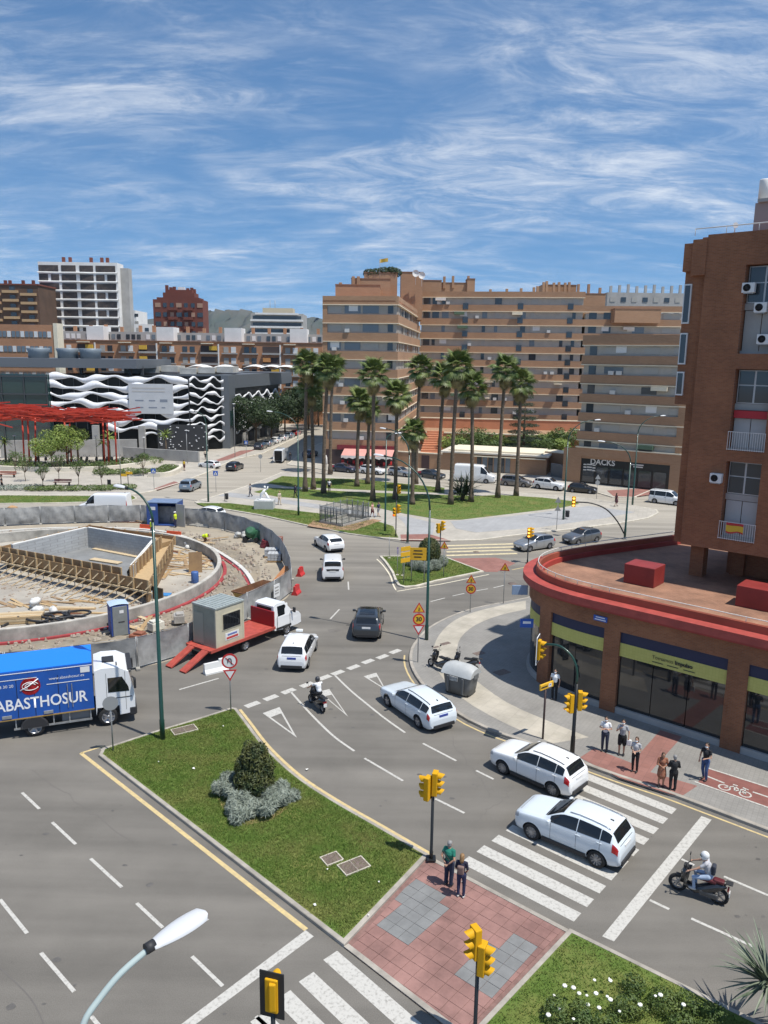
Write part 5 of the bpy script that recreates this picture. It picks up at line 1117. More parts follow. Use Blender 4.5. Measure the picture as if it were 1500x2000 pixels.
# ================================================================== BUILDINGS
M_BRICKT=tile_mat('tan_brick',(0.37,0.21,0.118),(0.41,0.24,0.138),(0.33,0.215,0.14),0.5,0.14,msize=0.03,plane='XZ',bump=0.15,dirt=0.16,dscale=0.12)
M_BRICKR=tile_mat('red_brick',(0.235,0.086,0.036),(0.295,0.118,0.05),(0.25,0.145,0.095),0.25,0.075,msize=0.016,plane='XZ',bump=0.3,dirt=0.3,dscale=0.35)
M_BRICKO=tile_mat('orange_brick',(0.42,0.20,0.10),(0.47,0.23,0.12),(0.36,0.22,0.14),0.4,0.12,msize=0.02,plane='XZ',bump=0.1,dirt=0.15,dscale=0.1)
M_BRICKD=tile_mat('dark_brick',(0.16,0.045,0.03),(0.19,0.055,0.035),(0.12,0.05,0.04),0.4,0.12,msize=0.02,plane='XZ',bump=0.1,dirt=0.2,dscale=0.1)
M_TERRA=mat('terracotta_wall',(0.50,0.22,0.12),0.9,var=0.1,scale=0.4,space='World'); M_LEDGE=mat('cream_ledge',(0.74,0.66,0.50),0.8,var=0.06,scale=1,space='World'); M_PANEL=mat('grey_panel',(0.40,0.37,0.32),0.7,var=0.08,scale=0.8,space='World')
M_WIN=mat('window_glass',(0.035,0.045,0.055),0.08,spec=0.8); M_WIN2=mat('window_blind',(0.37,0.355,0.32),0.5); M_WIN3=mat('window_bluish',(0.15,0.18,0.205),0.15,spec=0.6); M_FRAMEW=mat('window_frame_white',(0.68,0.68,0.66),0.5)
M_ROOFRED=mat('red_waterproofing',(0.34,0.045,0.035),0.6,var=0.15,scale=0.8,space='World',bump=0.15); M_ROOFT=tile_mat('roof_tiles',(0.285,0.148,0.09),(0.33,0.175,0.11),(0.22,0.125,0.085),0.28,0.14,msize=0.015,rotz=R(40),dirt=0.45,dscale=0.5)
M_WHITEW=mat('white_render',(0.72,0.71,0.68),0.85,var=0.08,scale=0.3,space='World'); M_GREYW=mat('grey_render',(0.36,0.35,0.33),0.85,var=0.12,scale=0.3,space='World')
def box_ab(mb,a,b,z0,z1,d0,d1):
    """box over the line a-b, from d0 to d1 along the outward (camera side) normal"""
    a=Vector((a[0],a[1],0)); b=Vector((b[0],b[1],0)); d=(b-a).normalized(); n=Vector((d.y,-d.x,0)); c=(a+b)/2+n*(d0+d1)/2
    return mb.box((c.x,c.y,(z0+z1)/2),((b-a).length,abs(d1-d0),z1-z0),rz=math.atan2(d.y,d.x))
def sub(a,b,t0,t1): a=Vector((a[0],a[1],0)); b=Vector((b[0],b[1],0)); return a.lerp(b,t0),a.lerp(b,t1)
WINM={}
def win(parent,a,b,t0,t1,z0,z1,d0,m,depth=.06,name='window'):
    """one window: glass box, shared mesh by size"""
    p,q=sub(a,b,t0,t1); d=(q-p); L=d.length; d.normalize(); n=Vector((d.y,-d.x,0)); key=(round(L,2),round(z1-z0,2),m.name,round(depth,2))
    if key not in WINM:
        me=MB().box((0,0,0),(key[0],depth,key[1])).mesh('window'); me.materials.append(m); WINM[key]=me
    c=(p+q)/2+n*d0; o=link(name,WINM[key],None,parent,loc=Vector((c.x,c.y,(z0+z1)/2))-parent.location,rz=math.atan2(d.y,d.x)); return o
def banded(parent,a,b,ztop_line,fh,nfl,par,wins,ledge_runs=((0,1),),inset_=.3,brick=None,band=.5,seed=1,end_l=0.0,end_r=0.0,low=0):
    """storeys of brick band / recessed strip / pale ledge"""
    rnd=random.Random(seed); bm_=brick or M_BRICKT
    mb=MB(); box_ab(mb,a,b,ztop_line+.12,ztop_line+par,-.5,0); mb.build('parapet',bm_,parent,world=True)
    for k in range(nfl):
        zl=ztop_line-k*fh
        for t0,t1 in ledge_runs:
            p,q=sub(a,b,t0,t1); mb=MB(); box_ab(mb,p,q,zl,zl+.12,-.5,.12); mb.build('ledge',M_LEDGE,parent,world=True)
        zb=zl-fh*(1-band)
        mb=MB(); box_ab(mb,a,b,zb-fh*band+.12,zb,-.5,0); mb.build('brick_band',bm_,parent,world=True)
        for (t0,t1,h0,h1,kind) in (wins(k,rnd) if wins else ()):
            m={0:M_WIN,1:M_WIN2,2:M_WIN3}[kind]; hh=zl-zb; win(parent,a,b,t0,t1,zb+hh*h0,zb+hh*h1,-inset_+.035,m)
    if end_l:
        p,q=sub(a,b,0,end_l); mb=MB(); box_ab(mb,p,q,low,ztop_line+.1,-.5,.001); mb.build('brick_pier',bm_,parent,world=True)
    if end_r:
        p,q=sub(a,b,1-end_r,1); mb=MB(); box_ab(mb,p,q,low,ztop_line+.1,-.5,.001); mb.build('brick_pier',bm_,parent,world=True)
def core(parent,poly,z0,z1,m,name='core'): MB().prism([Vector((p[0],p[1],0)) for p in poly],z0,z1).build(name,m,parent,world=True)
def ins_poly(poly,d): return inset([Vector((p[0],p[1],0)) for p in poly],d)

# ---- apartment complex ------------------------------------------------------
APT=thing('apartment_building',(5,150,0),'tan brick apartment complex with stepped roof terraces and long cream ledges','building')
A0,A1=(-10.6,131.6),(1.9,129.9); A2=(7.4,174.0); LB=[A0,A1,A2,(-8,176)]
core(APT,ins_poly(LB,.3),0,26.6,M_PANEL)
def wA(k,rnd):
    o=[]
    for i,(t0,t1) in enumerate(((.06,.24),(.29,.50),(.53,.74),(.86,.93))): o.append((t0,t1,.12,.95,rnd.choice((1,1,1,2,2)) if i<3 else 0))
    return o
banded(APT,A0,A1,26.5,2.95,8,1.45,wA,end_l=.06,seed=3,low=0)
def wS(k,rnd):
    o=[]; t=.03
    while t<.96:
        w=rnd.choice((.018,.025,.03)); o.append((t,t+w,.1,.95,rnd.choice((0,0,1,2,1)))); t+=w+rnd.choice((.012,.02,.03))
    return o
banded(APT,A1,A2,26.5,2.95,8,1.45,wS,seed=5)
mb=MB(); box_ab(mb,A0,A1,0,3.0,-.45,.0); mb.build('ground_floor_wall',M_BRICKT,APT,world=True); mb=MB(); box_ab(mb,A1,A2,0,3.0,-.45,.0); mb.build('ground_floor_wall',M_BRICKT,APT,world=True)
MB().prism([Vector((p[0],p[1],0)) for p in LB],27.0,27.25).build('roof_deck',M_TERRA,APT,world=True)
# wing behind the garden
W0,W1,W2,W3=(7.3,174.3),(42.0,169.5),(62.0,166.7),(76,164.8)
core(APT,ins_poly([W0,W1,(44,186),(8,190)],.3),0,31.2,M_PANEL); core(APT,ins_poly([W1,W2,(64,184),(44,186)],.3),0,28.0,M_PANEL); core(APT,ins_poly([W2,W3,(78,180),(64,184)],.3),0,25.0,M_PANEL)
def wW(k,rnd):
    o=[]
    for t in (.02,.075,.135,.28,.385,.46,.62,.68,.86,.93):
        if rnd.random()<.9: w=rnd.choice((.03,.042,.02)); o.append((t,t+w,.08,.95,rnd.choice((0,0,1,1,2))))
    return o
banded(APT,W0,W1,31.1,2.92,10,1.3,wW,seed=8); banded(APT,W1,W2,28.2,2.92,9,1.3,lambda k,r:[(.05,.13,.08,.95,0),(.2,.28,.08,.95,0),(.5,.62,.1,.95,r.choice((1,2))),(.8,.88,.1,.9,1)],seed=9); banded(APT,W2,W3,25.3,2.92,8,1.3,lambda k,r:[(.1,.3,.1,.95,1)],seed=10)
for t in (.265,.60,.90):                                            # stair windows between the ledges
    for k in range(9): zc=31.1-k*2.92-1.9; win(APT,W0,W1,t,t+.033,zc-.45,zc+.75,.02,M_WIN)
for t,z in ((.42,13.2),(.40,9.7),(.84,13.0)):
    p,q=sub(W0,W1,t,t+.05); mb=MB(); box_ab(mb,p,q,z,z+.12,0,1.4); mb.build('awning',M_LEDGE,APT,world=True)
# stepped roof terraces: (photo columns, base row, top row, distance)
def tier(x0,x1,yt,yb,Y,dep,m=M_BRICKT,name='roof_terrace'):
    a,b=AT(x0,yb,Y),AT(x1,yb,Y-.0); z1=AT((x0+x1)/2,yt,Y).z; z0=26.0 if Y<170 else min(a.z,b.z)-3.0
    mb=MB(); box_ab(mb,(a.x,Y),(b.x,Y),z0,z1,-dep,0); mb.build(name,m,APT,world=True)
    mb=MB(); box_ab(mb,(a.x-.05,Y),(b.x+.05,Y),z1,z1+.14,-dep,.08); mb.build('coping',mat('brown_coping',(0.24,0.13,0.08),0.8),APT,world=True)
tier(655,742,557,579,137,10); tier(686,762,545,566,144,10); tier(711,776,533,553,152,10); tier(783,826,532,550,166,9); tier(826,862,548,572,176,6); tier(862,925,553,573,178,6); tier(912,927,545,573,177.2,4)
tier(1060,1125,557,575,182,6); tier(1128,1182,574,592,172,8); tier(1200,1290,604,626,166,8)
for i,(x,y,Y) in enumerate(((868,541,178),(885,540,178),(915,540,178),(958,566,178),(990,565,178),(1018,564,178),(1043,562,178),(1050,560,180),(1062,552,181),(1068,550,181),(1082,553,181),(1092,552,181),(1104,553,181),(1112,552,181),(1130,556,181),(1150,556,174),(1172,563,174),(690,541,144),(700,541,144),(665,553,138))):
    p=AT(x,y,Y); MB().bbox((p.x,p.y,p.z-1.2),(.55,.55,2.6),.05).build('chimney',M_BRICKT,APT,world=True) if True else 0
for (x,y,Y) in ((812,534,165),(824,538,165)):                      # satellite dishes
    p=AT(x,y,Y); mb=MB(); mb.lathe([(.001,0),(.4,.06),(.7,.2)],c=p,seg=14,axis='Y',cap=False); mb.tube([p+Vector((0,.1,0)),p+Vector((0,.1,-2.2))],.05,6); mb.build('satellite_dish',M_WHITEW,APT,world=True)
p=AT(742,512,150); mb=MB(); mb.tube([p-Vector((0,0,3)),p+Vector((0,0,.6))],.05,6); mb.build('flagpole',M_STEEL,APT,world=True)
fl=MB(); g=[[p+Vector((-.1+.32*i,.12*math.sin(i*1.3),.5-.22*j+.05*i)) for j in range(4)] for i in range(6)]; fl.sheet(g); fl.build('flag',mat('flag_yellow',(0.5,0.33,0.05),0.8),APT,world=True)
# right-hand block with the black shopfront
B0,B1,B2=(28.6,115.4),(41.3,106.8),(47.5,115.2); core(APT,ins_poly([B0,B1,B2,(35,124)],.3),0,20.4,M_PANEL)
def wB(k,rnd): return [(.07,.14,.05,.95,0),(.22,.40,.15,.85,rnd.choice((1,1,2))),(.58,.72,.15,.85,rnd.choice((2,1,1,0))),(.84,.96,.15,.85,1)]
banded(APT,B0,B1,20.2,2.75,6,1.5,wB,seed=12,end_r=.07,low=5)
banded(APT,B1,B2,20.2,2.75,6,1.5,lambda k,r:[(.42,.72,.1,.9,r.choice((0,1)))],seed=13,end_l=.35,end_r=.25,low=5,ledge_runs=((.40,.75),))
mb=MB(); box_ab(mb,B0,B1,4.1,5.4,-.5,.15); mb.build('shop_fascia',M_BRICKT,APT,world=True); mb=MB(); box_ab(mb,B0,B1,5.4,5.55,-.5,.3); mb.build('ledge',M_LEDGE,APT,world=True)
for t0,t1 in ((-.12,.06),(.9,1.0)):
    p,q=sub(B0,B1,t0,t1); mb=MB(); box_ab(mb,p,q,0,5.0 if t0>0 else 5.2,-.5,.1); mb.build('brick_pier',M_BRICKT,APT,world=True)
mb=MB(); box_ab(mb,B1,B2,0,5.0,-.5,.05); mb.build('side_shopfront',mat('pale_shopfront',(0.5,0.5,0.48),0.5,col2=(0.12,0.13,0.14),scale=0.9),APT,world=True)
p,q=sub(B0,B1,.06,.9); mb=MB(); box_ab(mb,p,q,.05,4.1,-.5,-.1); mb.build('shopfront',mat('shopfront_black',(0.012,0.012,0.013),0.3),APT,world=True)
d_=(Vector((*B1,0))-Vector((*B0,0))).normalized(); rzb=math.atan2(d_.y,d_.x); nb=Vector((d_.y,-d_.x,0))
for i in range(6):
    t0=.07+.135*i; win(APT,B0,B1,t0+.01,t0+.125,.35,2.7,-.07,M_WIN,name='shop_window')
M_SHOPL=mat('shop_lettering',(0.62,0.60,0.55),0.6)
def wall_letter(txt,t,z,s,bold=0.0,m=None):
    c=Vector((*B0,0)).lerp(Vector((*B1,0)),t)+nb*(-.06)-Vector(APT.location); me=text_mesh(txt,s,bold); me.materials.append(m or M_SHOPL); link('lettering',me,None,APT,loc=(c.x,c.y,z),rz=rzb)
wall_letter('DACKS',.27,3.4,1.15,.03); wall_letter('BURGER',.62,3.45,.5,.012) if False else None
for t,z,w in ((.10,2.9,.03),(.10,2.5,.03),(.10,2.1,.03),(.145,2.95,.05),(.145,2.55,.05),(.145,2.15,.05),(.19,2.9,.03),(.19,2.5,.03),(.19,2.1,.03),(.60,3.5,.12),(.61,3.2,.09)):
    win(APT,B0,B1,t-w/2,t+w/2,z-.09,z+.09,-.03,M_SHOPL,.02,'menu_line')
# bar at the foot of the left block
p,q=sub(A0,A1,.2,1.0); mb=MB(); box_ab(mb,p,q,2.7,3.5,0,.25); mb.build('bar_fascia',mat('bar_fascia_dark',(0.05,0.02,0.02),0.5,col2=(0.25,0.03,0.04),scale=0.8),APT,world=True)
p,q=sub(A0,A1,.02,.98); mb=MB(); box_ab(mb,p,q,.1,2.7,-.3,.03); mb.build('bar_front',mat('bar_front_dark',(0.05,0.03,0.03),0.5),APT,world=True)
M_AWN=mat('awning_pink',(0.62,0.30,0.26),0.8,var=0.08,scale=0.8); M_AWNW=mat('awning_white',(0.74,0.70,0.66),0.8)
for t0,t1 in ((.30,.62),(.64,.98)):
    p,q=sub(A0,A1,t0,t1); d_=(q-p).normalized(); n_=Vector((d_.y,-d_.x,0)); mb=MB(); mb.add([p+n_*.25+Vector((0,0,2.9)),q+n_*.25+Vector((0,0,2.9)),q+n_*3.2+Vector((0,0,2.1)),p+n_*3.2+Vector((0,0,2.1))],[[0,3,2,1]]); mb.build('awning',M_AWN,APT,world=True)
    mb=MB(); L=(q-p).length; g=[]
    for i in range(13):
        s_=p.lerp(q,i/12)+n_*3.22; g.append([s_+Vector((0,0,2.1)),s_+Vector((0,0,1.65+.12*math.sin(i*1.9)))])
    mb.sheet(g).build('awning_valance',M_AWNW,APT,world=True)
for i in range(9):                                                  # terrace furniture of the bar
    p=Vector((*A0,0)).lerp(Vector((*A1,0)),.28+.08*i)+Vector((.1*(i%2),-1.4-1.1*(i%2),.125)); t=thing('cafe_chair',p,'red plastic cafe chair under the pink awning','chair','red chairs of the bar terrace'); M_RCH=mat('chair_red',(0.45,0.02,0.025),0.5)
    MB().bbox((0,0,.44),(.46,.46,.05),.02).build('seat',M_RCH,t); MB().bbox((0,.21,.72),(.46,.05,.5),.02).build('backrest',M_RCH,t)
    for sx in (-.19,.19):
        for sy_ in (-.19,.19): MB().bar((sx,sy_,0),(sx,sy_,.43),.035).build('leg',M_RCH,t)
    t.rotation_euler=(0,0,i*1.3)
u=G(637,920,.125); t=thing('parasol',u,'closed white parasol standing before the bar corner','parasol'); MB().tube([(0,0,0),(0,0,2.6)],.03,6).build('pole',M_STEEL,t); MB().lathe([(.02,2.6),(.16,2.2),(.26,1.2),(.1,1.05)],seg=10).build('canopy',M_AWNW,t)
# gatehouse and garden of the complex
GH=thing('gatehouse',(17,124,0.12),'low tan brick gatehouse with glass doors and pale flat roof','building'); g0,g1=(9.5,126.6),(25.6,121.4); gd=(Vector((*g1,0))-Vector((*g0,0))).normalized(); gn=Vector((-gd.y,gd.x,0)); g2=Vector((*g1,0))+gn*9; g3=Vector((*g0,0))+gn*9
core(GH,[g0,g1,g2,g3],.1,3.0,M_BRICKT,'wall'); MB().prism(ins_poly([g0,g1,g2,g3],-.35),3.0,3.25).build('roof',mat('pale_roof',(0.58,0.54,0.46),0.9,var=0.15,scale=0.5,space='World'),GH,world=True); MB().prism(ins_poly([g0,g1,g2,g3],.8),3.25,3.5).build('roof_upstand',M_LEDGE,GH,world=True)
for i in range(6): win(GH,g0,g1,.34+.055*i,.385+.055*i,.2,2.6,.03,M_WIN3 if i%2 else M_WIN,name='glass_door')
mb=MB(); p,q=sub(g0,g1,.31,.99); box_ab(mb,p,q,2.62,2.75,0,.5); mb.build('ledge',M_LEDGE,GH,world=True)
GW=thing('garden_wall',(5,128,0.12),'tan brick boundary wall with gates left of the gatehouse','wall'); 
mb=MB(); box_ab(mb,(2.0,129.6),g0,.1,2.6,-.35,0); mb.build('wall',M_BRICKT,GW,world=True); mb=MB(); box_ab(mb,(2.0,129.6),g0,2.6,2.75,-.4,.06); mb.build('coping',M_LEDGE,GW,world=True); win(GW,(2.0,129.6),g0,.55,.72,.15,2.3,.03,mat('gate_dark',(0.06,0.03,0.03),0.5),name='gate')
GW2=thing('garden_wall',(28,120,0.12),'tan brick wall and grey metal gate between the gatehouse and the black shopfront','wall'); mb=MB(); box_ab(mb,(26.2,121.0),(29.0,116.5),.1,2.2,-.3,0); mb.build('gate',mat('gate_grey',(0.14,0.15,0.16),0.5,metal=0.3),GW2,world=True); mb=MB(); box_ab(mb,(26,126),(31,121),.1,3.4,-3,0); mb.build('wall',M_BRICKT,GW2,world=True); mb=MB(); box_ab(mb,(26,126),(31,121),3.4,3.55,-3,.1); mb.build('coping',M_LEDGE,GW2,world=True)
TW=thing('terrace_wall',(30,150,0),'tall terracotta retaining wall of the raised garden behind the gatehouse','wall')
for a,b,z in (((8,152),(36,148),3.8),((36,148),(50,142),5.0),((7.5,166),(60,160),5.6),((33,138),(44,131),4.2)): mb=MB(); box_ab(mb,a,b,0,z,-.4,0); mb.build('wall',M_TERRA,TW,world=True); mb=MB(); box_ab(mb,a,b,z,z+.2,-.5,.1); mb.build('coping',M_LEDGE,TW,world=True)
MB().prism([Vector(p) for p in ((8.2,152.4,0),(36,148.4,0),(50,142.4,0),(60,160,0),(8,166,0))],0,3.6).build('planting_bed',M_SOIL,TW,world=True)
st_=MB()
for i in range(14): c=Vector((7.2+.18*i,134+1.0*i,.15+.33*i)); st_.box(c,(3.2,1.05,.36))
ST=thing('stairway',(8,135,.12),'terracotta stairway climbing to the raised garden beside the left block','stairs'); st_.build('flight',M_TERRA,ST,world=True)

# ---- curved corner building with red coping ---------------------------------
CB=thing('corner_building',(20,40,0),'rounded red brick shop podium with red coping and flat tiled roof','building')
front=[(36,16.5),(16.4,33.55),(11.75,37.6)]; nose=catmull([Vector((p[0],p[1],0)) for p in ((11.75,37.6),(10.3,38.95),(9.25,40.3),(8.65,41.8),(8.55,43.3),(9.0,44.9),(9.9,46.3),(11.2,47.5),(13.2,48.8))],4)
out_=[Vector((36,16.5,0)),Vector((16.4,33.55,0))]+nose+[Vector((21,52.9,0)),Vector((48,66.8,0))]; podium=out_+[Vector((60,40,0))]
def offs(line,d):   # positive = outwards (away from the building)
    r_=[]; n=len(line)
    for i,p in enumerate(line):
        a=line[max(i-1,0)]; b=line[min(i+1,n-1)]; t=(b-a).normalized(); r_.append(p+Vector((-t.y,t.x,0))*-d*-1 if False else p+Vector((-t.y,t.x,0))*(-d))
    return r_
sgn=1 if (offs(out_,1.0)[8]-Vector((20,40,0))).length>(out_[8]-Vector((20,40,0))).length else -1
O=lambda d:offs(out_,d*sgn)
def wallrib(line0,line1,z0,z1,name,m,parent):
    """solid strip between two offset lines"""
    mb=MB(); n=len(line0)
    for i in range(n):
        for q,z in ((line0[i],z0),(line0[i],z1),(line1[i],z1),(line1[i],z0)): mb.v.append(Vector((q.x,q.y,z)))
    for i in range(n-1):
        for k in range(4): mb.f.append([4*i+k,4*i+4+k,4*i+4+(k+1)%4,4*i+(k+1)%4]); mb.sm.append(False)
    mb.f+= [[0,1,2,3],[4*n-1,4*n-2,4*n-3,4*n-4]]; mb.sm+=[False]*2
    return mb.build(name,m,parent,world=True)
ZR=5.75
wallrib(O(0),O(-.35),4.55,5.5,'upper_wall',M_BRICKR,CB)
wallrib(O(.32),O(-.35),5.5,5.62,'coping_soffit',M_ROOFRED,CB); wallrib(O(.42),O(-.30),5.62,6.0,'coping',mat('coping_red',(0.36,0.062,0.048),0.65,var=0.16,scale=1.5,space='World'),CB); wallrib(O(-.30),O(-.52),5.6,6.36,'parapet',mat('parapet_red',(0.30,0.075,0.042),0.7,var=0.12,scale=0.5,space='World'),CB)
wallrib(O(-.55),O(-.72),ZR,ZR+.30,'upstand',M_ROOFRED,CB)
rail=[p+Vector((0,0,6.6)) for p in O(-.42)]; rm=MB(); rm.tube(rail,.025,6)
for i in range(1,len(rail),2): rm.tube([rail[i]-Vector((0,0,.25)),rail[i]],.018,5)
rm.build('handrail',mat('rail_white',(0.62,0.60,0.56),0.5),CB,world=True)
inn=O(-.5); MB().prism(inn+[Vector((59,40,0))],ZR-.25,ZR).build('roof',M_ROOFT,CB,world=True)
MB().prism(O(-1.0)+[Vector((58,40,0))],0.1,ZR-.26).build('interior_core',mat('shop_interior',(0.030,0.030,0.032),0.6),CB,world=True)
def along(line,s):
    acc=0
    for i in range(len(line)-1):
        L=(line[i+1]-line[i]).length
        if acc+L>=s: return line[i].lerp(line[i+1],(s-acc)/L),(line[i+1]-line[i]).normalized()
        acc+=L
    return line[-1],(line[-1]-line[-2]).normalized()
def span(line,s0,s1,step=.4):
    n=max(2,int((s1-s0)/step)+1); return [along(line,s0+(s1-s0)*i/(n-1))[0] for i in range(n)]
def dist_of(pt):
    best=None; acc=0
    for i in range(len(out_)-1):
        a,b=out_[i],out_[i+1]; L=(b-a).length; t=max(0,min(1,(pt-a).dot(b-a)/(L*L))); d=(a+(b-a)*t-pt).length
        if best is None or d<best[0]: best=(d,acc+t*L)
        acc+=L
    return best[1]
def bay(s0,s1,txt=None):
    ln=span(out_,s0,s1); 
    def o2(d): return offs(ln,d*sgn)
    wallrib(o2(-.12),o2(-.30),3.95,4.55,'blue_fascia',mat('fascia_navy',(0.012,0.018,0.06),0.5),CB)
    wallrib(o2(-.10),o2(-.30),3.25,3.95,'yellow_fascia',tile_mat('fascia_yellow',(0.50,0.47,0.13),(0.53,0.50,0.15),(0.42,0.40,0.10),0.16,0.16,off=0.0,msize=0.01,plane='XZ',bump=0.0,dirt=0.06),CB)
    k=max(2,int((s1-s0)/1.5))
    for i in range(k):
        a=span(out_,s0+(s1-s0)*i/k+.02,s0+(s1-s0)*(i+1)/k-.02); wallrib(offs(a,-.2*sgn),offs(a,-.24*sgn),.45,3.25,'shop_window',M_SHOPG,CB)
        wallrib(offs(a[:2],-.16*sgn),offs(a[:2],-.26*sgn),.45,3.25,'mullion',M_BLACKP,CB) if False else None
    wallrib(o2(-.05),o2(-.32),.1,.45,'window_sill',M_GREYW,CB)
M_SHOPG=mat('shop_glass',(0.02,0.022,0.024),0.05,spec=0.9)
s1_=dist_of(Vector((16.4,33.55,0))); sp1=dist_of(Vector((12.1,37.35,0))); sp1b=dist_of(Vector((11.4,37.85,0))); sp2=dist_of(Vector((16.75,33.25,0))); sp2b=dist_of(Vector((16.05,33.85,0)))
s0a=dist_of(Vector((9.25,40.4,0))); s0b=dist_of(Vector((8.8,41.3,0)))
piers=[(sp2-7.3,sp2-6.4),(sp2,sp2b),(sp1,sp1b),(s0a,s0b),(s0b+4.0,s0b+4.8),(s0b+9.5,s0b+10.3),(s0b+16,s0b+17)]
for a,b in piers:
    ln=span(out_,a,b,.3); wallrib(offs(ln,.0*sgn),offs(ln,-.5*sgn),.1,4.55,'brick_pier',M_BRICKR,CB)
for (a,b),(c_,d_) in zip(piers[:-1],piers[1:]): bay(b,c_)
bay(2,piers[0][0])
# lettering on the yellow fascia: between pier 1 and pier 2
pm,dm=along(out_,(sp2b+sp1)/2-.35); nn=Vector((-dm.y,dm.x,0)); nn=nn if (pm+nn-Vector((20,40,0))).length>(pm-Vector((20,40,0))).length else -nn
def cb_letter(txt,s,z,size,bold,m):
    p,dm=along(out_,s); q=p+nn*(-.075)-Vector(CB.location); me=text_mesh(txt,size,bold); me.materials.append(m); link('lettering',me,None,CB,loc=(q.x,q.y,z),rz=math.atan2(-dm.y,-dm.x))
cb_letter('Tomamos',(sp2b+sp1)/2+.42,3.66,.26,.0,M_SBLK); cb_letter('Impulso',(sp2b+sp1)/2-.62,3.66,.27,.012,M_SBLK)
for i,ds in enumerate((.75,0,-.8)):
    p,dm=along(out_,(sp2b+sp1)/2-.1+ds); q=p+nn*(-.085)-Vector(CB.location); MB().box((0,0,0),(.55,.012,.035),rz=0).build('small_print',M_SBLK,CB,loc=(q.x,q.y,3.42)).rotation_euler=(0,0,math.atan2(-dm.y,-dm.x))
p,dm=along(out_,sp1b+.25); q=p+nn*(.03)-Vector(CB.location); o=MB().box((0,0,0),(.75,.03,.28)).build('street_name_plate',M_SBLUE,CB,loc=(q.x,q.y,5.0)); o.rotation_euler=(0,0,math.atan2(-dm.y,-dm.x))
for dz in (.06,-.06): MB().box((0,-.02,dz),(.5 if dz>0 else .6,.012,.05)).build('plate_line',M_WLET,o)
p,dm=along(out_,s0b+.3); q=p+Vector((-.62,-.25,0))-Vector(CB.location); o=MB().bbox((0,0,0),(.75,.1,.5),.02).build('bracket_sign',M_SBLUE,CB,loc=(q.x,q.y,3.55)); MB().box((0,-.056,.05),(.45,.012,.14)).build('sign_mark',M_WLET,o)
p,dm=along(out_,s0b+1.2); q=p+Vector((-.7,.1,0))-Vector(CB.location); MB().bbox((0,0,0),(.9,.12,.55),.02).build('bracket_sign',mat('sign_paleblue',(0.22,0.30,0.42),0.4),CB,loc=(q.x,q.y,5.1))
M_BOXR=mat('roof_box_red',(0.24,0.028,0.024),0.55,var=0.15,scale=1.0)
for (x,y),s_ in (((14.75,42.2),1),((19.3,38.2),1),((25,33),1)):
    MB().bbox((x,y,ZR+.55),(1.75,1.5,1.1),.03,rz=R(-41)).build('roof_hatch',M_BOXR,CB,world=True)
# expansion joint line on the roof
jl=[p+Vector((0,0,ZR+.006)) for p in O(-1.9)[:16]]; mb=strip([Vector((p.x,p.y,0)) for p in jl],.05,ZR+.006); mb.build('roof_joint',mat('joint_dark',(0.10,0.05,0.04),0.8),CB,world=True)
# tower standing on it
TW_=thing('brick_tower',(24,42,ZR),'dark red brick apartment tower on pillars with recessed window bays','building')
e=Vector((.762,-.647,0)); s_=Vector((.647,.762,0)); Cc=Vector((16.95,43.0,0)); rzt=math.atan2(e.y,e.x)
def tbox(t0,t1,d0,d1,z0,z1,name,m,b=0): 
    c=Cc+e*(t0+t1)/2+s_*(d0+d1)/2; mb=MB(); (mb.bbox((c.x,c.y,(z0+z1)/2),(t1-t0,d1-d0,z1-z0),b,rz=rzt) if b else mb.box((c.x,c.y,(z0+z1)/2),(t1-t0,d1-d0,z1-z0),rz=rzt)); return mb.build(name,m,TW_,world=True)
ZT=24.65; Z0=7.85
tbox(0,2.05,0,.8,Z0,ZT,'brick_wall',M_BRICKR); tbox(3.85,14,0,.8,Z0,ZT,'brick_wall',M_BRICKR)
tbox(-.55,0,.45,1.2,Z0,15.7,'brick_wall',M_BRICKR)
tbox(-1.15,-.0,.35,1.6,15.7,ZT-1.0,'brick_bay',M_BRICKR); tbox(-.75,0,-.05,.9,22.6,ZT-.2,'brick_bay',M_BRICKR); tbox(-1.25,-.75,.1,1.5,ZT-1.8,ZT-.35,'brick_bay',M_BRICKR)
tbox(-.55,14,.8,9,Z0,ZT,'brick_core',M_BRICKR)
bays=[(18.5,23.0),(13.4,17.7),(8.5,12.8)]; zz=[Z0]+[v for bb in reversed(bays) for v in bb]+[ZT]
for i in range(0,len(zz),2): tbox(2.05,3.85,.002,.8,zz[i],zz[i+1],'brick_spandrel',M_BRICKR)
M_ALU=mat('aluminium_frame',(0.50,0.50,0.50),0.4,metal=0.2); M_CURT=mat('curtain',(0.42,0.42,0.41),0.8); M_CREAMP=mat('cream_panel',(0.50,0.43,0.30),0.7)
def casement(t0,t1,z0,z1,blind=False,curt=False):
    f=tbox(t0,t1,.52,.60,z0,z1,'window_frame',M_ALU); w=(t1-t0)/2
    for i in range(2):
        a,b=t0+w*i+.05,t0+w*(i+1)-.05; zm=z0+(z1-z0)*.55
        for za,zb in ((z0+.05,zm-.03),(zm+.03,z1-.05)):
            tbox(a,b,.495,.53,za,zb,'pane',M_CURT if curt and za<zm else M_WIN)
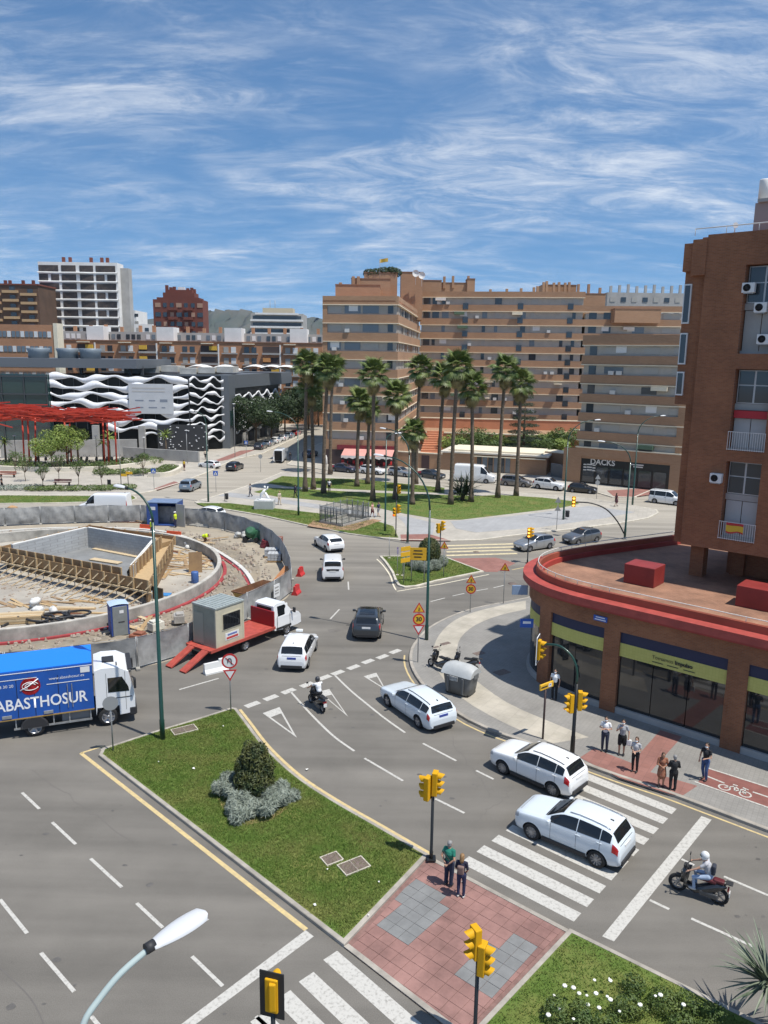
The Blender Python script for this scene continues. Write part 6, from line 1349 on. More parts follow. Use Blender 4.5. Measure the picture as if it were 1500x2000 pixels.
for (za,zb),mode in zip(bays,(0,1,2)):
    zm=(za+zb)/2
    casement(2.1,3.8,zm+.35,zb-.05); tbox(2.05,3.85,.5,.7,zm-.0,zm+.33,'spandrel_panel',M_GREYW)
    if mode==1: tbox(2.1,3.8,.30,.34,zm-.42,zm-.02,'red_awning_box',mat('awning_red',(0.42,0.02,0.03),0.6))
    for i in range(2): tbox(2.1+.86*i,2.92+.86*i,.52,.58,za+.15,zm-.45 if mode==1 else zm-.03,'shutter',M_CURT if mode!=0 else M_GREYW)
    tbox(2.05,3.85,.4,.75,za,za+.15,'floor_slab',M_GREYW)
    if mode>0:
        rl=MB()
        for i in range(17): q=Cc+e*(2.02+1.86*i/16)-s_*.06; rl.bar(q+Vector((0,0,za+.02)),q+Vector((0,0,za+1.0)),.022)
        q0,q1=Cc+e*2.0-s_*.06,Cc+e*3.9-s_*.06
        for z in (za+.06,za+1.0): rl.bar(q0+Vector((0,0,z)),q1+Vector((0,0,z)),.03)
        rl.build('balcony_railing',mat('railing_white',(0.62,0.62,0.60),0.5),TW_,world=True)
    if mode==2:
        q=Cc+e*2.85-s_*.10; mb=MB(); g=[[q+e*(-.45+.15*i)+Vector((0,0,za+.98-.11*j-.03*math.sin(i*1.1)*j*.4)) for j in range(6)] for i in range(7)]; 
        fl=mb.sheet(g).build('flag',mat('flag_red',(0.45,0.04,0.04),0.8),TW_,world=True)
        mb=MB(); g=[[q-s_*.012+e*(-.45+.15*i)+Vector((0,0,za+.84-.11*j-.03*math.sin(i*1.1)*(j+1)*.4)) for j in range(4)] for i in range(7)]; mb.sheet(g).build('flag_stripe',mat('flag_gold',(0.62,0.42,0.04),0.8),TW_,world=True)
def aircon(t,z,d=-.0):
    q=tbox(t,t+.62,d-.32,d,z,z+.5,'air_conditioner',M_FRAMEW,.02); c=Cc+e*(t+.25)+s_*(d-.335); mb=MB(); mb.lathe([(.001,0),(.19,0)],c=(0,0,0),seg=16,axis='Y',rot=Matrix.Rotation(rzt,3,'Z')); mb.v=[v+Vector((c.x,c.y,z+.25)) for v in mb.v]; f=mb.build('fan_grille',M_BLACKP,TW_,world=True)
    tbox(t+.05,t+.57,d-.3,d+.02,z-.05,z-.0,'bracket',M_STEEL)
aircon(2.9,19.0,.42); aircon(2.75,18.45-.0,.42) if False else None; aircon(1.35,11.6,-.002); aircon(2.95,18.4,.30) if False else None; aircon(2.6,20.6,.45); aircon(1.95,21.6,.30)
for z0_,z1_ in ((17.9,19.6),(20.1,22.2),(16.2,17.5)):
    tbox(-1.12,-.72,.22,.36,z0_,z1_,'side_window',M_FRAMEW); tbox(-1.06,-.78,.20,.24,z0_+.08,z1_-.08,'side_window_pane',M_WIN)
tbox(-1.0,.0,.1,9,ZT,ZT+.15,'roof_edge',M_ROOFRED) if False else None
rl=MB(); 
for z in (ZT+.35,): rl.tube([Cc+e*-.7+Vector((0,0,z)),Cc+e*14+Vector((0,0,z))],.03,6)
for i in range(10): q=Cc+e*(-.7+1.6*i); rl.tube([q+Vector((0,0,ZT)),q+Vector((0,0,ZT+.35))],.02,5)
rl.build('roof_rail',M_WHITEW,TW_,world=True)
tbox(1.85,5.5,1.2,3.5,ZT,ZT+1.55,'roof_house',mat('roof_house_mauve',(0.34,0.27,0.25),0.8)); tbox(2.0,5.7,1.0,3.7,ZT+1.55,ZT+1.72,'roof_house_slab',M_GREYW); q=Cc+e*2.15+s_*1.45; MB().lathe([(.26,0),(.26,.95),(.24,1.0)],c=(q.x,q.y,ZT+1.72),seg=16).build('flue',M_WHITEW,TW_,world=True)
mb=MB(); mb.lathe([(.001,.0),(.10,.03),(.15,.07)],c=Cc+e*1.0+s_*1+Vector((0,0,ZT+.5)),seg=12,axis='Y'); mb.tube([Cc+e*1.0+s_*1+Vector((0,0,ZT)),Cc+e*1.0+s_*1+Vector((0,0,ZT+.5))],.03,5); mb.build('satellite_dish',M_WHITEW,TW_,world=True)
tbox(1.6,14,3.6,9,ZR,Z0,'added_back_wall',M_BRICKR)  # back wall added to keep the void behind the pillars dark
for t,d in ((.15,1.4),(1.9,3.2),(6,1.4),(6,5),(11,1.4)):
    tbox(t,t+.75,d,d+.8,ZR,Z0,'pillar',M_BRICKR)

# air conditioners, awnings and blinds on the apartment facades
rnd=random.Random(71); M_ACW=mat('aircon_white',(0.58,0.57,0.54),0.6)
for a,b,zt_,fh_,nf in ((A0,A1,26.5,2.95,8),(W0,W1,31.1,2.92,10),(W1,W2,28.2,2.92,9),(B0,B1,20.2,2.75,6)):
    for k in range(nf):
        L=(Vector(b)-Vector(a)).length
        for q in range(int(L/9)+1):
            t=rnd.uniform(.08,.9); zl=zt_-k*fh_; r_=rnd.random()
            if r_<.35: win(APT,a,b,t,t+.75/L,zl-fh_*.48,zl-fh_*.28,.0,M_ACW,.4,'air_conditioner')
            elif r_<.5: win(APT,a,b,t,t+2.2/L,zl-.62,zl-.06,.12,rnd.choice((M_LEDGE,M_AWNW,mat('awning_green',(0.10,0.16,0.10),0.8))),.7,'awning')
            elif r_<.7: win(APT,a,b,t,t+1.5/L,zl-.95,zl-.05,-.24,M_FRAMEW,.05,'roller_blind')
# ================================================================== SHOPPING CENTRE AND TOWN BEHIND
M_MGLASS=mat('mall_dark_glass',(0.010,0.012,0.013),0.35,spec=0.2); M_MGREEN=mat('mall_green_glass',(0.02,0.05,0.05),0.06,spec=0.9); M_WAVE=mat('wave_white',(0.74,0.75,0.77),0.5); M_MGREY=mat('mall_grey_metal',(0.15,0.165,0.18),0.5,metal=0.3); M_MDARK=mat('mall_dark_panel',(0.035,0.037,0.04),0.6); M_CONC=mat('concrete_grey',(0.34,0.335,0.32),0.9,var=0.12,scale=0.6,space='World'); M_MULL=mat('mullion',(0.05,0.055,0.06),0.4)
ML=thing('shopping_centre',(-50,155,.12),'shopping centre with white wavy fins over a dark glass facade','building')
F0,F1,F2,F3,F4=(-63.2,147.6),(-37.2,147.6),(-31.6,151.5),(-31.0,158.5),(-25.4,188.0)
MB().prism([Vector(p) for p in ((-63.2,148,0),(-37.2,148,0),(-32,151.9,0),(-31.4,158.5,0),(-25.8,188,0),(-63.2,190,0))],0.1,14.2).build('hall',M_MGLASS,ML,world=True)
MB().prism([Vector(p) for p in ((-110,146.5,0),(-63.3,146.5,0),(-63.3,190,0),(-110,190,0))],0.1,14.2).build('glass_hall',M_MGREEN,ML,world=True)
for i in range(12):
    mb=MB(); mb.box((-110+46.5*i/11,146.4,7.5),(.14,.2,13.2)); mb.build('mullion',M_MULL,ML,world=True)
for z in (4.5,7.5,10.5,13.8): mb=MB(); mb.box((-86.6,146.38,z),(46.6,.22,.25)); mb.build('transom',M_MULL,ML,world=True)
for i in range(13):
    x=-63.2+26*i/12; mb=MB(); mb.box((x,147.55,9),(.1,.16,10)); mb.build('mullion',M_MULL,ML,world=True)
rnd=random.Random(4)
def wave(a,b,z,amp,th,seed,out=.35,ph=0.0,n=42,lam=8.5):
    a=Vector((*a,0)); b=Vector((*b,0)); L=(b-a).length; d=(b-a).normalized(); nn=Vector((d.y,-d.x,0)); g=[]; mb=MB(); f1=rnd.uniform(.85,1.15); p2=rnd.uniform(0,6)
    for i in range(n+1):
        s=L*i/n; zc=z+amp*math.sin(2*PI*s/lam*f1+ph)+amp*.35*math.sin(2*PI*s/(lam*.47)+p2); t_=th*(.75+.45*math.sin(2*PI*s/(lam*.9)+p2*1.7)); p=a+d*s
        g.append([p+nn*(out-.10)+Vector((0,0,zc-t_/2)),p+nn*(out+.10)+Vector((0,0,zc-t_/2)),p+nn*(out+.16)+Vector((0,0,zc+t_/2)),p+nn*(out-.10)+Vector((0,0,zc+t_/2)),p+nn*(out-.10)+Vector((0,0,zc-t_/2))])
    mb.sheet(g); mb.build('wave_fin',M_WAVE,ML,world=True)
zs=[13.6,12.0,10.4,8.9,7.4]
for i,z in enumerate(zs): wave(F0,F1,z,.40,1.25,i,ph=i*1.3)
for i,z in enumerate((5.7,4.4)): wave((-56+3*i,147.6),F1,z,.42,1.1,i+9,ph=i*1.7+1)
wave((-46,147.6),F1,3.0,.4,1.0,12,ph=.4)
for i,z in enumerate((13.5,12.1,10.7,9.3,7.9,6.5,5.0,3.6,2.3)): wave(F1,F2,z,.42,.62,i+20,ph=i*.9,n=18,lam=4.2)
for i,z in enumerate((9.9,8.5,7.1,5.7,4.2,3.0)): wave(F3,F4,z,.5,.62,i+40,ph=i*.8,n=34,lam=6.0)
MB().box((-31.6,155.2,7.2),(2.2,6.4,14.4)).build('stair_tower',M_MGREY,ML,world=True); MB().box((-30.6,155,6.0),(.6,5.0,3.0)).build('stair_window',M_MGREEN,ML,world=True)
MB().box((-45,147.0,2.0),(.1,.1,.1)) 
# banner
BN=thing('advertising_banner',(-44.2,146.95,7.0),'large pale grey advertising banner hung on the wavy facade','banner'); MB().bbox((0,0,2.9),(8.4,.12,5.6),.03).build('sheet',mat('banner_grey',(0.52,0.535,0.55),0.7,var=0.06,scale=0.4),BN)
for x,z,w in ((-2.2,2.6,1.6),(.2,2.6,1.2),(2.4,2.6,1.4),(-2.2,1.3,1.4),(.3,1.3,1.6),(2.3,1.3,.7)): MB().box((x,-.07,z),(w,.02,.22 if (x,z)!=(2.4,2.6) else .5)).build('print_line',mat('banner_print',(0.22,0.25,0.30),0.7),BN)
for z in (4.9,4.3): MB().box((-.4,-.07,z),(6.2,.02,.25)).build('print_line',mat('banner_print_pale',(0.46,0.45,0.43),0.7),BN)
# lower storey: dark panels with white studs, columns, ramp wall
MB().box((-38.5,147.1,2.6),(9.5,.5,5.0)).build('studded_panel',M_MDARK,ML,world=True)
for i in range(46):
    x=-43+rnd.random()*9.2; z=.5+rnd.random()*4.3; MB().box((x,146.8,z),(.2,.12,.16)).build('stud',M_WAVE,ML,world=True)
for x in (-60.5,-55.0,-46.2): MB().box((x,147.0,2.4),(1.2,.7,4.8)).build('column',M_CONC,ML,world=True)
for i in range(7): MB().box((-30.5+.69*i,161+3.6*i,1.1),(.3,3.0,2.2),rz=R(-11)).build('street_panel',M_CONC if i%2 else M_MDARK,ML,world=True)
# high canopy with cooling drums
MB().box((-79,160,16.3),(64,24,1.7)).build('canopy',M_MGREY,ML,world=True)
for x in (-59,-56,-49.5,-47.2): MB().box((x,152,14.9),(.5,.5,1.9)).build('canopy_post',M_MULL,ML,world=True)
for px_ in (65,123,168): p=AT(px_,672,152); MB().lathe([(1.9,0),(1.9,1.2),(2.2,1.9),(1.9,2.0)],c=(p.x,154,17.1),seg=20).build('cooling_drum',mat('drum_grey',(0.22,0.26,0.29),0.5,metal=0.3),ML,world=True)
for i in range(6): MB().box((-52+2*i*1.9,164,14.9+.2*(i%3)),(3.4,6,1.2)).build('roof_plant',mat('plant_pale',(0.48,0.47,0.43),0.7,var=0.15,scale=0.7),ML,world=True)
for i,pxx in enumerate((392,440,500,533,560)):                         # tent roofs
    Yq=172 if pxx<470 else 184; p=AT(pxx,720,Yq); mb=MB(); g=[]
    for j in range(9):
        u=-1+2*j/8; g.append([Vector((p.x+u*3.2,Yq+v*4.0,15.0+1.2*(1-u*u)*(1-.3*v*v))) for v in (-1,-.5,0,.5,1)])
    mb.sheet(g); mb.build('tent_roof',M_WHITEW,ML,world=True)
MB().prism([Vector(p) for p in ((-31.2,159,0),(-25.2,188.2,0),(-24,200,0),(-45,200,0),(-45,159,0))],11.6,14.3).build('terrace_storey',M_MGREY,ML,world=True)
# forecourt ramp wall
RW=thing('ramp_wall',(-50,132,.12),'long grey concrete ramp wall in front of the shopping centre','wall')
mb=MB(); box_ab(mb,AT(0,868,133).to_tuple()[:2],AT(268,880,138).to_tuple()[:2],.1,3.2,-.4,0); mb.build('wall',M_CONC,RW,world=True); mb=MB(); box_ab(mb,AT(240,885,136).to_tuple()[:2],AT(388,905,131).to_tuple()[:2],.1,2.0,-.4,0); mb.build('wall',M_CONC,RW,world=True)
# red beam sculpture
M_RS=mat('sculpture_red',(0.48,0.045,0.02),0.5); SCU=thing('beam_sculpture',(-58,126,.12),'tangled sculpture of bright red beams raised on slanting red posts','sculpture'); rnd=random.Random(11)
# posts at 126 m
for x in (48,58,70,205,213,228,132,140): p=G(x,912,.12); q=AT(x-6+rnd.uniform(-4,4),826,p.y); MB().tube([p,Vector((q.x,p.y+.5,9.0))],.14,6).build('post',M_RS,SCU,world=True)
cx0=AT(-60,820,122).x; cx1=AT(232,820,122).x
for i in range(230):
    u=rnd.random(); x=cx0+(cx1-cx0)*u; z=7.5+rnd.random()*2.5*(1-.35*u); y=121+rnd.random()*7; L=rnd.uniform(3,9); a=rnd.gauss(0,.22); t=rnd.gauss(0,.09); dx,dy,dz=math.cos(a)*L/2,math.sin(a)*L/2,t*L/2
    x=min(max(x,cx0),cx1-1); MB().bar((x-dx,y-dy,z-dz),(x+dx,y+dy,z+dz),.13,.16).build('beam',M_RS,SCU,world=True)
# ---- town behind
def simple_block(name,label,x0,x1,Y,z0,z1,dep,m,rows=(),roof=None,cat='building'):
    T=thing(name,((x0+x1)/2,Y,0),label,cat); MB().box(((x0+x1)/2,Y+dep/2,(z0+z1)/2),(x1-x0,dep,z1-z0)).build('walls',m,T,world=True)
    if roof: MB().box(((x0+x1)/2,Y+dep/2,z1+.25),(x1-x0+.6,dep+.6,.5)).build('roof',roof,T,world=True)
    return T
def place_win(T,x,y,z,w,h,m,name='window',d=.12):
    key=('w',round(w,2),round(h,2),m.name)
    if key not in WINM: me=MB().box((0,0,0),(w,d,h)).mesh('window'); me.materials.append(m); WINM[key]=me
    return link(name,WINM[key],None,T,loc=Vector((x,y,z))-T.location)
# white tower with rounded balconies
Yt=300; xa=AT(77,560,Yt).x; xb=AT(231,560,Yt).x; zt=AT(150,512,Yt).z; WT=simple_block('white_tower','white apartment tower with rounded dark balcony openings','sign' and xa,xb,Yt,0,zt,7,M_WHITEW); fh=3.22
gx=AT(247,560,Yt).x; MB().box(((xb+gx)/2,Yt+5,zt/2-.8),(gx-xb,4,zt-1.6)).build('side_wall',M_GREYW,WT,world=True)
for k in range(11):
    z=zt-2.3-k*fh; c=0
    for (u0,u1) in (((0,.26),(.285,.48),(.515,.70),(.72,.98)) if k%2==0 else ((0,.125),(.15,.265),(.285,.48),(.515,.70),(.72,.84),(.86,.98))):
        w=(u1-u0)*(xb-xa)-.35; xc=xa+(u0+u1)/2*(xb-xa); me=None; key=('rb',round(w,1))
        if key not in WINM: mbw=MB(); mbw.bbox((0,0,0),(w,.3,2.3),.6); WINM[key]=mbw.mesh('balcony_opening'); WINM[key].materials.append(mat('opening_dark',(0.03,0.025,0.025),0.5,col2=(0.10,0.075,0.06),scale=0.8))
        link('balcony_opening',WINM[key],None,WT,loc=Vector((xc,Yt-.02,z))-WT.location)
    mbw=MB(); g=[]
    for i in range(25):
        u=i/24; yy=-.55-.35*math.cos(u*4*PI); g.append([Vector((xa+u*(xb-xa),Yt+yy,z-1.72)),Vector((xa+u*(xb-xa),Yt+yy-.1,z-1.25)),Vector((xa+u*(xb-xa),Yt,z-1.2))])
    mbw.sheet(g); mbw.build('balcony_parapet',M_WHITEW,WT,world=True)
for x in (122,135,176,197,208): p=AT(x,505,Yt+5); MB().box((p.x,Yt+6,zt+.8),(1.0,1.0,3.2)).build('chimney',M_BRICKD,WT,world=True)
# brown block at the left margin
Yb=285; T=simple_block('brown_block','dark brown apartment block with tan balconies beside the white tower',AT(-60,600,Yb).x,AT(77,600,Yb).x,Yb,0,AT(40,557,Yb).z,18,mat('brown_render',(0.10,0.06,0.04),0.8,var=0.2,scale=0.2,space='World'),roof=M_BRICKD)
x1=AT(77,600,Yb).x
for k in range(6):
    for j in range(4): xx=x1-3.5-j*6.4; place_win(T,xx,Yb-.3,AT(40,575,Yb).z-k*3.0+(j%2)*.9,5.6,.9,mat('tan_balcony',(0.42,0.28,0.15),0.7),'balcony',.9); place_win(T,xx+.6,Yb-.05,AT(40,575,Yb).z-k*3.0+1.2+(j%2)*.9,2.0,1.3,M_WIN)
for i,x in enumerate((3,12,38,58)): p=AT(x,553,Yb); MB().box((p.x,Yb+3,p.z),(.9,.9,2.5)).build('chimney',M_BRICKD,T,world=True)
# dark brick stepped tower
Yd=262; zt=AT(345,585,Yd).z; T=simple_block('dark_brick_tower','dark red brick apartment tower with stepped top and chimneys',AT(299,600,Yd).x,AT(396,600,Yd).x,Yd,0,zt,8,M_BRICKD)
for x0,x1,y in ((304,388,580),(314,376,570),(321,370,564)): a,b=AT(x0,y,Yd),AT(x1,y,Yd); MB().box(((a.x+b.x)/2,Yd+.5+(x0-299)*.12+3,(zt+a.z)/2-2),(b.x-a.x,6,a.z-zt+4)).build('roof_step',M_BRICKD,T,world=True)
xa,xb=AT(299,600,Yd).x,AT(396,600,Yd).x
for k in range(6):
    for j in range(7): place_win(T,xa+1.6+j*2.3,Yd-.05,zt-1.8-k*3.0,1.2 if j%3 else 1.8,1.4,M_WIN if (j+k)%3 else mat('window_tan',(0.36,0.22,0.15),0.6))
for k in range(5): place_win(T,xa+6.5,Yd-.4,zt-3.0-k*3.0,3.0,.9,M_BRICKD,'balcony',.8); place_win(T,xa+11.5,Yd-.4,zt-3.0-k*3.0,3.0,.9,M_BRICKD,'balcony',.8)
for x,y in ((316,560),(324,564),(331,563),(358,566),(366,565),(371,568)): p=AT(x,y,Yd); MB().box((p.x,Yd+6,p.z-1),(.9,1,4)).build('chimney',M_BRICKD,T,world=True)
p=AT(347,563,Yd); MB().box((p.x,Yd+5,p.z),(2.2,1.0,1.6)).build('roof_tank',M_WHITEW,T,world=True)
# white terraced block far behind
Yf=420; za=AT(540,601,Yf).z; T=simple_block('terraced_block','far white apartment block with dark terrace strips and roof aerials',AT(490,620,Yf).x,AT(592,620,Yf).x,Yf,0,za-3,20,M_GREYW); xa,xb=AT(490,620,Yf).x,AT(592,620,Yf).x
for k in range(6):
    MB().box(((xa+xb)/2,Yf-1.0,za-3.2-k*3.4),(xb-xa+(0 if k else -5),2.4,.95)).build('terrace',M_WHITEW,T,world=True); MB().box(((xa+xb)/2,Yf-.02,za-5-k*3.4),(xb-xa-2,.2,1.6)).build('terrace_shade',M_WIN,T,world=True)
MB().box(((xa+xb)/2,Yf+8,za-1.5),(16,10,3)).build('penthouse',M_CREAMP,T,world=True)
for x in (524,534): p=AT(x,585,Yf); MB().tube([(p.x,Yf+6,za-1),(p.x,Yf+6,p.z)],.15,5).build('aerial',M_STEEL,T,world=True)
for (x0,x1,y0,Y,n,lb) in ((245,266,606,330,'white_house','narrow white balconied house behind the white tower'),(262,297,633,300,'white_house','low white house left of the dark brick tower'),(1182,1345,572,236,'grey_block','pale grey apartment block with chimneys rising behind the tan complex'),(1240,1400,590,300,'grey_block','grey apartment block seen behind the brick tower')):
    T=simple_block(n,lb,AT(x0,640,Y).x,AT(x1,640,Y).x,Y,0,AT((x0+x1)/2,y0,Y).z,16,M_GREYW if n[0]=='g' else M_WHITEW); zt=AT((x0+x1)/2,y0,Y).z; xa,xb=AT(x0,640,Y).x,AT(x1,640,Y).x
    for k in range(4):
        for j in range(max(2,int((xb-xa)/3.2))): place_win(T,xa+1.6+j*3.2,Y-.05,zt-2.0-k*3.0,1.5,1.3,M_WIN if (j+k)%2 else M_WIN2)
    if n[0]=='g':
        for j in range(9): MB().box((xa+2+j*(xb-xa-4)/8,Y+4,zt+1.0),(.7,.7,2.4+.5*(j%3))).build('chimney',M_GREYW,T,world=True)
# long orange brick terrace of flats
Yl=212; T=thing('brick_flats',(AT(370,690,Yl).x,Yl,0),'long orange brick row of flats with balconies and white stair heads','building'); xa,xb=AT(108,690,Yl).x,AT(626,690,Yl-6).x; zl=AT(370,668,Yl).z
MB().box(((xa+xb)/2,Yl+7,zl/2),(xb-xa,14,zl)).build('walls',M_BRICKO,T,world=True); MB().box(((xa+xb)/2,Yl+10,zl+1.3),(xb-xa,8,2.6)).build('attic_storey',M_GREYW,T,world=True); MB().box(((xa+xb)/2,Yl+7,zl+.12),(xb-xa+.4,14.4,.24)).build('eaves',mat('brown_coping',(0.24,0.13,0.08),0.8),T,world=True)
M_YAW=mat('awning_yellow',(0.62,0.38,0.05),0.8); M_OAW=mat('awning_orange',(0.55,0.26,0.09),0.8); rnd=random.Random(9)
for i,x in enumerate((180,318,452,581)): p=AT(x,650,Yl); MB().box((p.x,Yl+5,zl+1.9),(4.6,6,4.0)).build('stair_head',M_WHITEW,T,world=True)
n_=13
for i in range(n_):
    xc=xa+(xb-xa)*(i+.5)/n_; 
    for k in range(4):
        z=zl-1.9-k*2.9
        if i%3==1:
            place_win(T,xc,Yl-.02,z,4.4,2.0,mat('loggia_dark',(0.07,0.05,0.045),0.7),'loggia'); place_win(T,xc,Yl-.3,z-.95,4.6,.5,M_GREYW,'balcony',.6); 
            if rnd.random()<.6: place_win(T,xc+rnd.choice((-1.1,1.1)),Yl-.35,z+.35,2.0,1.1,rnd.choice((M_YAW,M_OAW)),'awning',.5)
            place_win(T,xc+2.5,Yl-.1,z,.35,2.9,M_WHITEW,'downpipe',.3)
        else: place_win(T,xc-1,Yl-.03,z,1.3,1.5,M_WIN2 if rnd.random()<.5 else M_WIN); place_win(T,xc+1,Yl-.03,z,1.3,1.5,M_FRAMEW if rnd.random()<.5 else M_WIN); place_win(T,xc,Yl-.25,z-1.0,4.2,.3,M_GREYW,'ledge',.5)
    if i%2: place_win(T,xc-.4,Yl-.5,zl-.35,3.2,.22,M_LEDGE,'canopy',1.0)
    for q in range(3): place_win(T,xc-1.5+1.5*q,Yl+5.95,zl+1.3,1.0,1.3,rnd.choice((M_WIN,M_WIN3,M_FRAMEW)))
for i in range(16): MB().box((xa+2+i*(xb-xa-4)/15,Yl+9+rnd.uniform(-2,2),zl+3.3),(.8,.8,rnd.uniform(1.2,2.6))).build('chimney',M_BRICKO,T,world=True)
Yo=186; T=simple_block('brick_office','orange brick office block with ribbon windows behind the cooling drums',AT(-80,680,Yo).x,AT(108,680,Yo).x,Yo,0,AT(60,634,Yo).z,4,M_BRICKO); zo=AT(60,634,Yo).z; xb=AT(108,680,Yo).x; MB().box((xb+.3,Yo+1.6,zo/2+.2),(.9,3.5,zo+.4)).build('end_wall',M_LEDGE,T,world=True)
for k in range(3):
    for j in range(26): place_win(T,xb-1.2-j*1.05,Yo-.03,zo-2.2-k*3.4,.85,1.35,M_WIN3 if (j*7+k)%3 else M_FRAMEW)
# hills
M_HILL=mat('hill_scrub',(0.05,0.062,0.045),0.95,col2=(0.10,0.09,0.07),scale=0.004,space='World',detail=10)
def ridge(Y,pts,seed,dep=1500):
    rnd=random.Random(seed); mb=MB(); g=[]; xs=[(x,AT(x,y,Y)) for x,y in pts]; fine=[]
    for i in range(len(xs)-1):
        for k in range(6): fine.append(xs[i][1].lerp(xs[i+1][1],k/6))
    fine.append(xs[-1][1])
    for p in fine:
        j=rnd.uniform(-1,1)*8; col=[]
        for v in range(9): t=v/8; col.append(Vector((p.x+rnd.uniform(-25,25),Y-900*(1-t)+rnd.uniform(-40,40),(p.z+j)*(t**1.25)+rnd.uniform(-6,6)*(t<1)-2)))
        col.append(Vector((p.x,Y+dep,-5))); g.append(col)
    return mb.sheet(g)
struct(ridge(4300,((-700,690),(-200,650),(60,628),(200,620),(262,628),(300,622),(380,612),(420,606),(450,604),(490,607),(530,615),(570,622),(610,618),(650,622),(760,640),(1000,655),(1300,650),(1600,640),(2200,680)),3).build('hills',M_HILL))
# ================================================================== ROUNDABOUT WORKS
M_SAND=mat('site_sand',(0.40,0.345,0.26),0.95,col2=(0.27,0.235,0.185),scale=0.35,space='World',bump=0.6,bscale=9,detail=9); M_SOIL2=mat('site_soil',(0.30,0.25,0.18),0.95,col2=(0.20,0.175,0.14),scale=0.7,space='World',bump=0.9,bscale=7,detail=9); M_SLAB=mat('site_slab',(0.44,0.41,0.35),0.9,col2=(0.30,0.27,0.23),scale=0.3,space='World',detail=9)
M_CLOTH=mat('shade_cloth',(0.30,0.30,0.29),0.85,var=0.3,scale=0.9,space='World',bump=0.4,bscale=3); M_CONC2=mat('raw_concrete',(0.35,0.335,0.30),0.9,var=0.30,scale=0.9,space='World',bump=0.25,bscale=12); M_TAPE=mat('red_netting',(0.32,0.045,0.05),0.8,var=0.2,scale=2,space='World')
M_TIMB=[mat('timber_%d'%i,c,0.85,var=0.18,scale=3,stretch=(1,6,6)) for i,c in enumerate(((0.46,0.33,0.18),(0.36,0.24,0.12),(0.52,0.41,0.26),(0.30,0.20,0.11)))]; M_PLY=mat('shuttering_ply',(0.22,0.135,0.07),0.8,col2=(0.30,0.19,0.09),scale=1.1,space='World'); M_BLOCK=tile_mat('concrete_blocks',(0.36,0.37,0.37),(0.40,0.41,0.41),(0.28,0.28,0.28),0.5,0.25,msize=0.03,plane='XZ',bump=0.4,dirt=0.2)
SC_=Vector((-28.5,60.5,0)); fence=[Vector((x,y,0)) for x,y in ((-52,73),(-46.5,77),(-40.4,79.9),(-33,81.9),(-25.7,82.6),(-17.3,79.8),(-12.3,74.4),(-9.5,68.5),(-8.1,63.3),(-7.3,59.3),(-7.2,56.2),(-8.8,52.9),(-10.6,48.2),(-12.0,44.6),(-14,42.6),(-18.5,40.6),(-25,38.6),(-34,36.6),(-48,36))]
fl_=catmull(fence,6); site=fl_+[Vector((-56,45,0)),Vector((-56,66,0))]
SITE=struct(MB().prism(inset(site,.15),-.02,.03).build('site_ground',M_SAND))
curb=catmull([Vector((x,y,0)) for x,y in ((-50,72),(-42,75.6),(-33,78.6),(-23.8,78.0),(-17.8,72.8),(-12.9,65.5),(-10.6,60.1),(-10.1,56.7),(-10.7,52.0),(-12.2,48.5),(-14.5,46.0))],5)
ribbon3(curb,.34,0,.30).build('new_kerb',mat('new_kerb_pale',(0.55,0.54,0.50),0.85,var=0.1,scale=1,space='World'),SITE); ribbon3(curb[14:],.22,.0,.16,off=-.30).build('red_net_strip',M_TAPE,SITE)
# broken soil between kerb and basin wall
def rough_ring(r0,r1,a0,a1,name,m,h,seed,nr=14,na=170,z=.035):
    rnd=random.Random(seed); mb=MB(); g=[]; 
    for i in range(na+1):
        a=a0+(a1-a0)*i/na; row=[]
        for j in range(nr+1): r=r0+(r1-r0)*j/nr; e_=math.sin(PI*j/nr); row.append(SC_+Vector((math.cos(a)*r,math.sin(a)*r,z+e_*(h*.35+rnd.uniform(0,h)*.65*abs(math.sin(i*.31+j*.9)+.4)))))
        g.append(row)
    return stuff(mb.sheet(g,False).build(name,m,SITE))
rough_ring(15.1,18.3,-1.75,1.0,'broken_soil',M_SOIL2,.20,1); rough_ring(15.2,19.6,1.0,2.9,'broken_soil',M_SAND,.22,2); rough_ring(17.6,20.6,-1.95,-.85,'broken_soil',M_SAND,.32,3)
# basin ring wall
ring=[SC_+Vector((math.cos(2*PI*i/96)*14.9,math.sin(2*PI*i/96)*14.9,0)) for i in range(96)]
BW=thing('basin_wall',SC_,'low round concrete basin wall with red netting round its foot','wall'); ribbon3(ring,.34,.02,.92,closed=True).build('wall',M_CONC2,BW,world=True); ribbon3(ring,.30,.92,.96,closed=True).build('wall_top',mat('wall_top_pale',(0.46,0.435,0.385),0.85,var=0.2,scale=1,space='World'),BW,world=True)
ring2=[SC_+Vector((math.cos(2*PI*i/96)*15.35,math.sin(2*PI*i/96)*15.35,0)) for i in range(58,110)]; ribbon3(ring2,.28,.03,.20).build('red_net_strip',M_TAPE,BW,world=True)
for i in range(0,96,4): q=ring[i]; MB().box((q.x+(q-SC_).normalized().x*.175,q.y+(q-SC_).normalized().y*.175,.47),(.02,.03,.9),rz=math.atan2((q-SC_).y,(q-SC_).x)).build('wall_joint',M_GREYW,BW,world=True)
MB().prism([SC_+(q-SC_)*.985 for q in ring],.0,.05).build('basin_slab',M_SLAB,SITE); 
